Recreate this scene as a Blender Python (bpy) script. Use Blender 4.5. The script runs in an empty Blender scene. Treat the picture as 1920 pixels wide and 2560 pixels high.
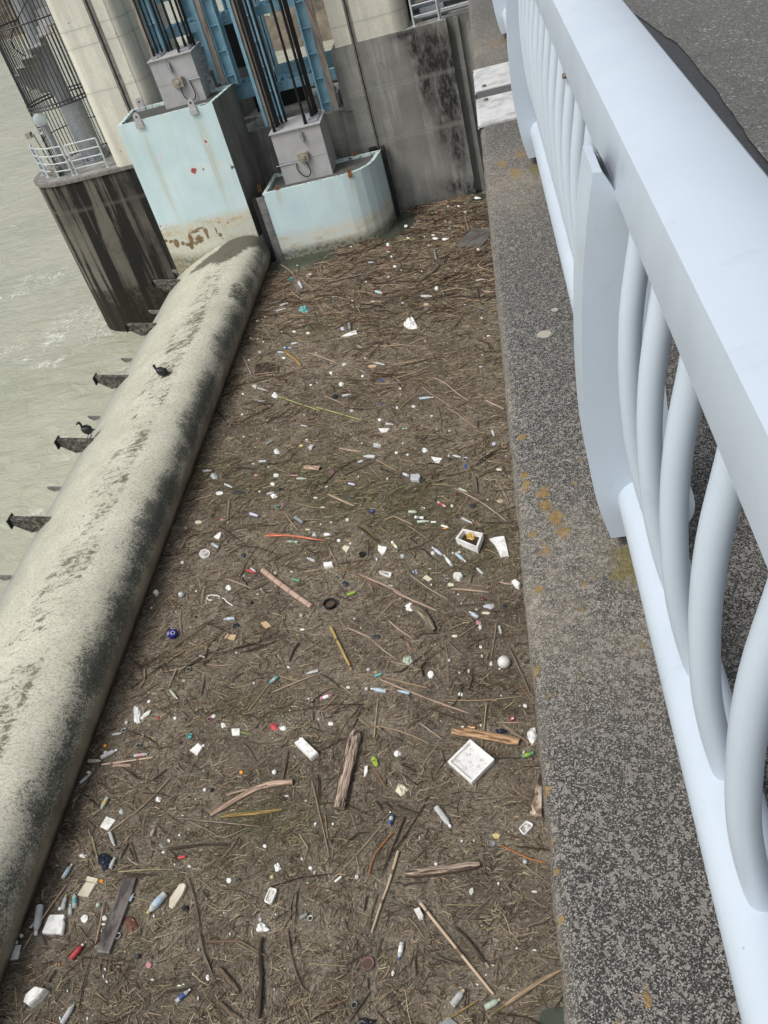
import bpy, math, random
import numpy as np
from mathutils import Vector, Matrix
random.seed(7); rng = np.random.default_rng(7)
C = bpy.context.scene.collection
R = math.radians

# ------------------------------------------------------------------ camera (solved from the photo's three vanishing points)
F = 4520500. ** .5                       # focal length in pixels of the 1920x2560 photo
DN = np.array([820, 2570, F]); DN /= np.linalg.norm(DN)
YY = np.array([160, -1810, F]); YY -= DN * (DN @ YY); YY /= np.linalg.norm(YY)
XX = np.cross(DN, YY); XX /= np.linalg.norm(XX)
cam = bpy.data.cameras.new('camera'); co = bpy.data.objects.new('camera', cam); C.objects.link(co)
rt = (XX[0], YY[0], -DN[0]); up = (-XX[1], -YY[1], DN[1]); bk = (-XX[2], -YY[2], DN[2])
co.matrix_world = Matrix([[rt[i], up[i], bk[i], 0] for i in range(3)] + [[0, 0, 0, 1]])
cam.sensor_fit = 'VERTICAL'; cam.sensor_height = 24; cam.lens = 24 * F / 2560
cam.clip_start = .05; cam.clip_end = 3000
bpy.context.scene.camera = co
# ------------------------------------------------------------------ daylight, overcast
SUN_EL, SUN_AZ = 56, 232
w = bpy.data.worlds.new('World'); bpy.context.scene.world = w; w.use_nodes = True
nt = w.node_tree; bg = nt.nodes['Background']
sky = nt.nodes.new('ShaderNodeTexSky'); sky.sky_type = 'NISHITA'; sky.sun_disc = False
sky.sun_elevation = R(SUN_EL); sky.sun_rotation = R(SUN_AZ); sky.air_density = 1.0; sky.dust_density = 4.0
hs = nt.nodes.new('ShaderNodeHueSaturation'); hs.inputs['Saturation'].default_value = .38
nt.links.new(sky.outputs[0], hs.inputs['Color']); nt.links.new(hs.outputs[0], bg.inputs[0])
bg.inputs[1].default_value = .15
sl = bpy.data.lights.new('sun', 'SUN'); so = bpy.data.objects.new('sun', sl); C.objects.link(so)
sl.energy = 1.5; sl.angle = R(22); sl.color = (1, .97, .92)
az = R(SUN_AZ); sd = Vector((math.sin(az) * math.cos(R(SUN_EL)), math.cos(az) * math.cos(R(SUN_EL)), math.sin(R(SUN_EL))))
so.rotation_euler = sd.to_track_quat('Z', 'Y').to_euler()
vs = bpy.context.scene.view_settings
vs.view_transform = 'Standard'; vs.look = 'None'; vs.gamma = 1; vs.use_curve_mapping = False; vs.exposure = .12
bpy.context.scene.cycles.max_bounces = 5

# ------------------------------------------------------------------ where a spot of the photo lies in the world
ZO = {'K1': (0, 0, 2.592), 'K2': (560, 0, 2.304), 'K3': (0, 320, 2.304), 'K4': (600, 300, 2.304), 'K5': (1150, 0, 2.1545), 'K6': (1150, 560, 2.127),
      'K7': (1150, 1560, 2.1545), 'K8': (0, 800, 2.304), 'A': (600, 620, 2.37), 'B': (450, 1100, 3.318), 'C': (850, 1100, 3.318),
      'D': (350, 1450, 3.318), 'E': (850, 1450, 3.318), 'F': (200, 1800, 2.765), 'G': (0, 2100, 2.765), 'H': (750, 1800, 2.552),
      'I': (550, 2100, 3.687), 'J': (950, 2100, 3.53)}
def px(z, x, y): o = ZO[z]; return o[0] + x / o[2], o[1] + y / o[2]
def ray(z, x, y):
    u, v = px(z, x, y); c = np.array([u - 960, v - 1280, F]); return np.array([c @ XX, c @ YY, -(c @ DN)])
def atz(z, x, y, h): r = ray(z, x, y); return Vector(r / r[2] * h)
def aty(z, x, y, d): r = ray(z, x, y); return Vector(r / r[1] * d)
def mpp(p): return (p[0] * XX + p[1] * YY - p[2] * DN)[2] / F     # metres per photo pixel at a point
WZ = -11.40                                                         # level of the debris

# ------------------------------------------------------------------ materials
class N:
    def __init__(s, name, rough=.7, metal=0, spec=.4):
        s.m = bpy.data.materials.new(name); s.m.use_nodes = True; s.t = s.m.node_tree
        s.p = s.t.nodes['Principled BSDF']; s.p.inputs['Roughness'].default_value = rough
        s.p.inputs['Metallic'].default_value = metal; s.p.inputs['Specular IOR Level'].default_value = spec
        s.tc = s.t.nodes.new('ShaderNodeTexCoord'); s.geo = s.t.nodes.new('ShaderNodeNewGeometry')
    def l(s, a, b): s.t.links.new(a, b)
    def coord(s, kind='pos', scale=(1, 1, 1), rot=(0, 0, 0)):
        mp = s.t.nodes.new('ShaderNodeMapping'); mp.inputs['Scale'].default_value = scale; mp.inputs['Rotation'].default_value = rot
        s.l(s.geo.outputs['Position'] if kind == 'pos' else s.tc.outputs['UV' if kind == 'uv' else 'Object'], mp.inputs[0]); return mp.outputs[0]
    def noise(s, scale, detail=4, rough=.55, co=None, dist=0):
        n = s.t.nodes.new('ShaderNodeTexNoise'); n.inputs['Scale'].default_value = scale; n.inputs['Detail'].default_value = detail
        n.inputs['Roughness'].default_value = rough; n.inputs['Distortion'].default_value = dist
        s.l(co if co is not None else s.coord(), n.inputs['Vector']); return n.outputs['Fac']
    def voro(s, scale, co=None, out='Color', rnd=1):
        n = s.t.nodes.new('ShaderNodeTexVoronoi'); n.inputs['Scale'].default_value = scale; n.inputs['Randomness'].default_value = rnd
        s.l(co if co is not None else s.coord(), n.inputs['Vector']); return n.outputs[out]
    def ramp(s, f, *st, interp='LINEAR'):
        n = s.t.nodes.new('ShaderNodeValToRGB'); n.color_ramp.interpolation = interp; e = n.color_ramp.elements
        while len(e) < len(st): e.new(.5)
        for k, (p, c) in zip(e, st):
            k.position = p; k.color = (c if hasattr(c, '__len__') else (c, c, c)) + ((1,) if not hasattr(c, '__len__') or len(c) == 3 else ()) if hasattr(c, '__len__') else (c, c, c, 1)
        s.l(f, n.inputs[0]); return n.outputs[0]
    def mix(s, f, a, b, mode='MIX'):
        n = s.t.nodes.new('ShaderNodeMix'); n.data_type = 'RGBA'; n.blend_type = mode
        for k, v in ((0, f), (6, a), (7, b)):
            if hasattr(v, 'node') or hasattr(v, 'is_linked'): s.l(v, n.inputs[k])
            elif k == 0: n.inputs[0].default_value = v
            else: n.inputs[k].default_value = (*v, 1) if hasattr(v, '__len__') else (v, v, v, 1)
        return n.outputs[2]
    def math(s, op, a, b=0, c=0):
        n = s.t.nodes.new('ShaderNodeMath'); n.operation = op
        for k, v in ((0, a), (1, b), (2, c)):
            if hasattr(v, 'is_linked'): s.l(v, n.inputs[k])
            else: n.inputs[k].default_value = v
        return n.outputs[0]
    def sep(s, v):
        n = s.t.nodes.new('ShaderNodeSeparateXYZ'); s.l(v, n.inputs[0]); return n.outputs
    def attr(s, name, out='Fac'):
        n = s.t.nodes.new('ShaderNodeAttribute'); n.attribute_name = name; return n.outputs[out]
    def base(s, c):
        if hasattr(c, 'is_linked'): s.l(c, s.p.inputs['Base Color'])
        else: s.p.inputs['Base Color'].default_value = (*c, 1)
        return s
    def bump(s, h, strength=.3, dist=.01):
        n = s.t.nodes.new('ShaderNodeBump'); n.inputs['Strength'].default_value = strength; n.inputs['Distance'].default_value = dist
        s.l(h, n.inputs['Height']); s.l(n.outputs[0], s.p.inputs['Normal']); return s

def simple(name, col, rough=.6, metal=0, var=.25, scale=6, spec=.4, bump=.15):
    n = N(name, rough, metal, spec)
    f = n.noise(scale, 5); c2 = tuple(x * (1 - var) for x in col); c1 = tuple(min(1, x * (1 + var * .6)) for x in col)
    n.base(n.ramp(f, (.3, c2), (.7, c1)))
    if bump: n.bump(n.noise(scale * 8, 3), bump, .004)
    return n.m
M = {}
def concrete(name, col, dark, streak=.5, base_z=None, joints=(), light=False, cutx=None):
    """board-marked concrete: cloudy tone, run-down streaks, lift joints, form holes; attributes stain and moss add dirt"""
    n = N(name, .85, spec=.25)
    f = n.noise(.9, 6, .6); c = n.ramp(f, (.36, tuple(x * (.88 if light else .66) for x in col)), (.62, tuple(min(1, x * (1.08 if light else 1.25)) for x in col)))
    fine = n.noise(14, 5, .65); c = n.mix(.35, c, n.ramp(fine, (.25, tuple(x * .7 for x in col)), (.75, tuple(min(1, x * 1.25) for x in col))))
    pos = n.sep(n.geo.outputs['Position'])
    st = n.noise(1, 5, .6, n.coord(scale=(2.6, 2.6, .16)), .3)
    sm = n.ramp(n.math('ADD', st, n.math('MULTIPLY', n.math('SUBTRACT', n.noise(5, 7, .75), .5), .12)), (.44, 0.), (.53, 1.))
    c = n.mix(n.math('MULTIPLY', sm, streak), c, dark)
    a = n.math('MULTIPLY', n.attr('stain'), n.ramp(n.noise(4, 9, .8, n.coord(scale=(2, 2, .8))), (.36, .35), (.56, 1.)))
    c = n.mix(n.math('MINIMUM', a, .985), c, (.022, .02, .018))
    for jz in joints:
        d = n.math('ABSOLUTE', n.math('SUBTRACT', n.math('ADD', pos[2], n.math('MULTIPLY', n.noise(1.3), .05)), jz + .025))
        c = n.mix(n.math('MULTIPLY', n.math('LESS_THAN', d, .014), .28 if light else .55), c, (.06, .06, .055))
        c = n.mix(n.math('MULTIPLY', n.ramp(d, (0., 1.), (.12, 0.)), .12 if light else .3), c, tuple(min(1, x * 1.3) for x in col) if not light else (.25, .25, .22))
    holes = n.math('LESS_THAN', n.voro(1.4, n.coord(scale=(1, 1, 1)), 'Distance', .35), .035)
    c = n.mix(n.math('MULTIPLY', holes, .7), c, (.05, .05, .05))
    mo = n.math('MULTIPLY', n.attr('moss'), n.ramp(n.noise(5, 7, .7), (.35, .3), (.6, 1.)))
    c = n.mix(mo, c, n.ramp(n.noise(26, 5, .7), (.38, (.008, .009, .005)), (.72, (.035, .037, .018))))
    n.base(c); n.bump(n.noise(30, 6, .7), .4, .01); return n.m
M['concrete_light'] = concrete('light_concrete', (.68, .665, .57), (.45, .44, .38), .35, joints=(-3.09, -3.62, -5.04), light=True)
M['concrete_grey'] = concrete('stained_concrete', (.30, .30, .275), (.13, .13, .12), .45, joints=(-7.15, -8.86))
M['concrete_dark'] = concrete('dark_streaked_concrete', (.13, .122, .10), (.012, .012, .010), .96, joints=(-8.76,))
M['rust'] = simple('rusty_steel', (.24, .10, .04), .85, var=.5, scale=14)
M['galv'] = simple('galvanised_steel', (.36, .38, .40), .5, .4, .2, 9)
M['grey_paint'] = simple('pale_grey_paint', (.43, .43, .425), .5, 0, .13, 2.2)
M['white_pipe'] = simple('bluish_white_pipe_paint', (.52, .57, .58), .45, 0, .15, 5)
M['black_rope'] = simple('greased_wire_rope', (.013, .013, .013), .45, .2, .4, 40)
M['black'] = simple('black_rubber', (.015, .015, .016), .6, 0, .3, 12)
M['dark_bar'] = simple('dark_steel_bar', (.05, .05, .055), .5, .3, .3, 12)
M['bolt'] = simple('weathered_bolt', (.2, .16, .12), .6, .5, .3, 30)
M['hardware'] = simple('ochre_coated_fitting', (.33, .30, .24), .6, .1, .3, 12)
M['void'] = simple('shade_and_dark_part_black', (.012, .014, .015), .7, 0, .3, 2)  # near-black: the opening's painted shade, groove lines, fin ends, sign mark
M['filler'] = simple('grey_joint_filler', (.085, .088, .09), .8, 0, .2, 20)
def blue_paint():
    n = N('blue_frame_paint', .5); f = n.noise(3, 6)
    c = n.ramp(f, (.3, (.15, .31, .40)), (.7, (.24, .42, .51)))
    c = n.mix(n.ramp(n.noise(1, 4, .6, n.coord(scale=(8, 8, .8))), (.62, 0.), (.7, .5)), c, (.07, .10, .11))
    n.base(c); n.bump(n.noise(40), .1, .004); return n.m
M['blue'] = blue_paint()
def strip_mat():
    n = N('weathered_guide_rail', .75, .1); c = n.ramp(n.noise(1, 6, .65, n.coord(scale=(9, 9, 1.2))), (.35, (.14, .12, .10)), (.5, (.30, .26, .22)), (.7, (.40, .37, .33)))
    n.base(c); n.bump(n.noise(30), .3, .01); return n.m
M['strip'] = strip_mat()
def gate_paint():
    n = N('pale_aqua_gate_paint', .5, spec=.35)
    c = n.ramp(n.noise(1.1, 5), (.3, (.54, .70, .73)), (.7, (.64, .79, .81)))
    c = n.mix(n.ramp(n.noise(1, 5, .6, n.coord(scale=(5, 5, .35))), (.5, 0.), (.75, .35)), c, (.50, .56, .44))
    c = n.mix(n.ramp(n.noise(2.4, 6, .7, n.coord(scale=(1, 1, 1.6))), (.60, 0.), (.66, .45)), c, (.66, .76, .76))
    band = n.math('MULTIPLY', n.attr('band'), n.ramp(n.noise(4, 5), (.2, .6), (.6, 1.)))
    bc = n.ramp(n.noise(2.2, 6, .65, n.coord(scale=(1, 1, 2.5))), (.35, (.52, .44, .29)), (.47, (.68, .66, .55)), (.66, (.62, .70, .66)))
    c = n.mix(band, c, bc)
    al = n.math('MULTIPLY', n.attr('algae'), n.ramp(n.noise(9, 7, .75), (.3, .35), (.6, 1.)))
    c = n.mix(al, c, n.ramp(n.noise(20), (.3, (.035, .04, .025)), (.7, (.16, .16, .11))))
    ru = n.ramp(n.math('ADD', n.attr('rust'), n.math('MULTIPLY', n.math('SUBTRACT', n.noise(13, 8, .8), .5), 1.1)), (.38, 0.), (.44, .95))
    rc = n.ramp(n.noise(18, 5, .7), (.42, (.020, .010, .007)), (.52, (.11, .04, .016)), (.66, (.36, .19, .08)))
    c = n.mix(ru, c, rc)
    run = n.math('MULTIPLY', n.attr('run'), n.ramp(n.noise(1, 4, .6, n.coord(scale=(16, 16, .8))), (.3, .2), (.6, 1.)))
    c = n.mix(n.math('MULTIPLY', run, .6), c, (.44, .36, .18))
    red = n.ramp(n.math('ADD', n.attr('redspot'), n.math('MULTIPLY', n.math('SUBTRACT', n.noise(14, 5, .7), .5), 1.5)), (.5, 0.), (.55, 1.))
    wh = n.ramp(n.attr('redspot'), (.10, 0.), (.16, .85)); c = n.mix(wh, c, (.66, .70, .68)); c = n.mix(red, c, (.36, .08, .08))
    n.base(c); n.bump(n.noise(3, 3), .12, .02); return n.m
M['gate'] = gate_paint()
def gate_side():  # dark grey holds the shade of the gate sides in the colour
    n = N('shaded_gate_side', .6); c = n.ramp(n.noise(1, 6, .65, n.coord(scale=(2, 2, .4))), (.3, (.10, .105, .10)), (.5, (.17, .17, .155)), (.7, (.24, .24, .22)))
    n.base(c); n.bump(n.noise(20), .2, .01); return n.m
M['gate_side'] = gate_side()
def rim():
    n = N('chipped_white_rim_paint', .6); c = n.ramp(n.noise(7, 6, .7), (.40, (.05, .07, .06)), (.45, (.50, .62, .60)), (.7, (.62, .74, .72)))
    n.base(c); return n.m
M['rim'] = rim()
def grating():
    n = N('dark_mesh_deck', .7, .3); c = n.ramp(n.voro(26, out='Distance', rnd=0), (.35, (.03, .032, .032)), (.5, (.15, .15, .14)))
    c = n.mix(n.ramp(n.noise(3, 5), (.5, 0.), (.7, .6)), c, (.05, .05, .045)); n.base(c); n.bump(n.voro(26, out='Distance', rnd=0), .5, .01); return n.m
M['grating'] = grating()
def seal():
    n = N('stainless_seal_strip', .45, .6); n.base(n.ramp(n.noise(5, 5), (.3, (.2, .2, .2)), (.7, (.38, .38, .37)))); return n.m
M['seal'] = seal()
def rail():
    n = N('pale_blue_rail_paint', .36, spec=.4)
    c = n.ramp(n.noise(2.3, 6, .6), (.3, (.47, .54, .61)), (.7, (.53, .60, .67)))
    scuff = n.ramp(n.noise(9, 8, .75, n.coord(scale=(1, 2.2, 1))), (.58, 0.), (.68, .3)); c = n.mix(scuff, c, (.36, .42, .48))
    sp = n.math('LESS_THAN', n.voro(9, out='Distance'), .022); c = n.mix(n.math('MULTIPLY', sp, .6), c, (.30, .33, .36))
    n.base(c); n.l(n.ramp(n.noise(12, 5), (.3, .30), (.7, .46)), n.p.inputs['Roughness']); n.bump(n.noise(3, 2), .06, .01); return n.m
M['rail'] = rail()
def kerb():
    n = N('exposed_aggregate_concrete', .85, spec=.3)
    warp = n.coord(scale=(1, 1, 1))
    g = n.voro(450, warp); s = n.sep(g)
    c = n.ramp(s[0], (.44, (.028, .026, .025)), (.58, (.066, .063, .058)), (.72, (.16, .155, .142)), (.97, (.37, .36, .33)), interp='LINEAR')
    g2 = n.sep(n.voro(120)); c = n.mix(n.math('MULTIPLY', n.math('GREATER_THAN', g2[1], .86), .6), c, (.30, .28, .25))
    pale = n.math('MULTIPLY', n.attr('pale'), n.ramp(n.noise(5, 6, .7), (.35, .15), (.65, 1.)))
    c = n.mix(n.math('MULTIPLY', pale, .62), c, n.ramp(n.noise(40, 5, .7), (.35, (.21, .18, .13)), (.65, (.42, .37, .29))))
    c = n.mix(n.ramp(n.noise(1.6, 5), (.45, 0.), (.7, .22)), c, (.09, .08, .07))
    wet = n.math('MULTIPLY', n.attr('patch'), 1); c = n.mix(n.ramp(n.math('ADD', wet, n.math('MULTIPLY', n.math('SUBTRACT', n.noise(14, 5), .5), .8)), (.45, 0.), (.52, .9)), c, (.42, .39, .32))
    li = n.ramp(n.math('ADD', n.attr('lichen'), n.math('MULTIPLY', n.math('SUBTRACT', n.noise(38, 6, .7), .5), 1.5)), (.50, 0.), (.64, .8))
    c = n.mix(li, c, n.ramp(n.noise(70, 4), (.3, (.16, .10, .03)), (.7, (.34, .22, .07))))
    mo = n.ramp(n.math('ADD', n.attr('moss'), n.math('MULTIPLY', n.math('SUBTRACT', n.noise(24, 7, .8), .5), 2.2)), (.48, 0.), (.75, .8))
    c = n.mix(mo, c, n.ramp(n.noise(90, 4), (.3, (.09, .075, .03)), (.7, (.22, .19, .07))))
    n.base(c); n.bump(n.voro(300, out='Distance'), .5, .003); return n.m
M['kerb'] = kerb()
def asphalt():
    n = N('asphalt', .8, spec=.35); s = n.sep(n.voro(150)); c = n.ramp(s[0], (.2, (.075, .074, .070)), (.75, (.125, .124, .116)), (.9, (.22, .22, .205)))
    s2 = n.sep(n.voro(75)); c = n.mix(n.math('MULTIPLY', n.math('GREATER_THAN', s2[1], .975), .7), c, (.40, .40, .37))
    c = n.mix(n.ramp(n.noise(3, 5), (.45, 0.), (.7, .3)), c, (.06, .06, .058)); n.base(c); n.bump(s[0], .35, .003); return n.m
M['asphalt'] = asphalt()
def tar():
    n = N('tar_seal', .5, spec=.4); s = n.sep(n.voro(150)); c = n.ramp(s[0], (.3, (.022, .022, .023)), (.9, (.05, .05, .05))); n.base(c); n.bump(s[0], .3, .003); return n.m
M['tar'] = tar()
def plate():
    n = N('whitewashed_joint_cover', .6); c = n.ramp(n.noise(9, 6, .7), (.38, (.36, .36, .35)), (.5, (.52, .52, .51)), (.7, (.62, .62, .61)))
    c = n.mix(n.ramp(n.noise(60, 4), (.6, 0.), (.68, .6)), c, (.35, .34, .32)); n.base(c); n.bump(n.noise(20), .2, .004); return n.m
M['plate'] = plate()
def weir():
    n = N('algae_and_mud_stained_steel', .72, spec=.3)
    uv = n.coord('uv'); sx = n.sep(uv); s, y = sx[0], sx[1]
    c = n.ramp(n.noise(1.0, 5, .6), (.3, (.45, .435, .345)), (.7, (.60, .58, .475)))
    c = n.mix(n.ramp(s, (0, 0.), (.45, 0.), (.7, .75), (1, 1.)), c, n.ramp(n.noise(2.2, 6), (.3, (.38, .39, .29)), (.6, (.48, .50, .39)), (.75, (.58, .61, .52))))
    # s in 0..1 across (0 = foot on the debris side)
    gr = n.ramp(n.noise(17, 8, .88, n.coord(scale=(1, 1.6, 1))), (.49, 0.), (.56, .9)); c = n.mix(n.math('MULTIPLY', gr, .75), c, (.19, .185, .14))
    lip = n.ramp(n.math('ADD', s, n.math('MULTIPLY', n.noise(.8, 4), .08)), (.67, 0.), (.84, .85)); c = n.mix(lip, c, (.25, .245, .23))
    # mud chips along the crest, dragged across by the current
    ch = n.noise(1, 10, .86, n.coord(scale=(2.6, 5.2, 2.6), rot=(0, 0, R(14))), .9)
    big = n.noise(.7, 5, .6)
    band = n.math('MULTIPLY', n.ramp(s, (.23, 0.), (.30, 1.), (.45, .88), (.62, 0.)), n.ramp(big, (.34, .62), (.62, 1.)))
    cm = n.ramp(n.math('ADD', ch, n.math('MULTIPLY', n.math('SUBTRACT', band, 1), .30)), (.464, 0.), (.480, .93))
    c = n.mix(cm, c, n.ramp(n.noise(12), (.3, (.085, .078, .055)), (.7, (.145, .13, .095))))
    # fresh mud sheet close to the gate box
    mud = n.ramp(n.math('ADD', n.attr('mud'), n.math('MULTIPLY', n.math('SUBTRACT', ch, .5), 1.6)), (.50, 0.), (.54, .9)); c = n.mix(mud, c, (.075, .07, .05))
    # algae on the shoulder
    cloud = n.noise(.9, 4, .6, n.coord(scale=(1, 1.0, 1)))
    al = n.ramp(s, (.05, .45), (.085, .8), (.13, .95), (.18, .62), (.245, 0.))
    af = n.math('ADD', n.math('MULTIPLY', n.math('SUBTRACT', cloud, .5), 1.7), n.math('ADD', al, n.math('MULTIPLY', n.math('SUBTRACT', n.noise(13, 9, .9), .5), 2.4)))
    af = n.math('ADD', af, n.math('MULTIPLY', n.math('SUBTRACT', n.noise(45, 4, .85), .5), 2.4))
    c = n.mix(n.ramp(af, (.73, 0.), (.80, .9)), c, n.ramp(n.noise(24, 5), (.3, (.03, .034, .028)), (.7, (.085, .092, .078))))
    # wet face
    wet = n.ramp(n.math('ADD', s, n.math('MULTIPLY', n.math('SUBTRACT', n.noise(2.2, 5), .5), .05)), (.07, 1.), (.105, 0.))
    c = n.mix(n.math('MULTIPLY', wet, .85), c, n.ramp(n.noise(1.6, 6, .6), (.35, (.16, .14, .10)), (.65, (.32, .28, .21))))
    foot = n.ramp(n.math('ADD', s, n.math('MULTIPLY', n.math('SUBTRACT', n.noise(5, 5), .5), .02)), (.018, 1.), (.05, 0.))
    c = n.mix(n.math('MULTIPLY', foot, .92), c, (.03, .022, .014))
    n.base(c); n.l(n.ramp(wet, (0, .75), (1, .28)), n.p.inputs['Roughness']); n.bump(n.noise(12, 7, .7), .35, .015); return n.m
M['weir'] = weir()
def river():
    n = N('silty_river_water', .16, spec=.5)
    c = n.ramp(n.noise(.16, 5), (.3, (.345, .352, .26)), (.7, (.43, .432, .33)))
    st = n.noise(1, 7, .7, n.coord(scale=(.5, 1.25, 1), rot=(0, 0, R(28))), 1.3)
    patch = n.noise(.22, 5, .6)
    fo = n.ramp(n.math('ADD', n.math('ABSOLUTE', n.math('SUBTRACT', st, .5)), n.math('MULTIPLY', n.math('SUBTRACT', .66, patch), .5)), (.0, 1.), (.030, .0))
    fo2 = n.math('MULTIPLY', n.attr('foam'), n.ramp(n.noise(2.6, 8, .75, dist=1.5), (.505, 0.), (.57, 1.)))
    fo = n.math('MINIMUM', n.math('ADD', n.math('MULTIPLY', fo, .75), n.math('MULTIPLY', fo2, .9)), 1)
    fo = n.math('MULTIPLY', fo, n.ramp(n.math('DIVIDE', n.sep(n.geo.outputs['Position'])[1], 100), (.38, 1.), (.6, .1)))
    c = n.mix(fo, c, (.72, .73, .69)); n.base(c)
    h = n.math('ADD', n.noise(1, 7, .65, n.coord(scale=(.9, 1.5, 1), rot=(0, 0, R(30))), .8), n.math('MULTIPLY', n.noise(.35, 3), 2))
    n.l(n.ramp(fo, (0, .2), (1, .7)), n.p.inputs['Roughness']); n.bump(h, 1, .13); return n.m
M['river'] = river()
def finm():
    n = N('mottled_fin_steel', .8); c = n.ramp(n.noise(9, 7, .8), (.42, (.022, .022, .018)), (.50, (.07, .07, .056)), (.62, (.22, .21, .17))); n.base(c); return n.m
M['fin'] = finm()
def pond():
    n = N('still_green_water', .08); n.base(n.ramp(n.noise(1.5, 4), (.3, (.048, .056, .04)), (.7, (.075, .085, .06)))); n.bump(n.noise(4, 4), .1, .02); return n.m
M['pond'] = pond()
def scum():
    n = N('matted_silt_and_chaff', .92, spec=.2)
    big = n.noise(.8, 6, .65, dist=1.2); c = n.ramp(big, (.38, (.235, .198, .15)), (.60, (.42, .36, .275)))
    wv = n.noise(1, 8, .8, n.coord(scale=(34, 13, 10), rot=(0, 0, .5)), .9); wv2 = n.noise(1, 8, .8, n.coord(scale=(12, 40, 10), rot=(0, 0, .35)), .9)
    f = n.mix(n.ramp(n.noise(.9, 3), (.42, 0.), (.58, 1.)), wv, wv2)
    k = n.ramp(f, (.36, .14), (.44, .55), (.52, 1.05), (.62, 1.9)); c = n.mix(1, c, k, 'MULTIPLY')
    c = n.mix(n.math('MULTIPLY', n.attr('silt'), n.ramp(n.noise(5, 5), (.3, .4), (.6, .95))), c, n.ramp(wv, (.35, (.13, .112, .072)), (.65, (.25, .215, .15))))
    c = n.mix(n.math('MULTIPLY', n.attr('green'), n.ramp(n.noise(3, 6), (.35, .35), (.65, .9))), c, n.ramp(wv, (.35, (.045, .05, .018)), (.65, (.15, .16, .062))))
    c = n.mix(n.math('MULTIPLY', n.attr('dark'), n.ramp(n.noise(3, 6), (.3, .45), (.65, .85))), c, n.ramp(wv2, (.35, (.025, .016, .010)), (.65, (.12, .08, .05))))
    n.base(c); n.bump(n.math('ADD', f, n.math('MULTIPLY', n.noise(60, 4, .8), .6)), 1, .08); return n.m
M['scum'] = scum()
def twigm():
    n = N('loose_twigs', .85, spec=.2); n.base(n.attr('col', 'Color')); return n.m
M['twig'] = twigm()
def wood(name, a, b, d=None, sc=1.0, rough=.8):
    a = tuple(x * 1.25 for x in a); b = tuple(min(.8, x * 1.3) for x in b)
    n = N(name, rough, spec=.25); co = n.coord('uv', (3 * sc, 26 * sc, 1))
    f = n.noise(1, 7, .72, co, .5); c = n.ramp(f, (.36, tuple(x * .5 for x in a)), (.46, a), (.56, b))
    if name == 'weathered_log_wood':
        v = n.sep(n.coord('uv'))[1]; c = n.mix(n.ramp(n.math('ADD', v, n.math('MULTIPLY', n.math('SUBTRACT', n.noise(1, 5, .7, n.coord('uv', (2, 4, 1))), .5), .35)), (.10, .93), (.15, 0.), (.88, 0.), (.93, .93)), c, d)
    if d: c = n.mix(n.ramp(n.noise(1, 6, .7, n.coord('uv', (1.3, 5, 1))), (.50, 0.), (.54, .93)), c, d)
    n.base(c); n.bump(f, .5, .02); return n.m
M['w_t'] = wood('tan_stick_wood', (.20, .14, .085), (.36, .27, .175))
M['w_p'] = wood('barkless_pink_wood', (.30, .21, .155), (.46, .35, .26), (.15, .10, .07))
M['w_d'] = wood('soaked_dark_wood', (.022, .016, .011), (.075, .055, .038))
M['w_b'] = wood('brown_branch_bark', (.07, .048, .033), (.17, .125, .085))
M['w_w'] = wood('weathered_log_wood', (.17, .125, .09), (.43, .345, .27), (.045, .028, .02), 1.3)
M['w_g'] = wood('grey_brown_bark', (.12, .10, .068), (.26, .22, .16), (.08, .06, .04))
M['w_o'] = wood('orange_split_wood', (.30, .11, .03), (.50, .22, .08), (.12, .06, .03))
M['w_r'] = wood('raw_red_wood', (.42, .12, .055), (.60, .26, .17), (.22, .06, .03))
M['w_y'] = wood('yellow_rotten_wood', (.20, .13, .035), (.42, .30, .12), (.05, .033, .015))
M['w_beam'] = wood('orange_brown_timber', (.26, .155, .08), (.46, .31, .18), (.13, .07, .04), 1.2)
def bamboo(name, a, b, nodes=5, ring=(.12, .07, .05)):
    n = N(name, .5, spec=.4); uv = n.sep(n.coord('uv')); c = n.ramp(n.noise(3, 5, .6, n.coord('uv', (1.5, 6, 1))), (.35, a), (.65, b))
    fr = n.math('FRACT', n.math('MULTIPLY', uv[0], nodes)); c = n.mix(n.math('MULTIPLY', n.math('LESS_THAN', n.math('ABSOLUTE', n.math('SUBTRACT', fr, .5)), .05), .85), c, ring); n.base(c); return n.m
M['bam_pale'] = bamboo('pale_dry_bamboo', (.42, .30, .20), (.54, .42, .30), 2.2)
M['bam_green'] = bamboo('green_bamboo', (.19, .22, .06), (.36, .38, .15), 2.5)
M['bam_yellow'] = bamboo('yellow_bamboo', (.30, .19, .06), (.46, .38, .13), 1.6)
M['bam_ring'] = bamboo('mauve_ringed_bamboo', (.36, .24, .19), (.52, .38, .28), 7, (.16, .08, .06))
M['groove'] = simple('grimy_groove_concrete', (.20, .19, .17), .8, 0, .4, 6)
M['w_plank'] = wood('wet_grey_plank_wood', (.06, .052, .047), (.125, .11, .10), None, .7, .45)
M['reed'] = wood('dry_reed', (.24, .19, .10), (.40, .33, .19))
PL = {}
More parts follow.
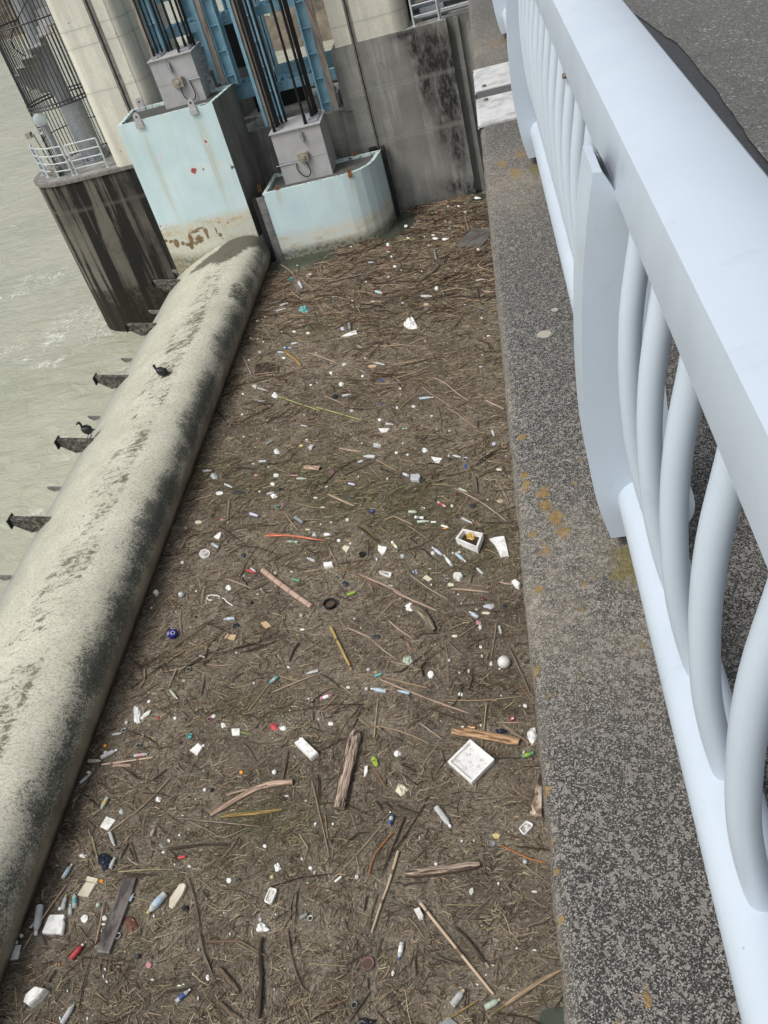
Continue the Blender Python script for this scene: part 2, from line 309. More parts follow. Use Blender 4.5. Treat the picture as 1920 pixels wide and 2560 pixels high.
def plastic(key, rough=.45, var=.12):
    if key in PL: return PL[key]
    cols = dict(white=(.78, .78, .75), cream=(.66, .60, .45), blue=(.06, .09, .27), skyblue=(.40, .52, .62), teal=(.14, .40, .38), green=(.12, .28, .14), lime=(.30, .42, .06),
                red=(.46, .06, .06), pink=(.52, .24, .28), orange=(.70, .30, .04), yellow=(.56, .47, .20), grey=(.24, .25, .24), silver=(.45, .47, .48), dark=(.03, .035, .04),
                brown=(.12, .05, .03), card=(.50, .37, .22), mauve=(.19, .09, .11), black=(.012, .012, .014), navy=(.01, .015, .03), paleg=(.42, .48, .38), lilac=(.55, .52, .68), leaf=(.50, .33, .07), beige=(.42, .37, .27))
    PL[key] = simple(key + '_litter_plastic', cols[key], rough, 0, var, 14); return PL[key]
def foamm():
    n = N('dirty_white_foam', .9, spec=.2); c = n.ramp(n.noise(5, 6, .65), (.38, (.60, .585, .53)), (.5, (.78, .78, .75)), (.7, (.85, .85, .83)))
    c = n.mix(n.ramp(n.noise(22, 6, .75), (.60, 0.), (.66, .8)), c, (.28, .24, .17)); n.base(c); n.bump(n.voro(70, out='Distance'), .3, .006); return n.m
M['foam'] = foamm()
def clear():
    n = N('cloudy_clear_plastic', .18, spec=.6); n.base(n.ramp(n.noise(6, 4), (.3, (.60, .62, .60)), (.7, (.84, .86, .85)))); n.p.inputs['Transmission Weight'].default_value = .45; n.p.inputs['IOR'].default_value = 1.2
    return n.m
M['clear'] = clear()
def bird():
    n = N('glossy_black_feathers', .45, spec=.5); n.base(n.ramp(n.noise(30, 4), (.3, (.006, .007, .007)), (.7, (.02, .021, .02)))); return n.m
M['bird'] = bird()
M['rock'] = simple('river_bank_soil_and_stone', (.14, .12, .085), .9, 0, .6, .5)
M['leaf'] = simple('bank_shrub_leaves', (.06, .075, .035), .8, 0, .4, 2)

# ------------------------------------------------------------------ mesh helpers
class MB:
    def __init__(s): s.v = []; s.f = []; s.uv = None
    def add(s, vs, fs):
        o = len(s.v); s.v += [tuple(q) for q in vs]; s.f += [tuple(i + o for i in q) for q in fs]; return o
    def box(s, a, b):
        x0, y0, z0 = a; x1, y1, z1 = b
        s.add([(x0, y0, z0), (x1, y0, z0), (x1, y1, z0), (x0, y1, z0), (x0, y0, z1), (x1, y0, z1), (x1, y1, z1), (x0, y1, z1)],
              [(0, 3, 2, 1), (4, 5, 6, 7), (0, 1, 5, 4), (1, 2, 6, 5), (2, 3, 7, 6), (3, 0, 4, 7)]); return s
    def obox(s, p, ax, ay, az):     # box from corner p with three edge vectors
        p, ax, ay, az = map(Vector, (p, ax, ay, az)); v = [p, p + ax, p + ax + ay, p + ay]; v += [q + az for q in v]
        s.add(v, [(0, 3, 2, 1), (4, 5, 6, 7), (0, 1, 5, 4), (1, 2, 6, 5), (2, 3, 7, 6), (3, 0, 4, 7)]); return s
    def prism(s, pts, z0, z1, nz=1):
        n = len(pts); vs = []
        for k in range(nz + 1):
            z = z0 + (z1 - z0) * k / nz; vs += [(p[0], p[1], z) for p in pts]
        fs = [tuple(reversed(range(n))), tuple(range(nz * n, nz * n + n))]
        for k in range(nz):
            for i in range(n): j = (i + 1) % n; fs.append((k * n + i, k * n + j, (k + 1) * n + j, (k + 1) * n + i))
        s.add(vs, fs); return s
    def tube(s, pts, rad, n=8, cap=True, flat=1.0, uv=False, refup=None):
        pts = [Vector(p) for p in pts]; rad = rad if hasattr(rad, '__len__') else [rad] * len(pts); o = len(s.v); prev = None; L = 0
        for i, p in enumerate(pts):
            t = (pts[min(i + 1, len(pts) - 1)] - pts[max(i - 1, 0)]).normalized()
            u = Vector(refup) if refup else Vector((0, 0, 1)) if abs(t.z) < .9 else Vector((0, 1, 0)); a = t.cross(u).normalized(); b = a.cross(t).normalized()
            for k in range(n): q = 2 * math.pi * k / n; s.v.append(tuple(p + a * math.cos(q) * rad[i] + b * math.sin(q) * rad[i] * flat))
        for i in range(len(pts) - 1):
            for k in range(n): s.f.append((o + i * n + k, o + i * n + (k + 1) % n, o + (i + 1) * n + (k + 1) % n, o + (i + 1) * n + k))
        if cap: s.f.append(tuple(o + k for k in reversed(range(n)))); s.f.append(tuple(o + (len(pts) - 1) * n + k for k in range(n)))
        return s
    def build(s, name, mat, parent=None, smooth=False, angle=40):
        me = bpy.data.meshes.new(name); me.from_pydata(s.v, [], s.f); me.materials.append(mat)
        if s.uv is not None:
            ul = me.uv_layers.new(name='UVMap'); li = np.zeros(len(me.loops), int); me.loops.foreach_get('vertex_index', li)
            ul.data.foreach_set('uv', np.array(s.uv, dtype=float)[li].ravel())
        if smooth:
            me.shade_smooth()
            if angle < 180: me.set_sharp_from_angle(angle=R(angle))
        o = bpy.data.objects.new(name, me); C.objects.link(o)
        if parent: o.parent = parent
        return o
THINGS = []
def tag(o, label=None, cat=None, group=None, kind=None):
    if label: o['label'] = label
    if cat: o['category'] = cat
    if group: o['group'] = group
    if kind: o['kind'] = kind
    return o
def empty(name, loc=(0, 0, 0)):
    o = bpy.data.objects.new(name, None); o.location = loc; o.empty_display_size = .1; C.objects.link(o); return o
def adopt(root, *kids):
    """parts were built in world coordinates: hang them under a root that stands at the thing's base"""
    for k in kids:
        k.parent = root; k.matrix_parent_inverse = Matrix.Translation(-root.location)
def wire_uv(mb, npts, n):   # uv along (u) and round (v) a tube
    mb.uv = [(i / (npts - 1), k / n) for i in range(npts) for k in range(n)]
def paint(o, name, fn):
    me = o.data; a = me.attributes.new(name, 'FLOAT', 'POINT'); co = np.zeros(len(me.vertices) * 3); me.vertices.foreach_get('co', co)
    a.data.foreach_set('value', np.clip(fn(co.reshape(-1, 3)), 0, 1.0).astype(np.float32))
def blobs(co, L, ax=(0, 1, 2)):
    v = np.zeros(len(co))
    for b in L:     # (centre, rx, ry[, gain]) ellipse in the two axes ax
        c, r1, r2 = b[:3]; g = b[3] if len(b) > 3 else 1
        d = ((co[:, ax[0]] - c[ax[0]]) / r1) ** 2 + ((co[:, ax[1]] - c[ax[1]]) / r2) ** 2; v = np.maximum(v, g * np.exp(-d))
    return v
def sheet(xs, ys, zf):
    mb = MB(); nx, ny = len(xs), len(ys)
    for y in ys:
        for x in xs: mb.v.append((x, y, zf(x, y)))
    for j in range(ny - 1):
        for i in range(nx - 1): a = j * nx + i; mb.f.append((a, a + 1, a + 1 + nx, a + nx))
    return mb
def wall_y(x0, x1, z0, z1, y, st=.12):    # a dense upright sheet facing the camera (-Y)
    mb = MB(); nx = max(2, int((x1 - x0) / st)); nz = max(2, int((z1 - z0) / st))
    for k in range(nz + 1):
        for i in range(nx + 1): mb.v.append((x0 + (x1 - x0) * i / nx, y, z0 + (z1 - z0) * k / nz))
    for k in range(nz):
        for i in range(nx): a = k * (nx + 1) + i; mb.f.append((a, a + 1, a + nx + 2, a + nx + 1))
    return mb
# ================================================================== THE SETTING
from mathutils import noise as mnoise
def nz(x, y, z=0.): return mnoise.noise(Vector((x, y, z)))
# ---- rivers: the silty one below the weir, the still one under the debris
mb = MB(); mb.add([(-900, -60, -14), (-8.9, -60, -14), (-8.9, 40, -14), (60, 40, -14), (60, 900, -14), (-900, 900, -14)], [(0, 1, 2, 3, 4, 5)])
xs = list(np.arange(-40, -12.5, .6)) ; ys = list(np.arange(2, 60, .8))
far = MB(); far.add([(-900, -60, -14.02), (60, -60, -14.02), (60, 900, -14.02), (-900, 900, -14.02)], [(0, 1, 2, 3)])
riv = sheet(xs, ys, lambda x, y: -13.98)
far.add(riv.v, riv.f); o = far.build('river_water', M['river']); tag(o, kind='structure')
foamspots = [(c, a * .85, b * .8, g) for c, a, b, g in [(t + (1,))[:4] if len(t) == 3 else t for t in [(atz('K3', 690, 1120, -14), 1.6, 1.6, 1), (atz('K3', 590, 1030, -14), .9, 2.2, .9), (atz('K3', 360, 1130, -14), .45, 1.6, 1), (atz('K8', 335, 100, -14), .45, 1.4, 1),
             (atz('K3', 180, 880, -14), .9, 1.0, .8), (atz('K3', 330, 850, -14), .8, 1, .8), (atz('K3', 60, 960, -14), 1.2, .6, 1), (atz('K3', 550, 1190, -14), .8, 1, .7), (atz('K8', 60, 180, -14), .7, .7, .7), (atz('K3', 760, 1130, -14), 1, .8, 1)]]]
paint(o, 'foam', lambda co: blobs(co, foamspots, (0, 1, 2)))
mb = MB(); mb.add([(-8.8, -8, WZ - .05), (14, -8, WZ - .05), (14, 60, WZ - .05), (-8.8, 60, WZ - .05)], [(0, 1, 2, 3)])
tag(mb.build('still_water', M['pond']), kind='structure')
# ---- far banks
def bank(name, x0, x1, y0, y1, h, seed, st=2.0):
    def zf(x, y):
        e = min(1, max(0, (y - y0) / 7.0)); return -14.6 + e * h + e * (nz(x * .12, y * .12, seed) * 2.5 + nz(x * .5, y * .5, seed) * 1.0)
    mb = sheet(list(np.arange(x0, x1, st)), list(np.arange(y0, y1, st)), zf); o = mb.build(name, M['rock'], smooth=True, angle=180); return tag(o, kind='structure')
bank('river_bank', -190, -66, 158, 225, 4.5, 3, 2.5); bank('rocky_bank', -20.5, 8, 82, 108, 2.4, 9, .7)
def shrub(x, y, z, r, lab, k):
    cr = MB(); rg = random.Random(k)
    for i in range(420):
        a, b, d = rg.uniform(0, 6.28), rg.uniform(-.4, 1.4), r * rg.uniform(.5, 1) ** .6
        p = Vector((x + d * math.cos(a) * math.cos(b), y + d * math.sin(a) * math.cos(b), z + r * .6 + d * .8 * math.sin(b)))
        q = Vector((rg.uniform(-1, 1), rg.uniform(-1, 1), rg.uniform(-1, 1))).normalized() * r * .13; t = q.orthogonal().normalized() * r * .09
        cr.add([p - q, p + t, p + q, p - t], [(0, 1, 2, 3)])
    root = empty('shrub', (x, y, z)); c = cr.build('crown', M['leaf']); tr = MB().tube([(x, y, z - .3), (x + .1, y, z + r * .8)], [.16, .06], 7).build('trunk', M['w_b'])
    adopt(root, c, tr); tag(root, lab, 'shrub', 'shrubs on the far bank')
shrub(-17.4, 92, -12.6, 1.3, 'shrub on the rocky bank, seen through the gate opening, lower one', 1)
shrub(-18.6, 97, -12.0, 1.6, 'shrub on the rocky bank, seen through the gate opening, upper one', 2)
for k, (x, y, l) in enumerate([(-122, 172, 'leftmost'), (-112, 170, 'second from left'), (-101, 172, 'third from left'), (-92, 174, 'fourth from left')]):
    shrub(x, y, -10.8, 3.2, 'dark shrub on the far river bank behind the stair cage, ' + l, 10 + k)

# ---- weir gate leaf: a long rounded steel body that holds back the debris
prof = [(-8.95, -12.6), (-8.80, -11.5), (-8.72, -11.2), (-8.68, -10.9), (-8.75, -10.62), (-8.98, -10.38), (-9.4, -10.27), (-10.0, -10.32), (-10.6, -10.47), (-11.3, -10.72), (-12.0, -11.02), (-12.6, -11.4), (-13.0, -11.8), (-13.3, -12.4), (-13.4, -14.2)]
def crspline(P, m):
    out = []
    for i in range(len(P) - 1):
        p0, p1, p2, p3 = (Vector(P[max(0, i - 1)]), Vector(P[i]), Vector(P[i + 1]), Vector(P[min(len(P) - 1, i + 2)]))
        for k in range(m):
            t = k / m; out.append(.5 * ((2 * p1) + (p2 - p0) * t + (2 * p0 - 5 * p1 + 4 * p2 - p3) * t * t + (3 * p1 - p0 - 3 * p2 + p3) * t ** 3))
    return out + [Vector(P[-1])]
pr = crspline(prof, 4); ss = [0]
for a, b in zip(pr, pr[1:]): ss.append(ss[-1] + (b - a).length)
s0, s1 = ss[4], ss[13 * 4]
mb = MB(); ys = list(np.arange(-2, 29.9, .25)); mb.uv = []
for y in ys:
    for p, q in zip(pr, ss): mb.v.append((p.x, y, p.y)); mb.uv.append(((q - s0) / (s1 - s0), y))
m = len(pr)
for j in range(len(ys) - 1):
    for i in range(m - 1): a = j * m + i; mb.f.append((a, a + m, a + m + 1, a + 1))
wroot = empty('weir_gate', (-10.5, 14, -12.6)); o = mb.build('gate_shell', M['weir'], smooth=True, angle=180)
paint(o, 'mud', lambda co: blobs(co, [(atz('K3', 1330, 715, -10.42), .75, 1.2, 1.2), (atz('K3', 1220, 750, -10.45), 1.0, .6, 1.0), (atz('K3', 1420, 660, -10.38), .6, .7, 1.2), (atz('K3', 1120, 800, -10.6), .6, .4, .7), (atz('K3', 1360, 930, -10.4), .35, 1.3, .62), (atz('K3', 1250, 960, -10.4), .5, .8, .55)], (0, 1, 2)))
parts = [o]
def weir_z(x):
    for a, b in zip(pr, pr[1:]):
        if a.x >= x >= b.x and a.y > -11.9: return a.y + (b.y - a.y) * (x - a.x) / (b.x - a.x - 1e-9)
    return -11
# spoiler fins over the downstream lip
def fin(y, big=True):
    k = 1 if big else .34; ox, oz = (0, 0) if big else (-.62, -.42)
    pl = [(-11.9, -11.03), (-12.99, -10.80), (-12.98, -11.00), (-12.64, -11.30), (-12.2, -11.28)]; pl = [(-12.3 + (x + 12.3) * k + ox * .5, -11.1 + (z + 11.1) * k + oz * .45) for x, z in pl]; w_ = .07 * k
    q = MB(); n = 5; v = [(x, y - w_, z) for x, z in pl] + [(x, y + w_, z) for x, z in pl]; q.add(v, [(0, 1, 2, 3, 4), (9, 8, 7, 6, 5)] + [(i, i + 5, (i + 1) % 5 + 5, (i + 1) % 5) for i in range(5)]); o = q.build('spoiler_fin', M['fin'] if big else M['groove'])
    q = MB(); a, b = pl[1], pl[2]; q.box((min(a[0], b[0]) - .035 * k, y - w_ - .09, b[1] - .03), (min(a[0], b[0]) - .003, y + w_ + .09, a[1] + .02)); 
    if big: e = q.build('end_plate', M['void']); e.parent = o
    return o
for k in range(6): parts.append(fin(11.9 + 3.3 * k))
for k in range(6): parts.append(fin(13.55 + 3.3 * k, False))
adopt(wroot, *parts); tag(wroot, 'long pale rounded steel weir gate with algae and mud stains beside the debris', 'weir gate')

# ---- bridge: kerb, walkway, deck body
def grid_kerb():
    px_ = [(-.100, -1.75), (-.109, -1.62), (-.109, -1.545), (-.100, -1.515), (-.075, -1.502), (-.04, -1.5)] + [(x, -1.5) for x in np.arange(-.025, .561, .0125)] + [(.60, -1.505), (.62, -1.53), (.62, -1.64)]
    mb = MB(); ys = np.concatenate([np.arange(.2, 3, .012), np.arange(3, 12, .04), np.arange(12, 46, .4)])
    for y in ys:
        for x, z in px_:
            e = .006 * nz(y * 9, z * 9) if x < -.09 else 0; mb.v.append((x + e, y, z))
    m = len(px_)
    for j in range(len(ys) - 1):
        for i in range(m - 1): a = j * m + i; mb.f.append((a, a + 1, a + m + 1, a + m))
    return mb.build('kerb', M['kerb'], smooth=True, angle=60)
kerb_o = grid_kerb(); tag(kerb_o, 'speckled exposed aggregate kerb of the bridge with orange lichen spots', 'kerb', kind='structure')
def kz(z, x, y): return atz(z, x, y, -1.5)
lich = [(kz('K6', *p), r, r * 1.5, .85) for *p, r in [(320, 700, .008), (355, 1020, .008), (395, 1050, .008), (320, 1135, .016), (395, 1110, .01), (370, 1155, .008), (495, 1187, .01), (390, 1275, .01), (350, 1330, .02), (340, 1395, .022), (400, 1440, .022), (455, 1400, .014),
        (455, 1440, .016), (605, 1375, .012), (450, 1500, .026), (510, 1560, .03), (545, 1635, .022), (430, 1690, .022), (290, 1500, .012), (370, 1650, .012), (450, 1740, .016), (700, 1875, .012), (655, 1920, .012), (415, 1945, .014), (640, 2055, .010), (330, 1990, .012), (650, 1260, .008), (590, 2000, .008), (130, 0, .008), (170, 130, .01), (175, 180, .01), (215, 540, .008)]]
lich += [(kz('K7', *p), r, r * 1.6, .85) for *p, r in [(390, 130, .007), (398, 235, .012), (480, 387, .008), (452, 597, .009), (465, 880, .011), (490, 1150, .008), (494, 1330, .007), (530, 1580, .006), (545, 1850, .006), (985, 1985, .014), (1020, 2060, .007), (855, 2140, .006), (655, 285, .006), (455, 70, .006), (705, 1780, .004)]]
lich += [(kz('K5', *p), r, r * 2, .7) for *p, r in [(190, 230, .05), (150, 1050, .02), (155, 960, .02), (230, 880, .05), (300, 930, .06), (90, 70, .02), (330, 830, .05), (180, 1000, .02)]]
rr = random.Random(3)
for i in range(60): y = 1.2 + 1.7 * rr.random() ** .8; lich.append((Vector((-.08 + .26 * rr.random(), y, -1.5)), .008, .013, .66))
paint(kerb_o, 'lichen', lambda co: blobs(co, lich, (0, 1, 2)))
paint(kerb_o, 'moss', lambda co: blobs(co, [(Vector((.16, 1.50 + 2.8 * k, -1.5)), .075, .11 + .02 * k, .95) for k in range(6)], (0, 1, 2)))
paint(kerb_o, 'pale', lambda co: np.maximum(blobs(co, [(Vector((.03, 1.4 + 2.8 * k, -1.5)), .22, .38 + .1 * k, .9) for k in range(6)], (0, 1, 2)), .55 * (co[:, 0] < -.085)))
paint(kerb_o, 'patch', lambda co: blobs(co, [(kz('K6', 450, 585), .035, .035, .9), (kz('K6', 505, 455), .02, .02, .8)], (0, 1, 2)))
mb = MB(); mb.box((-.06, .2, -2.3), (.62, 46, -1.66)); mb.box((.3, -6, -3.2), (9, 60, -1.9)); mb.box((.621, -6, -1.9), (9, 60, -1.66)); tag(mb.build('bridge_deck', M['concrete_grey']), 'grey concrete bridge deck under the kerb and walkway', 'bridge deck', kind='structure')
mb = MB(); ys = np.arange(-1, 60, .12); 
for y in ys: mb.v += [(float(np.interp(y, [3, 4.04, 4.3, 5.2, 6.2, 6.8, 7.4, 9], [1.17, 1.16, 1.15, 1.195, 1.21, 1.165, 1.11, 1.0])) + .012 * nz(y * 5, 1.7) + .010 * nz(y * 17, .7), y, -1.606), (9, y, -1.606)]
for j in range(len(ys) - 1): mb.f.append((2 * j, 2 * j + 1, 2 * j + 3, 2 * j + 2))
tag(mb.build('walkway', M['asphalt']), kind='structure')
mb = MB(); mb.add([(.621, -1, -1.612), (1.5, -1, -1.612), (1.5, 60, -1.612), (.621, 60, -1.612)], [(0, 1, 2, 3)]); tag(mb.build('tar_seam', M['tar']), kind='structure')
# joint covers across the kerb
def cover(y0, y1, lab):
    root = empty('joint_cover', (.25, (y0 + y1) / 2, -1.5)); q = MB(); t = .012
    P = [(-.118, -1.60), (-.118, -1.51), (-.10, -1.49), (.62, -1.49)]; Q = [(x, z - t if x > -.11 else z) for x, z in P]
    for (a, b) in zip(P, P[1:]): q.add([(a[0], y0, a[1]), (a[0], y1, a[1]), (b[0], y1, b[1]), (b[0], y0, b[1])], [(0, 3, 2, 1)])
    for y in (y0, y1): q.add([(-.118, y, -1.49), (.62, y, -1.49), (.62, y, -1.502), (-.118, y, -1.502)], [(0, 1, 2, 3)])
    pl = q.build('plate', M['plate']); by = y0 + .07 if y0 > 5.8 else y1 - .07
    bo = MB(); bo.tube([(-.055, by, -1.488), (-.055, by, -1.479)], [.016, .012], 10); adopt(root, pl, bo.build('bolt', M['bolt']))
    tag(root, lab, 'joint cover', 'joint covers over the kerb')
cover(5.16, 5.71, 'nearer white joint cover plate on the kerb'); cover(5.885, 6.43, 'farther white joint cover plate on the kerb')
mb = MB(); mb.box((-.105, 5.711, -1.6), (.61, 5.884, -1.496)); tag(mb.build('joint_filler', M['filler']), 'dark grey joint strip between the two white cover plates', 'joint strip')

# ---- railing
rroot = empty('bridge_railing', (.3, 2, -1.5)); parts = []
cap = [(.188, -.634), (.185, -.620), (.2035, -.530), (.238, -.5165), (.28, -.511), (.33, -.516), (.365, -.531), (.382, -.553), (.388, -.59), (.386, -.632), (.36, -.637), (.20, -.637)]
mb = MB(); ys = list(np.arange(.12, 46, .5)); m = len(cap)
for y in ys: mb.v += [(x, y, z) for x, z in cap]
for j in range(len(ys) - 1):
    for i in range(m): a = j * m + i; b = j * m + (i + 1) % m; mb.f.append((a, b, b + m, a + m))
mb.f += [tuple(range(m)), tuple(reversed(range(len(mb.v) - m, len(mb.v))))]
parts.append(mb.build('top_rail', M['rail'], smooth=True, angle=28))
# lower tube in bays between posts
def post(y):
    outer = [(.150, -.575), (.128, -.68), (.107, -.833), (.091, -1.008), (.085, -1.183), (.095, -1.342), (.118, -1.462)]; outer = crspline(outer, 4)
    inner = [(.166, -.577), (.184, -.612), (.200, -.645), (.235, -.66), (.255, -.90), (.262, -1.10), (.285, -1.25), (.312, -1.36), (.312, -1.42), (.29, -1.462)]; inner = crspline(inner, 3)
    o_ = [(p.x, p.y) for p in outer]; i_ = [(p.x, p.y) for p in inner]
    poly = o_ + i_[::-1]; n = len(poly); q = MB(); y1 = y + .15
    v = [(x, y, z) for x, z in poly] + [(x, y1, z) for x, z in poly]
    no = len(o_); ni = len(i_); fs = []
    for i in range(n): j = (i + 1) % n; fs.append((i, i + n, j + n, j))
    # triangulated side faces by pairing outer and inner
    def side(off, flip):
        a, b = 0, n - 1
        while a < b - 1:
            if (a + 1) / no <= (n - b) / ni: t = (off + a, off + a + 1, off + b); a += 1
            else: t = (off + a, off + b - 1, off + b); b -= 1
            fs.append(t[::-1] if flip else t)
    side(0, True); side(n, False); q.add(v, fs); return q.build('post', M['rail'])
PY = [1.565 + 2.79 * k for k in range(15)]
for y in PY:
    p = post(y); parts.append(p)
    q = MB(); q.add([(.170, y + .02, -.573), (.184, y + .02, -.606), (.184, y + .13, -.606), (.170, y + .13, -.573)], [(0, 1, 2, 3)]); f = q.build('gap_shade', M['black']); f.parent = p  # thin black sheet paints the shade of the gap under the top rail
    q = MB(); q.box((.145, y + .015, -1.5), (.275, y + .135, -1.462)); f = q.build('foot_block', M['filler']); f.parent = p
for y0, y1 in [(.12, PY[0])] + [(a + .15, b) for a, b in zip(PY, PY[1:])]:
    q = MB().tube([(.20, y0, -1.35), (.20, (y0 + y1) / 2, -1.35), (.20, y1, -1.35)], .058, 28); parts.append(q.build('bottom_rail', M['rail'], smooth=True, angle=50))
bal = crspline([(.214, -.615), (.206, -.66), (.184, -.78), (.173, -.91), (.173, -1.06), (.183, -1.17), (.198, -1.265), (.209, -1.315)], 4)
by = [.598 - .2075 + .2075 * k for k in range(6)]
for a in PY[:6]: by += [a + .15 + .115 + .2075 * k for k in range(13)]
bm = None
for y in by:
    if y < .35: continue
    if bm is None:
        q = MB().tube([(p.x, 0, p.y) for p in bal], .0216, 20); bm = q.build('baluster', M['rail'], smooth=True, angle=50); bm.location = (0, y, 0); parts.append(bm)
    else:
        c = bm.copy(); C.objects.link(c); c.location = (0, y, 0); parts.append(c)
sc = atz('K5', 563, 427, -.672); sc = Vector((.184, sc[1] * .95, -.630)); q = MB().tube([sc + Vector((-.006, 0, 0)), sc + Vector((.006, 0, 0))], [.006, .009], 8); parts.append(q.build('screw', M['bolt']))
adopt(rroot, *parts); tag(rroot, 'pale blue curved steel railing running along the bridge kerb', 'railing')

# ================================================================== PIERS AND GATE HOUSE STEELWORK
# left pier foot: rounded nose, y 31.6 .. 36
def nose_plan(x_in, cx, cy, r, y0, y1, n=22):
    pts = [(x_in, y0)]
    for k in range(n + 1):
        a = -math.pi / 2 - math.pi * k / n; ca, sa = math.cos(a), math.sin(a)
        pts.append((cx + r * 1.12 * math.copysign(abs(ca) ** .85, ca), cy + (y1 - y0) / 2 * math.copysign(abs(sa) ** .92, sa)))
    return pts + [(x_in, y1)]
def dense(pts, st=.25):
    out = []
    for a, b in zip(pts, pts[1:] + pts[:1]):
        a, b = Vector(a), Vector(b); k = max(1, int((b - a).length / st)); out += [tuple(a + (b - a) * i / k) for i in range(k)]
    return out
lp = empty('left_pier', (-15, 33.8, -14)); lp.name = 'concrete_pier'
plan = nose_plan(-12.3, -15.65, 33.8, 2.12, 31.6, 36.0); dp = dense(plan)
q = MB(); q.prism(dp, -14.6, -7.72, 56); shaft = q.build('shaft', M['concrete_dark'], smooth=True, angle=40)
paint(shaft, 'stain', lambda co: np.maximum(blobs(co, [(Vector((-13.6, 31.6, -8.3)), .7, .9, .9), (Vector((-16.6, 32.2, -8.6)), .5, .8, .8), (Vector((-13.9, 31.6, -10.6)), .8, 1.2, .7)], (0, 2)), np.clip((-12.4 - co[:, 2]) / .5, 0, .93)))
paint(shaft, 'moss', lambda co: np.clip((-12.05 - co[:, 2]) / .08, 0, .85))
q = MB(); q.prism([(x * 1.0 + (-.06 if x < -13 else 0), y + (-.06 if y < 33.8 else .06)) for x, y in plan], -7.72, -7.6); cap_ = q.build('coping', M['groove'])
q = MB(); q.prism([(x + (.12 if x < -13 else 0), y + (.10 if y < 33.8 else -.1)) for x, y in plan], -7.602, -7.592); floor_ = q.build('platform_floor', M['concrete_grey'])
# back block and slot sill between the two piers' halves
colp = []
for k in range(9): a = math.pi / 2 * k / 8; colp.append((-13.65 - .38 * math.sin(a), 31.99 - .38 * math.cos(a)))
colp = [(-12.02, 31.61)] + colp + [(-14.03, 35.6), (-11.45, 35.6), (-11.35, 32.6)] + [(-11.62 - .35 * math.sin(a) * 0 - .4 * (1 - math.cos(a)) * 1 + .0, 32.35 - .72 * math.sin(a)) for a in [math.pi / 2 * k / 8 for k in range(9)]]
q = MB(); q.prism(colp, -7.6, 1.0); col = q.build('column', M['concrete_light'], smooth=True, angle=35)
gr = MB(); gr.box((-12.68, 31.585, -7.6), (-12.44, 31.63, 1)); gv = gr.build('groove_strip', M['groove'])
gr = MB(); gr.box((-12.60, 31.575, -7.6), (-12.54, 31.585, 1)); gv2 = gr.build('groove', M['void'])
adopt(lp, shaft, cap_, floor_, col, gv, gv2); tag(lp, 'left concrete pier with dark streaked rounded foot and pale tall column', 'pier', 'concrete piers of the weir')

rp = empty('concrete_pier', (-3, 33.8, -14)); parts = []
def pier_wall(x0, x1, z0, z1, y, mt): 
    o = wall_y(x0, x1, z0, z1, y).build('wall_face', mt)
    st = [(Vector((-1.75, 0, -6.55)), .38, .75, 1.0), (Vector((-1.35, 0, -6.9)), .25, .9, 1), (Vector((-2.35, 0, -6.1)), .22, .5, .9), (Vector((-2.2, 0, -7.2)), .28, 1.0, .8), (Vector((-1.55, 0, -8.0)), .35, 1.0, .95), (Vector((-1.5, 0, -9.6)), .28, .9, .8), (Vector((-1.9, 0, -8.9)), .25, .8, .6), (Vector((-2.6, 0, -5.75)), .35, .12, .9), (Vector((-1.8, 0, -11.0)), .6, .3, .6), (Vector((-1.2, 0, -11.2)), .5, .35, .8)]
    st = [(c, a * 1.15, b * 1.15, 1.6 * g) for c, a, b, g in st]
    paint(o, 'stain', lambda co: np.clip(blobs(co, st, (0, 2, 2)), 0, 1))
    paint(o, 'moss', lambda co: np.maximum(blobs(co, [(Vector((-4.0, 0, -11.0)), .5, .55, .55), (Vector((-3.2, 0, -11.45)), 1.6, .22, .6)], (0, 2, 2)), np.clip((-11.3 - co[:, 2]) / .15, 0, .7)))
    return o
def blobs2(): pass
parts.append(pier_wall(-4.88, -1.17, -14.4, -5.63, 31.59, M['concrete_grey']))
q = MB(); q.box((-4.878, 31.602, -14.4), (-1.172, 36, -5.632)); q.box((-1.168, 31.95, -14.4), (9, 36, -5.64)); q.box((-.95, 31.8, -14.4), (-.80, 31.95, -5.66)); parts.append(q.build('shaft', M['concrete_grey']))
q = MB(); q.box((-5.40, 31.75, -14.4), (-4.882, 36, -7.66)); q.box((-8.9, 32.3, -14.4), (-5.402, 36, -7.68)); q.box((-12.28, 32.3, -14.4), (-8.902, 36, -8.2)); parts.append(q.build('slot_wall', M['concrete_grey']))
q = MB(); q.box((-5.15, 31.7, -7.655), (-4.884, 34.5, -5.70)); parts.append(q.build('jamb', M['concrete_grey']))
colq = [(-4.93, 31.62)] + [(-4.93, 35.8), (-2.45, 35.8)] + [(-2.95 + .52 * math.cos(a), 32.14 - .52 * math.sin(a)) for a in [math.pi / 2 * k / 8 for k in range(9)]]
q = MB(); q.prism(colq[::-1], -5.625, 1.0); parts.append(q.build('column', M['concrete_light'], smooth=True, angle=35))
q = MB(); q.box((-4.35, 31.575, -11.4), (-4.20, 31.615, 1)); parts.append(q.build('groove_strip', M['groove'])); q = MB(); q.box((-4.29, 31.565, -11.4), (-4.25, 31.574, 1)); parts.append(q.build('groove', M['void']))
adopt(rp, *parts); tag(rp, 'right concrete pier with grey stained face and dark mould streaks next to the bridge', 'pier', 'concrete piers of the weir')

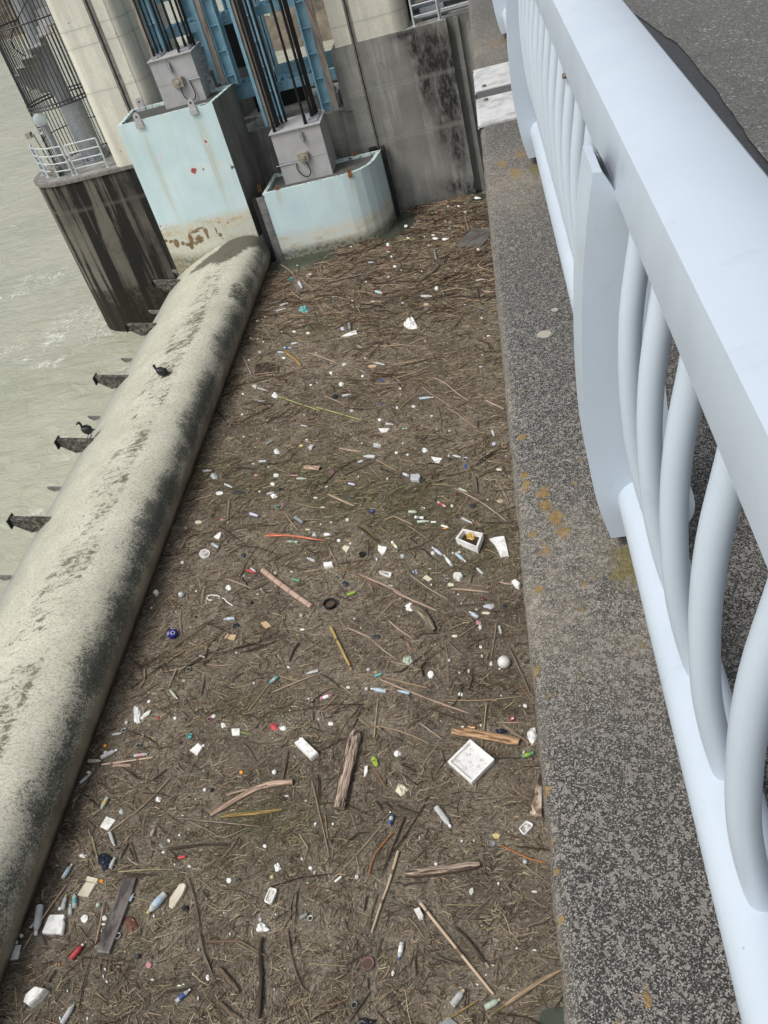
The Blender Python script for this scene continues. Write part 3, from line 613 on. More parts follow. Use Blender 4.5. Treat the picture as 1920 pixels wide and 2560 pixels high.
# ---- upper gate box (left) and lower gate box (right)
def gate_box(name, plan, ztop, zbot, front_n, label, side_from=None):
    root = empty(name, (sum(p[0] for p in plan) / len(plan), 30.3, zbot)); parts = []
    fr = MB(); n = front_n
    # front skin: dense rows
    pts = []
    for a, b in zip(plan[:n], plan[1:n]):
        a, b = Vector(a), Vector(b); k = max(1, int((b - a).length / .05)); pts += [a + (b - a) * i / k for i in range(k)]
    pts.append(Vector(plan[n - 1])); nzr = int((ztop - zbot) / .05)
    for k in range(nzr + 1):
        z = zbot + (ztop - zbot) * k / nzr; fr.v += [(p.x, p.y, z) for p in pts]
    m = len(pts)
    for k in range(nzr):
        for i in range(m - 1): a = k * m + i; fr.f.append((a, a + 1, a + m + 1, a + m))
    front = fr.build('front_panel', M['gate'], smooth=True, angle=30); parts.append(front)
    # sides and back
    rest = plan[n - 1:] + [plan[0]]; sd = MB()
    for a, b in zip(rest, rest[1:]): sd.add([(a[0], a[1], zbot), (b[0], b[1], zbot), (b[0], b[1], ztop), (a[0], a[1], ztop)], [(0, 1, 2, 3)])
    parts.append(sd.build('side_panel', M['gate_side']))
    # rim and sunken mesh deck
    c = Vector((sum(p[0] for p in plan) / len(plan), sum(p[1] for p in plan) / len(plan))); rm = MB(); N_ = len(plan)
    inn = []
    for i in range(N_):
        p, a, b = Vector(plan[i]), Vector(plan[i - 1]), Vector(plan[(i + 1) % N_])
        t1, t2 = (p - a).normalized(), (b - p).normalized(); nn = Vector((-(t1.y + t2.y), t1.x + t2.x)).normalized(); inn.append(p + nn * .13 / max(.5, nn.dot(Vector((-t1.y, t1.x)))))
    o_, i_ = [(p[0], p[1]) for p in plan], [(p.x, p.y) for p in inn]
    rm.v = [(x, y, ztop + .002) for x, y in o_] + [(x, y, ztop + .002) for x, y in i_] + [(x, y, ztop - .12) for x, y in i_]
    for i in range(N_): j = (i + 1) % N_; rm.f += [(i, j, N_ + j, N_ + i), (N_ + i, N_ + j, 2 * N_ + j, 2 * N_ + i)]
    parts.append(rm.build('rim', M['rim']))
    dk = MB(); dk.add([(x, y, ztop - .09) for x, y in i_], [tuple(range(N_))]); parts.append(dk.build('mesh_deck', M['grating']))
    return root, parts, front
def lug(x, y, z, mt, s=1.0, ang=0.):
    q = MB(); pts = [(-.11, 0), (-.11, .22)] + [(-.11 * math.cos(a), .22 + .11 * math.sin(a)) for a in [math.pi * k / 8 for k in range(1, 8)]] + [(.11, .22), (.11, 0)]
    n = len(pts); ca, sa = math.cos(ang), math.sin(ang); hole = [(.035 * math.cos(2 * math.pi * k / n - math.pi * .75), .2 + .035 * math.sin(-2 * math.pi * k / n + math.pi * .75)) for k in range(n)]
    def W(px_, pz, d): return (x + (px_ * ca - d * sa) * s, y + (px_ * sa + d * ca) * s, z + pz * s)
    v = [W(a, b, 0) for a, b in pts] + [W(a, b, .04) for a, b in pts]; fs = [tuple(range(n)), tuple(reversed(range(n, 2 * n)))] + [(i, i + n, (i + 1) % n + n, (i + 1) % n) for i in range(n)]
    q.add(v, fs); q.box((x - .13 * s, y - .03, z - .16 * s), (x + .13 * s, y + .001, z - .0)); o = q.build('lifting_lug', mt)
    h = MB(); h.tube([W(0, .2, -.006), W(0, .2, .046)], .035 * s, 10); ho = h.build('eye', M['black']); ho.parent = o; return o
up_plan = [(-12.33, 29.3), (-8.93, 29.3), (-8.6, 31.25), (-12.42, 31.35)]
root, parts, front = gate_box('upper_gate_box', up_plan, -5.8, -11.3, 2, '')
K3 = lambda x, y: aty('K3', x, y, 29.3); K1 = lambda x, y: aty('K1', x, y, 29.3)
rust = [(K3(955, 650), .045, .05, .8), (K3(985, 655), .05, .05, .8), (K3(1017, 665), .06, .12, .85), (K3(1055, 665), .05, .06, .8), (K3(1082, 672), .05, .06, .8), (K3(1100, 640), .05, .16, .85), (K3(1103, 680), .05, .1, .8), (K3(1120, 598), .12, .04, .8), (K3(1150, 578), .12, .03, .75), (K3(1185, 595), .05, .09, .85), (K3(1195, 620), .03, .12, .75), (K3(1150, 640), .11, .12, .72), (K3(1130, 665), .06, .06, .6), (K3(1270, 615), .06, .08, .6), (K3(1245, 590), .02, .12, .75), (K3(1262, 545), .04, .03, .7), (K3(1310, 545), .04, .03, .65), (K3(1285, 635), .06, .02, .7), (K3(1345, 225), .02, .06, .7), (K1(1395, 700), .03, .14, .7), (K1(1320, 678), .15, .02, .75), (K1(1500, 1080), .02, .1, .65)]
rust = [(c, a * 1.9, b * 1.6, g) for c, a, b, g in rust]
paint(front, 'rust', lambda co: blobs(co, rust, (0, 2, 2)))
reds = [(K1(1333, 917), .045, .045, .9), (K1(1322, 912), .02, .05, .8), (K1(1030, 1035), .05, .045, .45), (K1(1048, 1013), .03, .03, .85), (K1(1255, 1105), .075, .07, 1), (K1(1316, 1096), .03, .03, .9), (K3(925, 570), .05, .06, .6), (K3(960, 560), .06, .03, .6), (K3(1000, 548), .08, .02, .5), (K1(1435, 1060), .05, .08, .3)]
reds = [(c, a * 1.7, b * 1.6, g) for c, a, b, g in reds]
paint(front, 'redspot', lambda co: blobs(co, reds, (0, 2, 2)))
paint(front, 'band', lambda co: np.clip((-9.25 - co[:, 2]) / .25, 0, .97) * 1.0)
paint(front, 'algae', lambda co: np.clip((-10.28 - co[:, 2] + .12 * np.sin(co[:, 0] * 1.9 + 1)) / .35, 0, .97))
paint(front, 'run', lambda co: np.maximum(blobs(co, [(Vector((K1(1258, 720)[0], 0, -7.3)), .12, 1.3, 1), (Vector((K1(905, 800)[0], 0, -7.6)), .1, 1.5, .9), (Vector((K1(1330, 920)[0], 0, -8.1)), .1, .8, .8)], (0, 2, 2)), np.clip((-9.2 - co[:, 2]) / .6, 0, .6)))
for x, y in ((905, 805), (1258, 725)): p = K1(x, y); parts.append(lug(p[0], 29.26, -5.86, M['grey_paint']))
parts.append(lug(-12.0, 31.2, -5.8, M['grey_paint'])); parts.append(lug(-9.35, 31.2, -5.8, M['grey_paint'], 1.25))
adopt(root, *parts); tag(root, 'taller pale aqua steel gate box with rust patches and red paint marks above the weir', 'gate box', 'gate boxes below the wire ropes')
lo_plan = [(-8.30, 29.3), (-5.45, 29.3), (-5.1, 29.36), (-4.78, 29.52), (-4.52, 29.78), (-4.36, 30.12), (-4.28, 30.5), (-4.16, 31.15), (-8.2, 31.25)]
root, parts, front = gate_box('lower_gate_box', lo_plan, -9.0, -12.2, 8, '')
paint(front, 'rust', lambda co: blobs(co, [(Vector((-8.28, 0, -9.1)), .05, .12, .6), (aty('K4', 430, 340, 29.3), .12, .015, .55)], (0, 2, 2)))
paint(front, 'redspot', lambda co: co[:, 0] * 0)
paint(front, 'band', lambda co: np.clip((-10.45 - co[:, 2]) / .3, 0, .9))
paint(front, 'algae', lambda co: np.clip((-11.0 - co[:, 2]) / .25, 0, 1))
paint(front, 'run', lambda co: blobs(co, [(aty('K4', 222, 440, 29.3), .07, .35, .9), (aty('K4', 640, 360, 29.3), .07, .5, .9), (Vector((-5, 0, -10.8)), 1.2, .5, .5)], (0, 2, 2)))
for x, y, d in ((310, 1098, 29.34), (725, 1003, 29.34), (752, 893, 31.1), (212, 1110, 30.0)):
    p = aty('K2', x, y, d); parts.append(lug(p[0], d, -9.03, M['rust'], .55))
q = MB(); q.box((-8.56, 29.27, -12), (-8.305, 29.31, -9.08)); st = q.build('seal_strip', M['seal'])
q = MB()
for k in range(16):
    for x in (-8.50, -8.36): q.tube([(x, 29.272, -9.2 - .16 * k), (x, 29.258, -9.2 - .16 * k)], .014, 6)
b_ = q.build('bolts', M['bolt']); b_.parent = st
q = MB(); q.box((-8.72, 29.25, -12), (-8.565, 29.60, -9.1)); parts += [st, q.build('rubber_seal', M['black'])]
q = MB(); q.box((-4.62, 31.36, -11.6), (-4.36, 31.56, -8.95)); q.box((-4.16, 31.02, -12), (-4.06, 31.5, -8.98)); parts.append(q.build('edge_seal', M['black']))
adopt(root, *parts); tag(root, 'lower pale aqua steel gate box with rounded corner, standing in the debris', 'gate box', 'gate boxes below the wire ropes')

# ---- hoist boxes with ropes
def hoist(x0, x1, y0, y1, z0, z1, label, boxpt, ropes, K, rungs):
    root = empty('rope_anchor_box', ((x0 + x1) / 2, (y0 + y1) / 2, z0)); parts = []
    q = MB(); q.box((x0, y0, z0 - .1), (x1, y1, z1)); q.box((x0 - .05, y0 - .06, z1), (x1 + .05, y1 + .06, z1 + .03)); body = q.build('casing', M['grey_paint']); parts.append(body)
    q = MB(); q.box((x0 + .004, y0 - .006, z0 + .62), (x1 - .004, y0 - .001, z0 + .632)); parts.append(q.build('weld_seam', M['galv']))
    p = boxpt; q = MB(); q.box((p[0] - .16, y0 - .13, p[2] - .15), (p[0] + .16, y0 - .001, p[2] + .15)); q.box((p[0] - .21, y0 - .07, p[2] - .11), (p[0] + .21, y0 - .003, p[2] + .11)); q.tube([(p[0], y0 - .13, p[2]), (p[0], y0 - .17, p[2])], [.09, .06], 10)
    parts.append(q.build('junction_box', M['hardware']))
    q = MB(); pts = [Vector((p[0] + .02, y0 - .09, p[2] - .15)), Vector((p[0] + .02, y0 - .08, p[2] - .42)), Vector((p[0] + .14, y0 - .07, p[2] - .60)), Vector((p[0] + .34, y0 - .06, p[2] - .60)), Vector((p[0] + .42, y0 - .05, p[2] - .40)), Vector((p[0] + .36, y0 - .04, p[2] - .02))] if K > 0 else [Vector((p[0] + .02, y0 - .09, p[2] - .1)), Vector((p[0] + .10, y0 - .07, p[2] - .5)), Vector((p[0] - .02, y0 - .07, p[2] - .66)), Vector((p[0] - .2, y0 - .06, p[2] - .60)), Vector((p[0] - .34, y0 - .05, p[2] - .36)), Vector((p[0] - .30, y0 - .04, p[2] - .16))]
    q.tube([Vector(a) for a in crspline(pts, 4)], .017, 6, refup=(0, 1, 0)); parts.append(q.build('cable', M['black'], smooth=True))
    q = MB(); sx = p[0] + (.36 if K > 0 else -.36); q.tube([(sx, y0 - .03, p[2] - .02 if K > 0 else p[2] - .12), ((x1 + .05) if K > 0 else x0 - .12, y0 - .03, (p[2] - .02) if K > 0 else p[2] - .12)], .016, 6); parts.append(q.build('rod', M['galv']))
    q = MB(); hx = p[0] - .22 * K * .6; q.box((hx - .035, y0 - .11, z1 - .42), (hx + .05, y0 - .001, z1 - .12)); q.tube([(hx - .05, y0 - .08, z1 - .02), (hx - .05, y0 - .08, z1 - .34)], .02, 6); parts.append(q.build('hook', M['galv']))
    for k in range(5):
        if not rungs: break
        z = z1 - .35 - .24 * k; q = MB(); q.tube([(x1, y0 + .45, z), (x1 + .17, y0 + .45, z), (x1 + .17, y0 + .85, z), (x1, y0 + .85, z)], .013, 6); parts.append(q.build('rung', M['galv']))
    q = MB(); q.box((x0 + .1, y0 + .25, z1 + .03), (x0 + .38, y1 - .2, z1 + .07))
    for k in range(7): q.box((x0 + .06, y0 + .15 + .18 * k, z1 + .045), (x0 + .3, y0 + .22 + .18 * k, z1 + .10))
    parts.append(q.build('rope_clamp', M['galv']))
    q = MB(); q.box((x1 - .38, y0 + .25, z1 + .03), (x1 - .08, y1 - .2, z1 + .07))
    for k in range(7): q.box((x1 - .40, y0 + .15 + .18 * k, z1 + .045), (x1 - .05, y0 + .22 + .18 * k, z1 + .12))
    parts.append(q.build('rope_clamp', M['galv']))
    for i, (rx, ry, rr_) in enumerate(ropes):
        q = MB().tube([(rx, ry, z1 + .02), (rx, ry, 1.2)], rr_, 8); parts.append(q.build('wire_rope', M['black_rope'], smooth=True))
        q = MB().tube([(rx, ry, z1 + .03), (rx, ry, z1 + .34)], [rr_ * 1.5, rr_ * 1.25], 8); s_ = q.build('socket', M['black_rope']); s_.parent = parts[-1]
    adopt(root, *parts); tag(root, label, 'anchor box', 'rope anchor boxes on the gates')
jb = aty('K1', 1160, 530, 30.4)
hoist(-10.87, -9.40, 30.4, 31.75, -5.8, -4.42, 'upper grey rope anchor box on the taller gate box', jb, [(-10.72, 30.75, .036), (-10.66, 31.0, .036), (-10.60, 31.3, .03), (-10.40, 31.35, .036), (-10.32, 31.5, .03), (-9.80, 30.6, .045), (-9.62, 30.85, .04), (-9.52, 31.1, .045), (-9.46, 31.25, .045), (-9.50, 31.45, .04)], 1, True)
jb = aty('K2', 460, 900, 30.0)
hoist(-7.57, -5.84, 30.0, 31.5, -9.0, -7.38, 'lower grey rope anchor box on the rounded gate box', jb, [(-7.42, 30.15, .04), (-7.36, 30.4, .045), (-7.33, 30.6, .045), (-7.25, 30.85, .04), (-7.15, 31.1, .036), (-6.32, 30.2, .045), (-6.12, 30.6, .05), (-6.04, 30.8, .05), (-6.02, 31.05, .045)], -1, False)

# ---- blue guide frames
froot = empty('blue_steel_frame', (-8, 32, -7.6)); parts = []
def guide(xs, xe, z0, side, y=31.35, rungs=False, name='guide_column', strip=True):
    """strip from xs..xe faced with a worn rail, with a blue channel behind it on one side"""
    if strip: q = MB(); q.box((xs, y, z0), (xe, y + .12, 1.2)); parts.append(q.build('guide_rail', M['strip']))
    a, b = (xe + .003, xe + .38) if side > 0 else (xs - .38, xs - .003)
    q = MB(); q.box((min(a, b), y + .06, z0 + .02), (min(a, b) + .05, y + .34, 1.2)); q.box((max(a, b) - .05, y + .06, z0 + .02), (max(a, b), y + .34, 1.2)); q.box((min(a, b) + .05, y + .20, z0 + .02), (max(a, b) - .05, y + .23, 1.2))
    z = z0 + .3
    while z < 1: q.box((min(a, b) + .05, y + .10, z), (max(a, b) - .05, y + .20, z + .03)); z += .78
    q.box((min(a, b) - .06, y + .34, z0 + .02), (max(a, b) + .06, y + .37, 1.2)); parts.append(q.build(name, M['blue']))
    if rungs:
        lx = max(a, b) + .10; q = MB(); q.box((lx, y + .1, z0 + .1), (lx + .04, y + .16, 1.2)); q.box((lx + .28, y + .1, z0 + .1), (lx + .32, y + .16, 1.2)); z = z0 + .2
        while z < 1.1: q.tube([(lx + .04, y + .13, z), (lx + .28, y + .13, z)], .012, 6); z += .28
        parts.append(q.build('ladder', M['blue']))
guide(-11.06, -10.88, -4.6, 1); guide(-9.02, -8.84, -5.9, 1, 31.36); guide(-7.85, -7.66, -7.45, 1); guide(-5.50, -5.28, -7.45, -1)
q = MB(); q.box((-7.97, 31.3, -7.4), (-7.86, 31.5, 1.2)); q.box((-9.14, 31.33, -5.7), (-9.03, 31.5, 1.2)); parts.append(q.build('guide_flange', M['blue']))
def beam(x0, x1, zf, hf, y, dep, back=True, n=5):
    q = MB(); q.box((x0, y, zf - hf), (x1, y + .03, zf)); q.box((x0, y + .03, zf - hf * .5 - .012), (x1, y + dep, zf - hf * .5 + .012)); q.box((x0, y + dep, zf - hf), (x1, y + dep + .03, zf))
    for k in range(n + 1): x = x0 + (x1 - x0) * (k + .5) / (n + 1); q.box((x, y + .03, zf - hf * .5 + .012), (x + .02, y + dep, zf - .02))
    parts.append(q.build('cross_beam', M['blue']))
    q = MB()
    for k in (0, 1):
        for x in (x0 + .12, x0 + .3, (x0 + x1) / 2, x1 - .3, x1 - .12): q.tube([(x, y, zf - .07 - k * (hf - .14)), (x, y - .012, zf - .07 - k * (hf - .14))], .014, 6)
    b = q.build('bolts', M['dark_bar']); b.parent = parts[-1]
beam(-10.72, -9.1, -3.84, .30, 32.0, .95); beam(-8.72, -8.0, -3.87, .30, 32.0, .95, n=2); beam(-7.45, -5.55, -3.90, .28, 32.0, .95)
beam(-10.72, -9.1, -6.3, .32, 32.0, .95); beam(-8.82, -7.85, -6.02, .48, 32.0, .9, n=2); beam(-7.45, -5.65, -6.25, .31, 32.0, .9, n=4); beam(-7.6, -4.9, -6.05, .5, 33.6, .3, n=5); beam(-10.9, -8.9, -2.9, .3, 33.4, .9)
beam(-8.9, -4.9, -3.0, .3, 33.2, .9, n=6)
adopt(froot, *parts); tag(froot, 'blue steel guide frame with cross beams between the two concrete piers', 'steel frame')
# black blocks that paint the opening's deep shade, and second row of blue columns behind
q = MB(); q.box((-9.2, 34.2, -5.9), (-8.05, 34.8, -4.25)); q.box((-9.0, 34.9, -7.66), (-7.0, 35.8, -6.6)); hroot = q.build('opening_shade_block', M['void']); tag(hroot, 'black block painted in as the shaded opening behind the middle of the blue frame', 'housing')
broot = empty('blue_column_row', (-9, 38, -7.6)); parts = []
for x, y, wd in ((-9.9, 38.2, .5), (-8.95, 38.2, .14), (-8.65, 38.2, .10), (-11.6, 38.2, .4)):
    q = MB(); q.box((x, y, -8.0), (x + .05, y + .45, 1)); q.box((x + wd, y, -8.0), (x + wd + .05, y + .45, 1)); q.box((x + .05, y + .2, -8), (x + wd, y + .24, 1))
    for k in range(8): q.box((x + .05, y + .05, -7.6 + k * 1.05), (x + wd, y + .2, -7.57 + k * 1.05))
    parts.append(q.build('column', M['blue']))
q = MB(); q.box((-12, 38.3, -7.9), (-5.2, 38.8, -7.5)); parts.append(q.build('sill_beam', M['blue']))
adopt(broot, *parts); broot.name = 'blue_steel_frame'; tag(broot, 'rear row of blue steel columns seen through the gate opening', 'steel frame')
q = MB(); q.prism([(-10.9, 36.4), (-9.9, 36.4), (-9.6, 37.6), (-10.9, 37.6)], -9.5, -6.1); tag(q.build('rear_gate_box', M['gate_side']), 'small grey brown gate box top behind the blue frame', 'gate box')
q = MB(); q.box((-6.6, 32.9, -7.672), (-5.45, 33.8, -7.25)); q.box((-6.5, 32.93, -7.25), (-5.6, 33.7, -7.15)); tag(q.build('deck_cabinet', M['grey_paint']), 'low grey steel cabinet on the slot floor behind the right guide', 'cabinet')
pl_ = MB()
for k in range(4):
    for j in range(3): pl_.box((-6.55 + .12 * k, 32.885, -7.42 + .07 * j), (-6.48 + .12 * k, 32.9, -7.39 + .07 * j))
tag(pl_.build('vent_slots', M['rim']), 'white slotted vent plate in front of the low grey cabinet', 'vent plate')
# far wall piece that closes the slot below the rear frame
q = MB(); q.box((-12.3, 36.01, -14.4), (9, 39.2, -8.05)); tag(q.build('rear_pier_wall', M['concrete_grey']), 'rear concrete pier block below the rear blue columns', 'pier')

# ---- left platform: stair cage, column, pedestal, railing, floodlight
CX, CY = -15.72, 33.75
cg = empty('spiral_stair', (CX, CY, -7.6)); parts = []
q = MB().tube([(CX, CY, -7.58), (CX, CY, 1.0)], .30, 24); parts.append(q.build('centre_column', M['galv'], smooth=True, angle=50))
q = MB().tube([(CX + .2, CY - .1, -7.595), (CX + .2, CY - .1, -5.45)], .44, 24); q.tube([(CX + .2, CY - .1, -7.597), (CX + .2, CY - .1, -7.50)], .56, 24)
for k in range(10): a = k * .628; q.box((CX + .2 + .5 * math.cos(a) - .03, CY - .1 + .5 * math.sin(a) - .03, -7.5), (CX + .2 + .5 * math.cos(a) + .03, CY - .1 + .5 * math.sin(a) + .03, -7.34))
parts.append(q.build('pedestal', M['galv'], smooth=True, angle=30))
for k in range(22):
    a0 = math.pi * .62 + k * .36; z = -5.25 + .235 * k; q = MB(); r = 1.32; P = []
    pts = [(.3 * math.cos(a0), .3 * math.sin(a0)), (r * math.cos(a0 - .02), r * math.sin(a0 - .02)), (r * math.cos(a0 + .42), r * math.sin(a0 + .42)), (.3 * math.cos(a0 + .42), .3 * math.sin(a0 + .42))]
    q.prism([(CX + x, CY + y) for x, y in pts], z, z + .035); q.obox((CX + pts[0][0], CY + pts[0][1], z - .2), (pts[1][0] - pts[0][0], pts[1][1] - pts[0][1], 0), (-.015 * math.sin(a0), .015 * math.cos(a0), 0), (0, 0, .2)); parts.append(q.build('step', M['grey_paint']))
bars = []
for k in range(58):
    a = 2 * math.pi * k / 58; ca, sa = math.cos(a), math.sin(a)
    if ca > .80 and sa > -.2 : continue
    low = -7.5 if (sa > -.55 and ca < .2) or sa > .3 else -5.3
    if not bars: bars.append(MB().tube([(0, 0, 0), (0, 0, 6.5)], .019, 6).build('cage_bar', M['dark_bar'])); b = bars[0]
    else: b = bars[0].copy(); C.objects.link(b); bars.append(b)
    b.location = (CX + 1.38 * ca, CY + 1.38 * sa, low if low > -6 else -7.5); b.scale = (1, 1, 1 if low > -6 else 1.34)
parts += bars
for z in (-5.3, -5.18, -2.6, -6.4, -7.45):
    q = MB(); n = 40; a0, a1 = (0, 2 * math.pi) if z > -6 else (math.pi * .2, math.pi * 1.25)
    q.tube([(CX + 1.40 * math.cos(a0 + (a1 - a0) * k / n), CY + 1.40 * math.sin(a0 + (a1 - a0) * k / n), z) for k in range(n + 1)], .028 if z > -6 else .018, 6); parts.append(q.build('cage_ring', M['dark_bar'], smooth=True))
q = MB().tube([(CX + .9 * math.cos(1.9 + k * .18), CY + .9 * math.sin(1.9 + k * .18), -4.3 + .118 * k) for k in range(40)], .022, 6); parts.append(q.build('handrail', M['dark_bar'], smooth=True))
adopt(cg, *parts); tag(cg, 'dark barred spiral staircase cage with grey column and pedestal on the left pier', 'spiral stair')
def pipe_rail(pts, z0, heights, label, name='platform_railing', posts=None, pr_=.026):
    root = empty(name, (pts[0][0], pts[0][1], z0)); parts = []
    for x, y in pts:
        q = MB().tube([(x, y, z0), (x, y, z0 + heights[-1])], pr_ * 1.3, 8); q.box((x - .07, y - .05, z0), (x + .07, y + .05, z0 + .02)); parts.append(q.build('upright', M['white_pipe']))
    for h in heights: parts.append(MB().tube([(x, y, z0 + h) for x, y in pts], pr_, 8).build('rail', M['white_pipe'], smooth=True, angle=60))
    adopt(root, *parts); tag(root, label, 'railing', 'pipe railings on the piers'); return root
H4 = (.22, .50, .78, 1.08)
pipe_rail([(-15.72, 32.06), (-14.42, 32.0)], -7.6, H4, 'pipe railing section between the stair pedestal and the left column')
pipe_rail([(-17.2, 32.72), (-16.6, 32.30), (-15.9, 32.10)], -7.6, H4, 'curved pipe railing section beside the floodlight on the left pier')
pipe_rail([(-17.86, 33.75), (-17.62, 33.2), (-17.28, 32.80)], -7.6, H4, 'outermost pipe railing section at the left pier nose')
fl = empty('floodlight', (-16.45, 32.75, -7.6)); parts = []
q = MB().tube([(-16.45, 32.75, -7.6), (-16.45, 32.75, -5.85)], .10, 14); q.tube([(-16.45, 32.75, -7.598), (-16.45, 32.75, -7.55)], .2, 14); parts.append(q.build('stand', M['galv'], smooth=True, angle=50))
lp_ = aty('K1', 258, 775, 32.6); dv = Vector((.45, -1, -.35)).normalized()
q = MB().tube([Vector(lp_) - dv * .30, Vector(lp_) - dv * .12, Vector(lp_)], [.10, .22, .27], 20); parts.append(q.build('housing', M['galv'], smooth=True, angle=50))
q = MB().tube([Vector(lp_) + dv * .002, Vector(lp_) + dv * .05], [.255, .16], 20); parts.append(q.build('lens', simple('frosted_lamp_glass', (.72, .80, .82), .12, 0, .1, 5), smooth=True, angle=50))
q = MB().tube([Vector(lp_) - dv * .2, (-16.3, 32.75, -5.7), (-16.45, 32.75, -5.88)], .03, 8); parts.append(q.build('bracket', M['galv']))
adopt(fl, *parts); tag(fl, 'round floodlight on a grey post in front of the stair cage', 'floodlight')
sp = empty('signal_post', (-17.25, 33.0, -7.6)); a = aty('K1', 185, 870, 33.0)
q = MB().tube([(-17.0, 33.0, -7.6), (-17.15, 33.0, -6.1)], .03, 8); b = MB(); b.box((a[0] - .10, 32.9, a[2] - .14), (a[0] + .10, 33.1, a[2] + .06)); b2 = MB().tube([(a[0], 33, a[2] - .1), (-17.15, 33, -6.1)], .05, 8)
adopt(sp, q.build('stalk', M['hardware']), b.build('head', M['hardware']), b2.build('arm', M['galv'])); tag(sp, 'small ochre device on a short stalk at the left end of the platform', 'device')
a = aty('K1', 355, 1095, 32.5); q = MB().tube([(a[0], 32.35, -7.42), (a[0], 32.60, -7.38)], .17, 18); q.box((a[0] - .2, 32.62, -7.6), (a[0] + .1, 32.85, -7.3)); tag(q.build('winch_drum', M['hardware'], smooth=True, angle=40), 'small ochre winch drum behind the curved platform railing', 'winch')
a = aty('K1', 262, 840, 32.5); q = MB(); q.box((a[0] - .06, 32.45, a[2] - .16), (a[0] + .06, 32.47, a[2] + .16)); b = MB(); b.box((a[0] - .025, 32.44, a[2] - .06), (a[0] + .03, 32.449, a[2] + .03)); b.box((a[0] - .05, 32.44, a[2] + .08), (a[0] + .05, 32.449, a[2] + .12))
root = empty('notice_plate', (a[0], 32.46, a[2])); adopt(root, q.build('plate', M['plate']), b.build('mark', M['void'])); tag(root, 'small white notice plate with dark mark below the floodlight', 'sign')
# right platform
pipe_rail([(-2.22, 31.75), (-1.38, 31.75)], -5.63, (.28, .60, .95), 'pipe railing on the right pier platform, left section next to the column')
pipe_rail([(-1.33, 31.8), (-.30, 31.85)], -5.63, (.28, .60, .95), 'pipe railing on the right pier platform, section next to the bridge')
q = MB()
for k in range(6): q.box((-2.3, 33.0 + .42 * k, -5.60 + .18 * k), (.2, 33.40 + .42 * k, -5.56 + .18 * k))
q.box((-2.34, 33.0, -5.62), (-2.30, 35.5, -4.5)); tag(q.build('steel_steps', M['galv']), 'grey steel steps on the right pier platform behind the railing', 'steps')
q = MB(); q.box((-2.0, 32.4, -5.61), (-1.2, 32.7, -5.3)); q.tube([(-2.2, 32.3, -5.5), (.1, 32.35, -5.5)], .06, 8); tag(q.build('pipe_duct', M['galv']), 'grey duct and pipe lying on the right pier platform', 'duct')
# ================================================================== THE DEBRIS
GREEN = [(atz('B', 250, 260, WZ), 1.0, .5, .8), (atz('B', 900, 320, WZ), 2.2, .9, .8), (atz('C', 150, 480, WZ), 1.5, .8, .9), (atz('C', 600, 620, WZ), 1.4, .9, .9), (atz('C', 1180, 820, WZ), .8, .6, .9), (atz('C', 1150, 1020, WZ), 1.2, .4, .8), (atz('A', 450, 480, WZ), 1.4, .5, .6),
         (atz('F', 1300, 680, WZ), 1.0, .5, .8), (atz('G', 1150, 260, WZ), .2, .8, .6), (atz('G', 930, 640, WZ), .15, .8, .6), (atz('D', 820, 1040, WZ), .9, .4, .35)]
SILT = [(atz('C', 200, 400, WZ), 1.5, .9, .9), (atz('C', 450, 420, WZ), 1.6, .8, .8), (atz('B', 400, 160, WZ), 1.2, .6, .9), (atz('A', 900, 420, WZ), 2.6, 1.8, .6), (atz('D', 800, 1040, WZ), 1.0, .5, .8), (atz('D', 1000, 730, WZ), 1.2, .4, .6),
        (atz('F', 380, 570, WZ), .8, .3, .8), (atz('I', 200, 300, WZ), 1.2, .6, .5), (atz('A', 1250, 520, WZ), 2, 1.6, .5), (atz('H', 350, 700, WZ), 1.0, .5, .4), (atz('G', 800, 1150, WZ), 1.0, .4, .5)]
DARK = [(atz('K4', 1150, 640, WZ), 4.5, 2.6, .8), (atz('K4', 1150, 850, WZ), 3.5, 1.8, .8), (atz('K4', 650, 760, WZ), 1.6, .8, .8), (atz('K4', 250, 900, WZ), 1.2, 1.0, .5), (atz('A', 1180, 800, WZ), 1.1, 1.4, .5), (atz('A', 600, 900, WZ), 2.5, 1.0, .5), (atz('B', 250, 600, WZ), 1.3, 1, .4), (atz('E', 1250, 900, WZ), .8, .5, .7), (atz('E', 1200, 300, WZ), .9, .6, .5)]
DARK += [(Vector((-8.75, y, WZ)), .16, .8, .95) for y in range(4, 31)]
HOLE = [(atz('K4', 370, 800, WZ), 1.25, .62), (atz('K4', 290, 800, WZ), .5, .35), (atz('K4', 900, 590, WZ), .75, 1.0), (atz('K4', 860, 650, WZ), .6, .5), (atz('K7', 545, 2150, WZ), .26, .18), (Vector((-1.1, 31.2, WZ)), .3, .4)]
def in_hole(x, y, e=0.):
    for c, a, b in HOLE:
        if ((x - c[0]) / a) ** 2 + ((y - c[1]) / b) ** 2 < 1 + e + .5 * nz(x * 2.5, y * 2.5): return True
    return False
def hole_d(x, y):
    d = 9.
    for c, a, b in HOLE: d = min(d, ((x - c[0]) / a) ** 2 + ((y - c[1]) / b) ** 2 - .5 * nz(x * 2.5, y * 2.5) - .25 * nz(x * 9, y * 9))
    return min(1, max(0, (1.35 - d) / .5))
xs = np.arange(-8.86, .9, .11); ys = np.concatenate([np.arange(2.5, 10, .11), np.arange(10, 31.75, .15)])
mb = MB(); nx = len(xs)
for y in ys:
    for x in xs: mb.v.append((x, y, WZ - .012 + .012 * nz(x * 2, y * 2) + .010 * nz(x * 7, y * 7) + .012 * nz(x * 15, y * 15) - .09 * hole_d(x, y)))
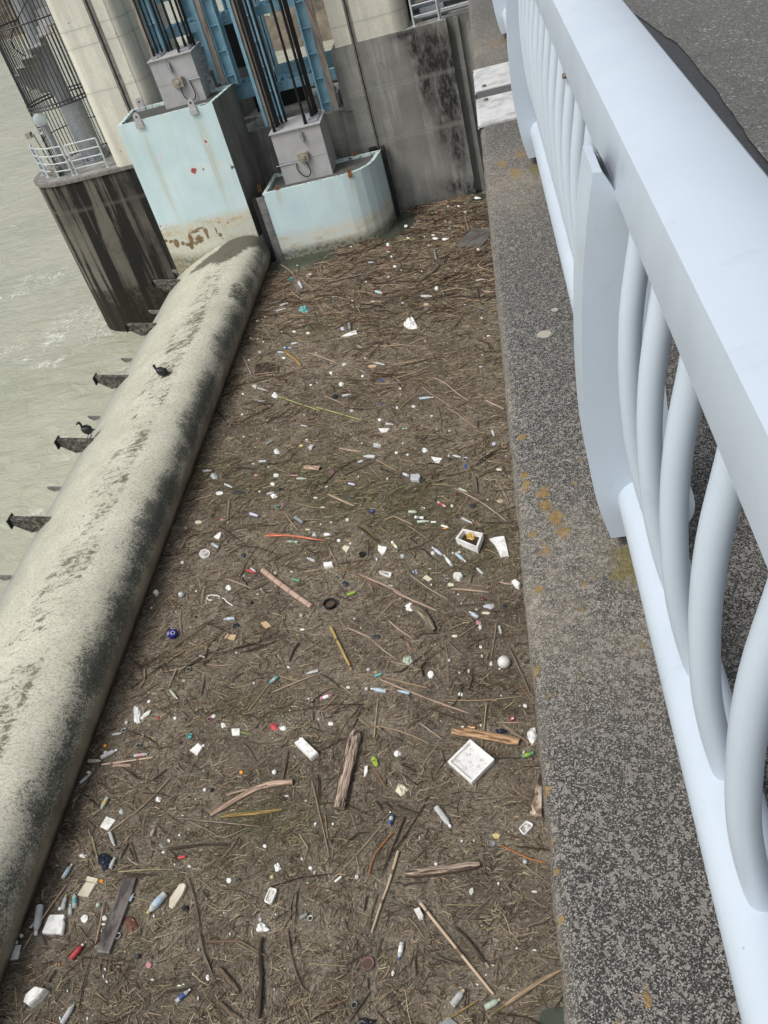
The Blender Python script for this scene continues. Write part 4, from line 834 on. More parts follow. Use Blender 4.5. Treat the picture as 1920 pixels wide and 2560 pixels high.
for j in range(len(ys) - 1):
    for i in range(nx - 1):
        cx, cy = xs[i] + .05, ys[j] + .06
        a = j * nx + i; mb.f.append((a, a + 1, a + nx + 1, a + nx))
scum_o = mb.build('floating_silt', M['scum'], smooth=True, angle=180); tag(scum_o, kind='stuff'); scum_o['label'] = 'brown mat of silt and chaff floating between weir gate and bridge'
paint(scum_o, 'green', lambda co: blobs(co, GREEN, (0, 1, 2))); paint(scum_o, 'silt', lambda co: blobs(co, SILT, (0, 1, 2))); paint(scum_o, 'dark', lambda co: blobs(co, DARK, (0, 1, 2)))
# loose twigs: far too many to count
def flow(x, y):     # direction the twigs lie in: combed across the stream in the middle, turned near the bridge and the weir, loose in front
    a = 0.15 + .9 * nz(x * .22 + 5, y * .22) + .5 * nz(x * .8, y * .8 + 9)
    if y > 19: a = -.15 + .55 * nz(x * .3, y * .3)
    return a
def twigs(n, name, lmin, lmax, r0, r1, cols, spread, zup, yp=1.0, seed=1, upto=31.6, mask=None):
    rg = np.random.default_rng(seed); V = []; Fa = []; Co = []; k = 0
    pos = []
    while len(pos) < n:
        x = rg.uniform(-8.72, .4); y = 3 + (upto - 3) * rg.random() ** yp
        if in_hole(x, y, .35): continue
        if mask and rg.random() > mask(x, y): continue
        pos.append((x, y))
    pal = np.array(cols); ci = rg.integers(0, len(pal), n); L = rg.uniform(0, 1, n) ** 2 * (lmax - lmin) + lmin; rad = rg.uniform(r0, r1, n); sp = rg.normal(0, spread, n); z = WZ + rg.uniform(-.006, zup, n); tilt = rg.normal(0, .035, n); br = rg.uniform(.6, 1.5, n); bend = rg.normal(0, .09, n)
    verts = np.zeros((n, 9, 3)); 
    for i, (x, y) in enumerate(pos):
        a = flow(x, y) + sp[i]; dx, dy = math.cos(a), math.sin(a); px_, py_ = -dy, dx; h = L[i] / 2; r = rad[i] * (1 + .02 * y)
        for j, (t, rr_) in enumerate(((-1, 1), (0, .95), (1, .6))):
            b = bend[i] * L[i] * (1 - t * t); cx = x + dx * h * t + px_ * b; cy = y + dy * h * t + py_ * b; cz = z[i] + tilt[i] * h * t
            q = r * rr_; verts[i, j * 3] = (cx - px_ * q, cy - py_ * q, cz - q * .3); verts[i, j * 3 + 1] = (cx + px_ * q, cy + py_ * q, cz - q * .3); verts[i, j * 3 + 2] = (cx, cy, cz + q * .9)
    verts[:, :, 0] = np.minimum(verts[:, :, 0], .6); verts[:, :, 0] = np.maximum(verts[:, :, 0], -8.83)
    t_ = np.linspace(0, 1, 7)[None, :, None]; ends = verts[:, 0, None, :2] * (1 - t_) + verts[:, 6, None, :2] * t_; ix = np.clip(((ends[..., 0] + 8.9) / .02).astype(int), 0, 479); iy = np.clip(((ends[..., 1] - 2.5) / .02).astype(int), 0, 1499)
    keep = ~(OCC[ix, iy].any(1) & (rg.random(n) < .93)); verts = verts[keep]; n = len(verts); ci = ci[keep]; br = br[keep]
    base = (np.arange(n) * 9)[:, None, None]
    one = np.array([[0, 3, 5, 2], [1, 2, 5, 4], [3, 6, 8, 5], [4, 5, 8, 7]])
    faces = (base + one[None]).reshape(-1); nf = n * 4
    me = bpy.data.meshes.new(name); me.vertices.add(n * 9); me.vertices.foreach_set('co', verts.reshape(-1)); me.loops.add(nf * 4); me.loops.foreach_set('vertex_index', faces.astype(np.int32))
    me.polygons.add(nf); me.polygons.foreach_set('loop_start', (np.arange(nf) * 4).astype(np.int32)); me.polygons.foreach_set('loop_total', np.full(nf, 4, np.int32)); me.update(calc_edges=True)
    col = np.ones((n, 9, 4)); col[:, :, :3] = (pal[ci] * br[:, None])[:, None, :]; at = me.attributes.new('col', 'FLOAT_COLOR', 'POINT'); at.data.foreach_set('color', col.reshape(-1).astype(np.float32))
    me.materials.append(M['twig']); o = bpy.data.objects.new(name, me); C.objects.link(o); return o
# ---- numbered things: everything is placed on the water where the photo shows it
LAND = []      # (photo x, photo y, phrase)
AUTO = []      # (object, photo x, photo y, description) to be labelled from its nearest landmark
def land(z, x, y, phrase): u, v = px(z, x, y); LAND.append((u, v, phrase))
def auto(o, z, x, y, desc, cat, group): u, v = px(z, x, y); o['category'] = cat; o['group'] = group; AUTO.append((o, u, v, desc))
def P(z, x, y, h=0.): return atz(z, x, y, WZ + h)
MW = {'t': ('w_t', 'tan'), 'p': ('w_p', 'pale pinkish'), 'd': ('w_d', 'dark wet'), 'b': ('w_b', 'brown'), 'w': ('w_w', 'weathered pale'), 'g': ('w_g', 'grey brown'), 'o': ('w_o', 'orange'), 'y': ('w_y', 'yellow rotten'), 'r': ('reed', 'straw coloured'),
      'G': ('bam_green', 'green'), 'Y': ('bam_yellow', 'yellow'), 'B': ('bam_pale', 'pale'), 'R': ('bam_ring', 'mauve ringed')}
def stick(z, pts, wpx, mt='t', h=0., name=None, label=None, cat=None, group='driftwood in the debris', hollow=False, flat=1., taper=.7, rough=.12, seg=None):
    sc = ZO[z][2]; W = [P(z, x, y, 0) for x, y in pts]; mid = W[len(W) // 2]; r = wpx / sc * mpp(mid) / 2 * (.88 if wpx / sc > 5 else 1.0)
    L = sum((a - b).length for a, b in zip(W, W[1:])); nb = MW[mt][0].startswith('bam') or mt == 'r'
    for p in W: p.z = WZ + r * .35 + .012 + h
    if len(W) == 2 and not nb:
        d = W[1] - W[0]; n_ = Vector((-d.y, d.x, 0)); c = rr.uniform(-.05, .05); W = [W[0], W[0] + d * .3 + n_ * c, W[0] + d * .68 + n_ * c * rr.uniform(-.4, 1.2), W[1]]
    m = seg or max(3, int(L / .12 / len(W))); W3 = [Vector(p) for p in crspline([tuple(p) for p in W], m)] if len(W) > 2 else [W[0] + (W[1] - W[0]) * k / 12 for k in range(13)]
    N_ = len(W3); n = 12 if r > .035 else 8; rd = []
    for i in range(N_):
        t = i / (N_ - 1); f = 1 - (1 - taper) * t
        if not nb: f *= 1 + rough * nz(i * .9, wpx * 3.1 + pts[0][0]) * 1.6; f *= min(1, (.55 if taper < .95 else .82) + 3.5 * min(t, 1 - t) * max(1, L / .5)) 
        rd.append(r * f)
    q = MB(); q.tube(W3, rd, n, cap=not hollow, flat=.8 * flat); wire_uv(q, N_, n); q.uv = [(u * max(1, L), v) for u, v in q.uv] if not nb else q.uv
    if r > .03 and not nb:
        for i, v in enumerate(q.v): k = 1 + .10 * nz(v[0] * 14, v[1] * 14, v[2] * 20); c = W3[min(i // n, N_ - 1)]; q.v[i] = tuple(c + (Vector(v) - c) * k)
    nm = name or ('bamboo_pole' if nb and mt != 'r' else 'reed_stem' if mt == 'r' else 'driftwood_log' if r > .05 else 'driftwood_stick')
    mat = M[MW[mt][0]]
    if hollow:
        q.tube([W3[-1] - (W3[-1] - W3[-2]).normalized() * .01, W3[-1] - (W3[-1] - W3[-2]).normalized() * .35], [rd[-1] * .8, rd[-1] * .7], n, flat=.8); q.uv += [(0, 0)] * (2 * n)
        root = q.build(nm, mat, smooth=True, angle=60)
        e = MB(); T = (W3[-1] - W3[-2]).normalized(); e.tube([W3[-1] - T * .012, W3[-1] - T * .006], [rd[-1] * .93, rd[-1] * .93], n, flat=.8); eo = e.build('hollow_end', M['w_d']); eo.parent = root
    else: root = q.build(nm, mat, smooth=True, angle=60)
    mx = (pts[0][0] + pts[-1][0]) / 2; my = (pts[0][1] + pts[-1][1]) / 2
    cat = cat or {'bamboo_pole': 'bamboo', 'reed_stem': 'reed', 'driftwood_log': 'log', 'driftwood_stick': 'stick'}[nm]
    if label: tag(root, label, cat, group)
    else:
        ln = 'long' if L > 1.6 else 'short' if L < .7 else 'medium'; th = 'thick ' if r > .05 else 'thin ' if r < .018 else ''
        noun = {'bamboo': 'bamboo pole', 'reed': 'reed stem', 'log': 'log', 'stick': 'stick'}.get(cat, 'stick'); auto(root, z, mx, my, f'{ln} {th}{MW[mt][1]} {noun}', cat, group)
    return root
def frame(z, x, y, w, h):
    c = P(z, x, y); U = (P(z, x + w / 2, y) - c); V = (P(z, x, y - h / 2) - c); return c, U, V
def scrap(z, x, y, w, h=None, col='foam', desc=None, label=None, name='foam_scrap', cat='foam scrap', group='foam scraps in the debris', thick=.3, crumple=.18, n=None, jag=.28):
    h = h or w * .8; c, U, V = frame(z, x, y, w, h); a_ = rr.uniform(-.5, .5) if w / ZO[z][2] < 9 else 0; e_ = rr.uniform(.75, 1.25) if a_ else 1; U, V = (U * math.cos(a_) + V * math.sin(a_)) * e_, (V * math.cos(a_) - U * math.sin(a_)) / e_; n = n or rr.randint(5, 8); thick = thick * rr.uniform(.5, 1.0); jag = jag * rr.uniform(1, 2) if col == 'foam' and w < 60 else jag; w = w * .95; th_ = w / ZO[z][2] < 9; q = MB(); T = max(.012, min(U.length, V.length) * thick); ph = rr.uniform(0, 6)
    rings = [(1.0, -.01), (1.02, T * .6), (.82, T), (.35, T * 1.12)]; n = rr.choice((4, 5)) if th_ else n; rad = [1 - (.55 if th_ else jag) * rr.random() for _ in range(n)]
    for s_, z_ in rings:
        for k in range(n):
            a = ph + 2 * math.pi * k / n; f = rad[k] * s_; p = c + U * math.cos(a) * f + V * math.sin(a) * f; q.v.append((p.x + rr.uniform(-1, 1) * crumple * T, p.y + rr.uniform(-1, 1) * crumple * T, WZ + z_ + rr.uniform(-1, 1) * crumple * T))
    for r_ in range(3):
        for k in range(n): q.f.append((r_ * n + k, r_ * n + (k + 1) % n, (r_ + 1) * n + (k + 1) % n, (r_ + 1) * n + k))
    q.f.append(tuple(3 * n + k for k in range(n)))
    o = q.build(name, M[rr.choice(['foam', 'foam', 'dirt2'])] if col == 'foam' else M['clear'] if col == 'clear' else plastic(col, .75 if col in ('cream', 'card') else .4))
    if label: tag(o, label, cat, group); 
    else: auto(o, z, x, y, desc or 'white foam scrap', cat, group)
    return o
def crumpled(z, x, y, w, h, col, label=None, desc='crumpled white film scrap', name='crumpled_bag', cat='plastic bag', group='plastic bags in the debris', amp=.5, hz=.55):
    """a crushed sheet: wrinkled blob with folds"""
    c, U, V = frame(z, x, y, w, h); n, m_ = 22, 7; q = MB(); H = min(U.length, V.length) * hz; sd_ = x * .37 + y * .11
    for j in range(m_ + 1):
        f = 1 - j / m_
        for k in range(n):
            a = 2 * math.pi * k / n; rr_ = (f ** .6) * (1 + .28 * nz(math.cos(a) * 1.7 + sd_, math.sin(a) * 1.7, j * .2) * 1.6); zz = WZ - .01 + H * (1 - f ** 2) * (1 + amp * nz(math.cos(a) * 3 * f + sd_, math.sin(a) * 3 * f, 4) * 2)
            p = c + U * math.cos(a) * rr_ + V * math.sin(a) * rr_; q.v.append((p.x, p.y, zz))
    for j in range(m_):
        for k in range(n): q.f.append((j * n + k, j * n + (k + 1) % n, (j + 1) * n + (k + 1) % n, (j + 1) * n + k))
    o = q.build(name, M['clear'] if col == 'clear' else plastic(col, .35), smooth=True, angle=25)
    if label: tag(o, label, cat, group)
    else: auto(o, z, x, y, desc, cat, group)
    return o
def slab(z, pts, th, mat, name, label=None, cat=None, group=None, desc=None, base=0., bev=.12, dz=0.):
    """flat piece traced on the water, with real thickness and a rounded top edge"""
    W = [P(z, x, y, base + th) for x, y in pts]; c = sum(W, Vector()) / len(W); q = MB(); n = len(W); mn = min((p - c).length for p in W); i_ = min(.3, bev * max(th, .02) / max(mn, .01) * 3)
    for s_, zz in ((1, base - .02), (1, base + th * .75), (1 - i_ * .5, base + th)):
        for p in W: w = c + (p - c) * s_; q.v.append((w.x, w.y, WZ + zz + dz * ((p - c).x)))
    for r_ in range(2):
        for k in range(n): q.f.append((r_ * n + k, r_ * n + (k + 1) % n, (r_ + 1) * n + (k + 1) % n, (r_ + 1) * n + k))
    q.f.append(tuple(2 * n + k for k in range(n)))
    # orientation so normals face out
    q.uv = [((v[1] - c.y) * .8, .5 + (v[0] - c.x) * .3) for v in q.v]
    o = q.build(name, mat); mx = sum(p[0] for p in pts) / n; my = sum(p[1] for p in pts) / n
    if label: tag(o, label, cat, group)
    else: auto(o, z, mx, my, desc, cat, group)
    return o
BPROF = {'bottle': [(0, .80), (.02, .98), (.10, 1), (.16, .94), (.20, 1), (.40, 1), (.45, .95), (.50, 1), (.66, .98), (.78, .72), (.86, .42), (.90, .36), (.905, .36)],
         'straight': [(0, .8), (.03, 1), (.72, 1), (.80, .8), (.86, .45), (.905, .42)], 'can': [(0, .82), (.03, .95), (.08, 1), (.90, 1), (.96, .92), (1.0, .84)]}
CAPS = {'w': 'white', 'y': 'yellow', 'b': 'blue', 'r': 'red', 'g': 'green', 't': 'teal', 'o': 'orange', 'k': 'black', 'n': None}
def bottle(z, x0, y0, x1, y1, wpx, col='clear', cap='w', band=None, kind='bottle', desc=None, label=None, h=0.):
    a, b = P(z, x0, y0), P(z, x1, y1); L = (b - a).length; r = wpx / ZO[z][2] * mpp(a) / 2 * .86; r = min(r, L * .2) if kind != 'can' else min(r, L * .36)
    zc = WZ + r * .45 + .01 + h; a.z = b.z = zc; d = (b - a).normalized(); up_ = Vector((0, 0, 1)); s_ = d.cross(up_).normalized(); n = 12
    pr_ = BPROF[kind]
    def ringset(lst, name, mat, parent=None):
        q = MB()
        for t, f in lst:
            c = a + d * (L * t)
            for k in range(n): A = 2 * math.pi * k / n; q.v.append(tuple(c + s_ * math.cos(A) * r * f + up_ * math.sin(A) * r * f))
        m = len(lst)
        for i in range(m - 1):
            for k in range(n): q.f.append((i * n + k, i * n + (k + 1) % n, (i + 1) * n + (k + 1) % n, (i + 1) * n + k))
        q.f += [tuple(reversed(range(n))), tuple(range((m - 1) * n, m * n))]
        return q.build(name, mat, smooth=True, angle=35)
    nm = 'drink_can' if kind == 'can' else 'plastic_bottle'; root = empty(nm, tuple(a)); root.location.z = WZ; parts = [ringset(pr_, 'body', M['clear'] if col == 'clear' else plastic(col, .3))]
    cp = CAPS.get(cap)
    if cp and kind != 'can': parts.append(ringset([(.90, .40), (.905, .48), (.99, .48), (1.0, .40)], 'cap', plastic(cp, .4)))
    if kind == 'can': parts.append(ringset([(.985, .84), (1.002, .80)], 'lid', M['galv']))
    if band: parts.append(ringset([(.22, 1.02), (.225, 1.04), (.60, 1.04), (.605, 1.02)], 'label_band', plastic(band, .5)))
    adopt(root, *parts); g = 'drink cans in the debris' if kind == 'can' else 'plastic bottles in the debris'; ct = 'can' if kind == 'can' else 'bottle'
    if label: tag(root, label, ct, g)
    else:
        cn = {'clear': 'cloudy clear', 'silver': 'silvery', 'paleg': 'pale green'}.get(col, col); dsc = desc or f"{cn} {'can' if kind == 'can' else 'bottle'}" + (f' with {CNAME.get(band, band)} label' if band else ''); auto(root, z, (x0 + x1) / 2, (y0 + y1) / 2, dsc, ct, g)
    return root
CNAME = {'skyblue': 'light blue', 'lilac': 'lilac', 'paleg': 'pale green'}
def cup(z, x, y, rpx, mat, name, desc=None, label=None, cat='cup', group='cups and lids in the debris', inner='w_d', hh=.6, parts_=True):
    c, U, V = frame(z, x, y, rpx * 2, rpx * 2 * .8); r = U.length; H = r * hh; n = 16; q = MB()
    for rr_, zz in ((.85, -.005), (1.0, H), (.86, H), (.74, H * .35)):
        for k in range(n): A = 2 * math.pi * k / n; q.v.append((c.x + r * rr_ * math.cos(A), c.y + r * rr_ * math.sin(A), WZ + zz))
    for i in range(3):
        for k in range(n): q.f.append((i * n + k, i * n + (k + 1) % n, (i + 1) * n + (k + 1) % n, (i + 1) * n + k))
    root = q.build(name, mat, smooth=True, angle=40); e = MB(); e.add([(c.x + r * .75 * math.cos(2 * math.pi * k / n), c.y + r * .75 * math.sin(2 * math.pi * k / n), WZ + H * .36) for k in range(n)], [tuple(range(n))]); f = e.build('inside', M[inner] if inner in M else plastic(inner)); f.parent = root
    if label: tag(root, label, cat, group)
    else: auto(root, z, x, y, desc, cat, group)
    return root
def ball(z, x, y, rpx, mat, name='ball', label=None, desc=None, cat='ball', group=None, sink=.25, seams=None):
    c = P(z, x, y); r = rpx / ZO[z][2] * mpp(c); c = P(z, x, y, r * (1 - 2 * sink)); q = MB(); n, m_ = 24, 14
    for j in range(m_ + 1):
        th = math.pi * j / m_
        for k in range(n): q.v.append((c.x + r * math.sin(th) * math.cos(2 * math.pi * k / n), c.y + r * math.sin(th) * math.sin(2 * math.pi * k / n), c.z + r * math.cos(th)))
    for j in range(m_):
        for k in range(n): q.f.append((j * n + k, (j + 1) * n + k, (j + 1) * n + (k + 1) % n, j * n + (k + 1) % n))
    o = q.build(name, mat, smooth=True, angle=180)
    if seams: seams(o, c, r)
    if label: tag(o, label, cat, group)
    else: auto(o, z, x, y, desc, cat, group or 'small balls in the debris')
    return o
def tray(z, pts, hgt, mat, label, rimw=.16, deep=.7, fill=None, name='food_tray', cat='tray', group=None, round_=True, wet=None):
    """open tray: outline traced at the rim, wall thickness, sunken bottom"""
    W = [P(z, x, y, hgt) for x, y in pts]; c = sum(W, Vector()) / len(W)
    if round_:
        out = []
        for i, p in enumerate(W):
            a, b = W[i - 1], W[(i + 1) % len(W)]; k = .16
            out += [p + (a - p) * k, p + (a - p) * k * .3 + (b - p) * k * .3, p + (b - p) * k]
        W = out
    n = len(W); q = MB(); lv = [(.93, -.03), (1.0, hgt * .85), (1.0, hgt), (1 - rimw, hgt), (1 - rimw * 1.25, hgt * (1 - deep))]
    for s_, zz in lv:
        for p in W: w = c + (p - c) * s_; q.v.append((w.x, w.y, WZ + zz))
    for i in range(4):
        for k in range(n): q.f.append((i * n + k, i * n + (k + 1) % n, (i + 1) * n + (k + 1) % n, (i + 1) * n + k))
    q.f.append(tuple(4 * n + k for k in range(n))); o = q.build(name, mat)
    if wet: e = MB(); e.add([tuple((c + (p - c) * (1 - rimw * 1.2)).xy) + (WZ + hgt * (1 - deep) + .01,) for p in W], [tuple(range(n))]); f = e.build('inner_sheet', wet); f.parent = o  # sheet over the bottom: water in the leaf box, elsewhere painted inner shade
    if label: tag(o, label, cat, group)
    return o

# ---- the large and remarkable pieces
def dirt():  # grey silt specks, darkened as well to paint the trays' inner shade
    n = N('foam_silt_and_inner_shade', .8); c = n.ramp(n.noise(9, 7, .75), (.42, (.14, .12, .095)), (.5, (.42, .40, .36)), (.56, (.62, .61, .58))); n.base(c); return n.m
M['dirt'] = dirt(); M['dirt2'] = simple('yellowed_foam', (.62, .60, .53), .85, 0, .3, 16)
rubber = simple('dark_rubber_sheet', (.12, .12, .115), .4, 0, .35, 3)
slab('K4', [(1248, 722), (1300, 660), (1345, 622), (1440, 628), (1432, 680), (1385, 730)], .03, rubber, 'rubber_sheet', 'dark grey rubber sheet floating against the bridge kerb near the pier', 'sheet'); land('K4', 1340, 680, 'the dark rubber sheet')
tray('C', [(957, 815), (1018, 735), (1187, 772), (1140, 893)][::-1], .16, M['foam'], 'open white foam box holding yellow leaves and water', .16, .75, name='foam_box', cat='foam box', round_=False, wet=simple('brown_water_in_box', (.045, .022, .01), .15, 0, .2)); land('C', 1070, 815, 'the open foam box of leaves')
crumpled('C', 1092, 815, 78, 58, 'leaf', 'yellow leaves piled inside the open white foam box', name='leaf_pile', cat='leaves', group=None, hz=.5)
bpy.data.objects['leaf_pile'].location.z += .07
slab('C', [(1235, 815), (1300, 800), (1362, 792), (1385, 880), (1400, 955), (1330, 967), (1312, 915), (1280, 860)], .035, M['foam'], 'foam_sheet', 'white curved sheet of foam floating beside the kerb', 'foam sheet'); land('C', 1330, 880, 'the curved white foam sheet')
def fi():  # silt specks with the lid's inner shade put into the colour
    n = N('foam_light_silt_and_shade', .85); c = n.ramp(n.noise(16, 7, .8), (.36, (.30, .28, .25)), (.43, (.60, .59, .57)), (.5, (.74, .74, .72))); n.base(c); return n.m
foam_in = fi()
lid = tray('H', [(940, 265), (1085, 122), (1240, 250), (1093, 400)], .10, M['foam'], 'large square white foam box lid with raised rim', .13, .55, name='foam_slab_square', cat='foam box', round_=False, wet=foam_in); land('H', 1090, 260, 'the big square foam lid')
def log_end(o): pass
stick('H', [(358, 85), (318, 270), (252, 575)], 104, 'w', name='driftwood_log', label='long weathered pale log with a dark edge in the lower middle of the debris', taper=1.0, rough=.07, flat=.75); land('H', 300, 330, 'the long weathered log')
stick('H', [(975, 75), (1180, 105), (1400, 150)], 70, 'w', name='wooden_beam', cat='beam', label='notched orange brown timber above the big square foam lid', taper=1.0, rough=.06, flat=.7).data.materials[0] = M['w_beam']; land('H', 1190, 110, 'the notched timber')
stick('H', [(672, 992), (900, 968), (1150, 928)], 72, 'w', name='driftwood_log', label='weathered pale log with dark soaked right end near the bottom', taper=.9, rough=.08, flat=.75); land('H', 910, 960, 'the log with the dark end')
slab('H', [(1525, 340), (1545, 400), (1542, 612), (1500, 602), (1465, 588), (1492, 470)], .05, M['w_w'], 'wooden_plank', 'weathered plank end touching the kerb below the square foam lid', 'plank'); land('H', 1510, 480, 'the plank at the kerb')
slab('G', [(850, 258), (942, 258), (905, 380), (820, 610), (752, 782), (665, 772), (735, 560)], .04, M['w_plank'], 'wooden_plank', 'wide dark grey flat plank at the lower left', 'plank'); land('G', 800, 520, 'the wide grey plank')
stick('E', [(600, 225), (700, 300), (785, 430)], 74, 'g', label='thick curved hollow log with white cloth at its upper end', hollow=True, taper=.85, rough=.1); land('E', 690, 330, 'the curved hollow log')
crumpled('E', 575, 222, 72, 62, 'white', 'white cloth scrap on the upper end of the curved hollow log', name='cloth_scrap', cat='cloth', group=None, hz=.5)
stick('B', [(690, 1088), (850, 1215), (1095, 1390)], 56, 'R', label='thick mauve ringed bamboo pole in the middle of the debris', taper=.92); land('B', 900, 1240, 'the ringed bamboo')
stick('D', [(1585, 398), (1758, 750)], 34, 'Y', label='yellow and tan bamboo pole below the ringed bamboo'); land('E', 50, 640, 'the yellow bamboo')
stick('B', [(712, 798), (900, 800), (1210, 845)], 44, 'o', label='torn bright orange red wood plank in the middle of the debris', flat=.6, rough=.2, name='broken_plank', cat='plank', taper=.3).data.materials[0] = M['w_r']; land('B', 950, 815, 'the torn red plank')
stick('B', [(1035, 236), (1165, 246)], 52, 'p', label='short hollow grey pink pipe of wood above the green band', hollow=True, taper=1); land('B', 1100, 240, 'the short hollow log')
stick('A', [(228, 883), (350, 925), (480, 968)], 12, 'G', label='left half of the green bamboo, with a white box at its end'); land('A', 350, 925, 'the left green bamboo')
stick('A', [(457, 948), (590, 985), (725, 1025)], 13, 'G', label='right green bamboo stem whose right end is split'); land('A', 590, 985, 'the right green bamboo')
stick('J', [(362, 562), (540, 790), (1005, 1368)], 38, 'B', label='long pale bamboo pole at the bottom right'); land('J', 700, 960, 'the long pale bamboo')
stick('J', [(1110, 1462), (1400, 1262), (1600, 1155)], 50, 't', label='thick tan log reaching the kerb at the bottom right', rough=.2); land('J', 1400, 1260, 'the tan log at the kerb')
stick('J', [(560, 1578), (640, 1560), (860, 1425)], 26, 'y', label='yellow branch at the bottom edge of the photo'); land('J', 720, 1500, 'the yellow bottom branch')
stick('I', [(1645, 108), (1560, 400), (1500, 560), (1400, 860)], 34, 'B', label='pale bamboo stem left of the long reed in the bottom middle', taper=.6); land('I', 1560, 400, 'the pale bamboo stem')
stick('F', [(905, 660), (1180, 500), (1300, 455), (1475, 432)], 38, 'p', label='forked pale branch with open end left of the foam block', taper=1.5, hollow=True, rough=.18); land('F', 1250, 480, 'the forked pale branch')
stick('F', [(980, 668), (1200, 650), (1400, 625)], 34, 'y', label='rotten yellow log lying in green scum'); land('F', 1200, 650, 'the rotten yellow log')
stick('F', [(665, 682), (950, 712), (1245, 740)], 18, 'w', label='long narrow pale driftwood below the rotten yellow log')
stick('A', [(265, 615), (310, 650), (362, 702)], 24, 'y', label='yellow rotten wood piece at the upper left of the debris'); land('A', 310, 655, 'the upper yellow wood')
stick('A', [(402, 623), (480, 648), (580, 688)], 13, 'p', label='pinkish split plank right of the upper yellow wood', flat=.5); land('A', 490, 650, 'the pinkish split plank')
stick('A', [(505, 215), (600, 190), (730, 160)], 17, 'w', label='pale forked branch below the rounded gate box'); land('A', 620, 190, 'the pale forked branch')
for i, (pts) in enumerate([(490, 165), (480, 100), (520, 45), (590, 25), (660, 8)],): pass
stick('A', [(490, 165), (478, 110), (520, 45), (590, 25), (665, 8)], 6, 't', label='thin curved branch arching in front of the rounded gate box')
slab('A', [(92, 690), (150, 672), (228, 690), (226, 738), (150, 742), (85, 752)], .02, M['w_d'], 'wooden_board', 'dark square board at the upper left of the debris', 'board'); land('A', 155, 710, 'the dark square board')
# balls
blueb = simple('blue_ball_plastic', (.02, .025, .20), .35, 0, .15, 4)
def blue_seams(o, c, r):
    for dx, dy, s_ in ((.45, -.45, .34), (-.62, -.38, .30), (.1, .75, .3)):
        d = Vector((dx, dy, 0)); d.z = math.sqrt(max(.05, 1 - d.length_squared)); d.normalize(); u = d.orthogonal().normalized(); v = d.cross(u); q = MB()
        q.tube([Vector(c) + (d * math.cos(s_) + (u * math.cos(a) + v * math.sin(a)) * math.sin(s_)) * r * 1.005 for a in [2 * math.pi * k / 10 for k in range(11)]], r * .045, 5); f = q.build('white_ring', plastic('white')); f.parent = o
ball('D', 272, 447, 44, blueb, 'ball', 'blue ball with white ring markings', cat='ball', seams=blue_seams); land('D', 272, 447, 'the blue ball')
def seams(o, c, r):
    q = MB(); g = (1 + 5 ** .5) / 2; vs_ = [Vector(t).normalized() for a in (-1, 1) for b in (-g, g) for t in ((0, a, b), (a, b, 0), (b, 0, a))]
    for v in vs_:
        u = v.orthogonal().normalized(); w_ = v.cross(u); q.tube([Vector(c) + (v * math.cos(.38) + (u * math.cos(a) + w_ * math.sin(a)) * math.sin(.38)) * r * 1.001 for a in [2 * math.pi * k / 5 for k in range(6)]], r * .018, 4)
    f = q.build('seams', plastic('grey')); f.parent = o
ball('E', 1360, 680, 53, simple('scuffed_white_ball', (.66, .65, .62), .6, 0, .18, 6), 'ball', 'white panelled ball floating near the kerb', seams=seams); land('E', 1360, 680, 'the white ball')
ball('F', 175, 180, 14, plastic('orange'), 'ball', 'small orange ball near the weir gate', sink=.35); land('F', 175, 180, 'the orange ball')
# slipper
sl_ = slab('H', [(452, 240), (462, 228), (478, 232), (492, 256), (498, 282), (488, 292), (474, 288), (460, 266)], .03, plastic('lime'), 'slipper', 'lime green slipper right of the long weathered log', 'slipper'); land('H', 475, 262, 'the lime slipper')
q = MB(); a, b = P('H', 455, 255, .05), P('H', 492, 250, .05); m_ = (a + b) / 2 + Vector((0, 0, .03)); q.tube([a, (a + m_) / 2 + Vector((0, 0, .012)), m_, (b + m_) / 2 + Vector((0, 0, .012)), b], .022, 6, flat=.4); f = q.build('strap', plastic('lime')); f.parent = sl_
# trays, blocks, boards
tray('H', [(1393, 693), (1443, 640), (1492, 665), (1430, 734)], .045, M['foam'], 'small white food tray near the kerb, tilted', .18, .85, group='white food trays', wet=M['dirt']); land('H', 1441, 686, 'the kerbside food tray')
tray('I', [(402, 565), (455, 435), (527, 452), (470, 592)], .045, M['foam'], 'white food tray at the bottom, middle left', .2, .7, group='white food trays', wet=M['dirt']); land('I', 462, 515, 'the lower white tray')
tray('C', [(320, 1098), (334, 1082), (428, 1098), (420, 1132)], .04, M['foam'], 'narrow white tray right of the ringed bamboo', .2, .85, group='white food trays', wet=M['dirt']); land('C', 374, 1107, 'the narrow white tray')
tray('B', [(158, 950), (170, 915), (205, 905), (240, 915), (248, 940), (235, 965), (200, 975), (170, 968)], .03, M['foam'], 'round white foam plate near the weir gate', .14, .6, group='white food trays', wet=M['dirt']); land('B', 202, 940, 'the round foam plate')
slab('B', [(1187, 1012), (1262, 1005), (1268, 1040), (1192, 1048)], .06, M['foam'], 'foam_block', 'white foam block with brown print above the ringed bamboo', 'foam block'); land('B', 1228, 1028, 'the printed foam block')
slab('F', [(1478, 150), (1535, 118), (1642, 222), (1592, 262)], .09, M['foam'], 'foam_block', 'big white foam block left of the long weathered log', 'foam block'); land('F', 1560, 190, 'the big foam block')
slab('G', [(338, 520), (350, 514), (440, 512), (446, 522), (412, 640), (400, 646), (292, 643), (288, 635)], .05, M['foam'], 'foam_slab', 'square white foam slab at the lower left', 'foam slab'); land('G', 365, 580, 'the square foam slab')
cb = simple('yellowed_foam_board', (.60, .55, .43), .8, 0, .3, 4)
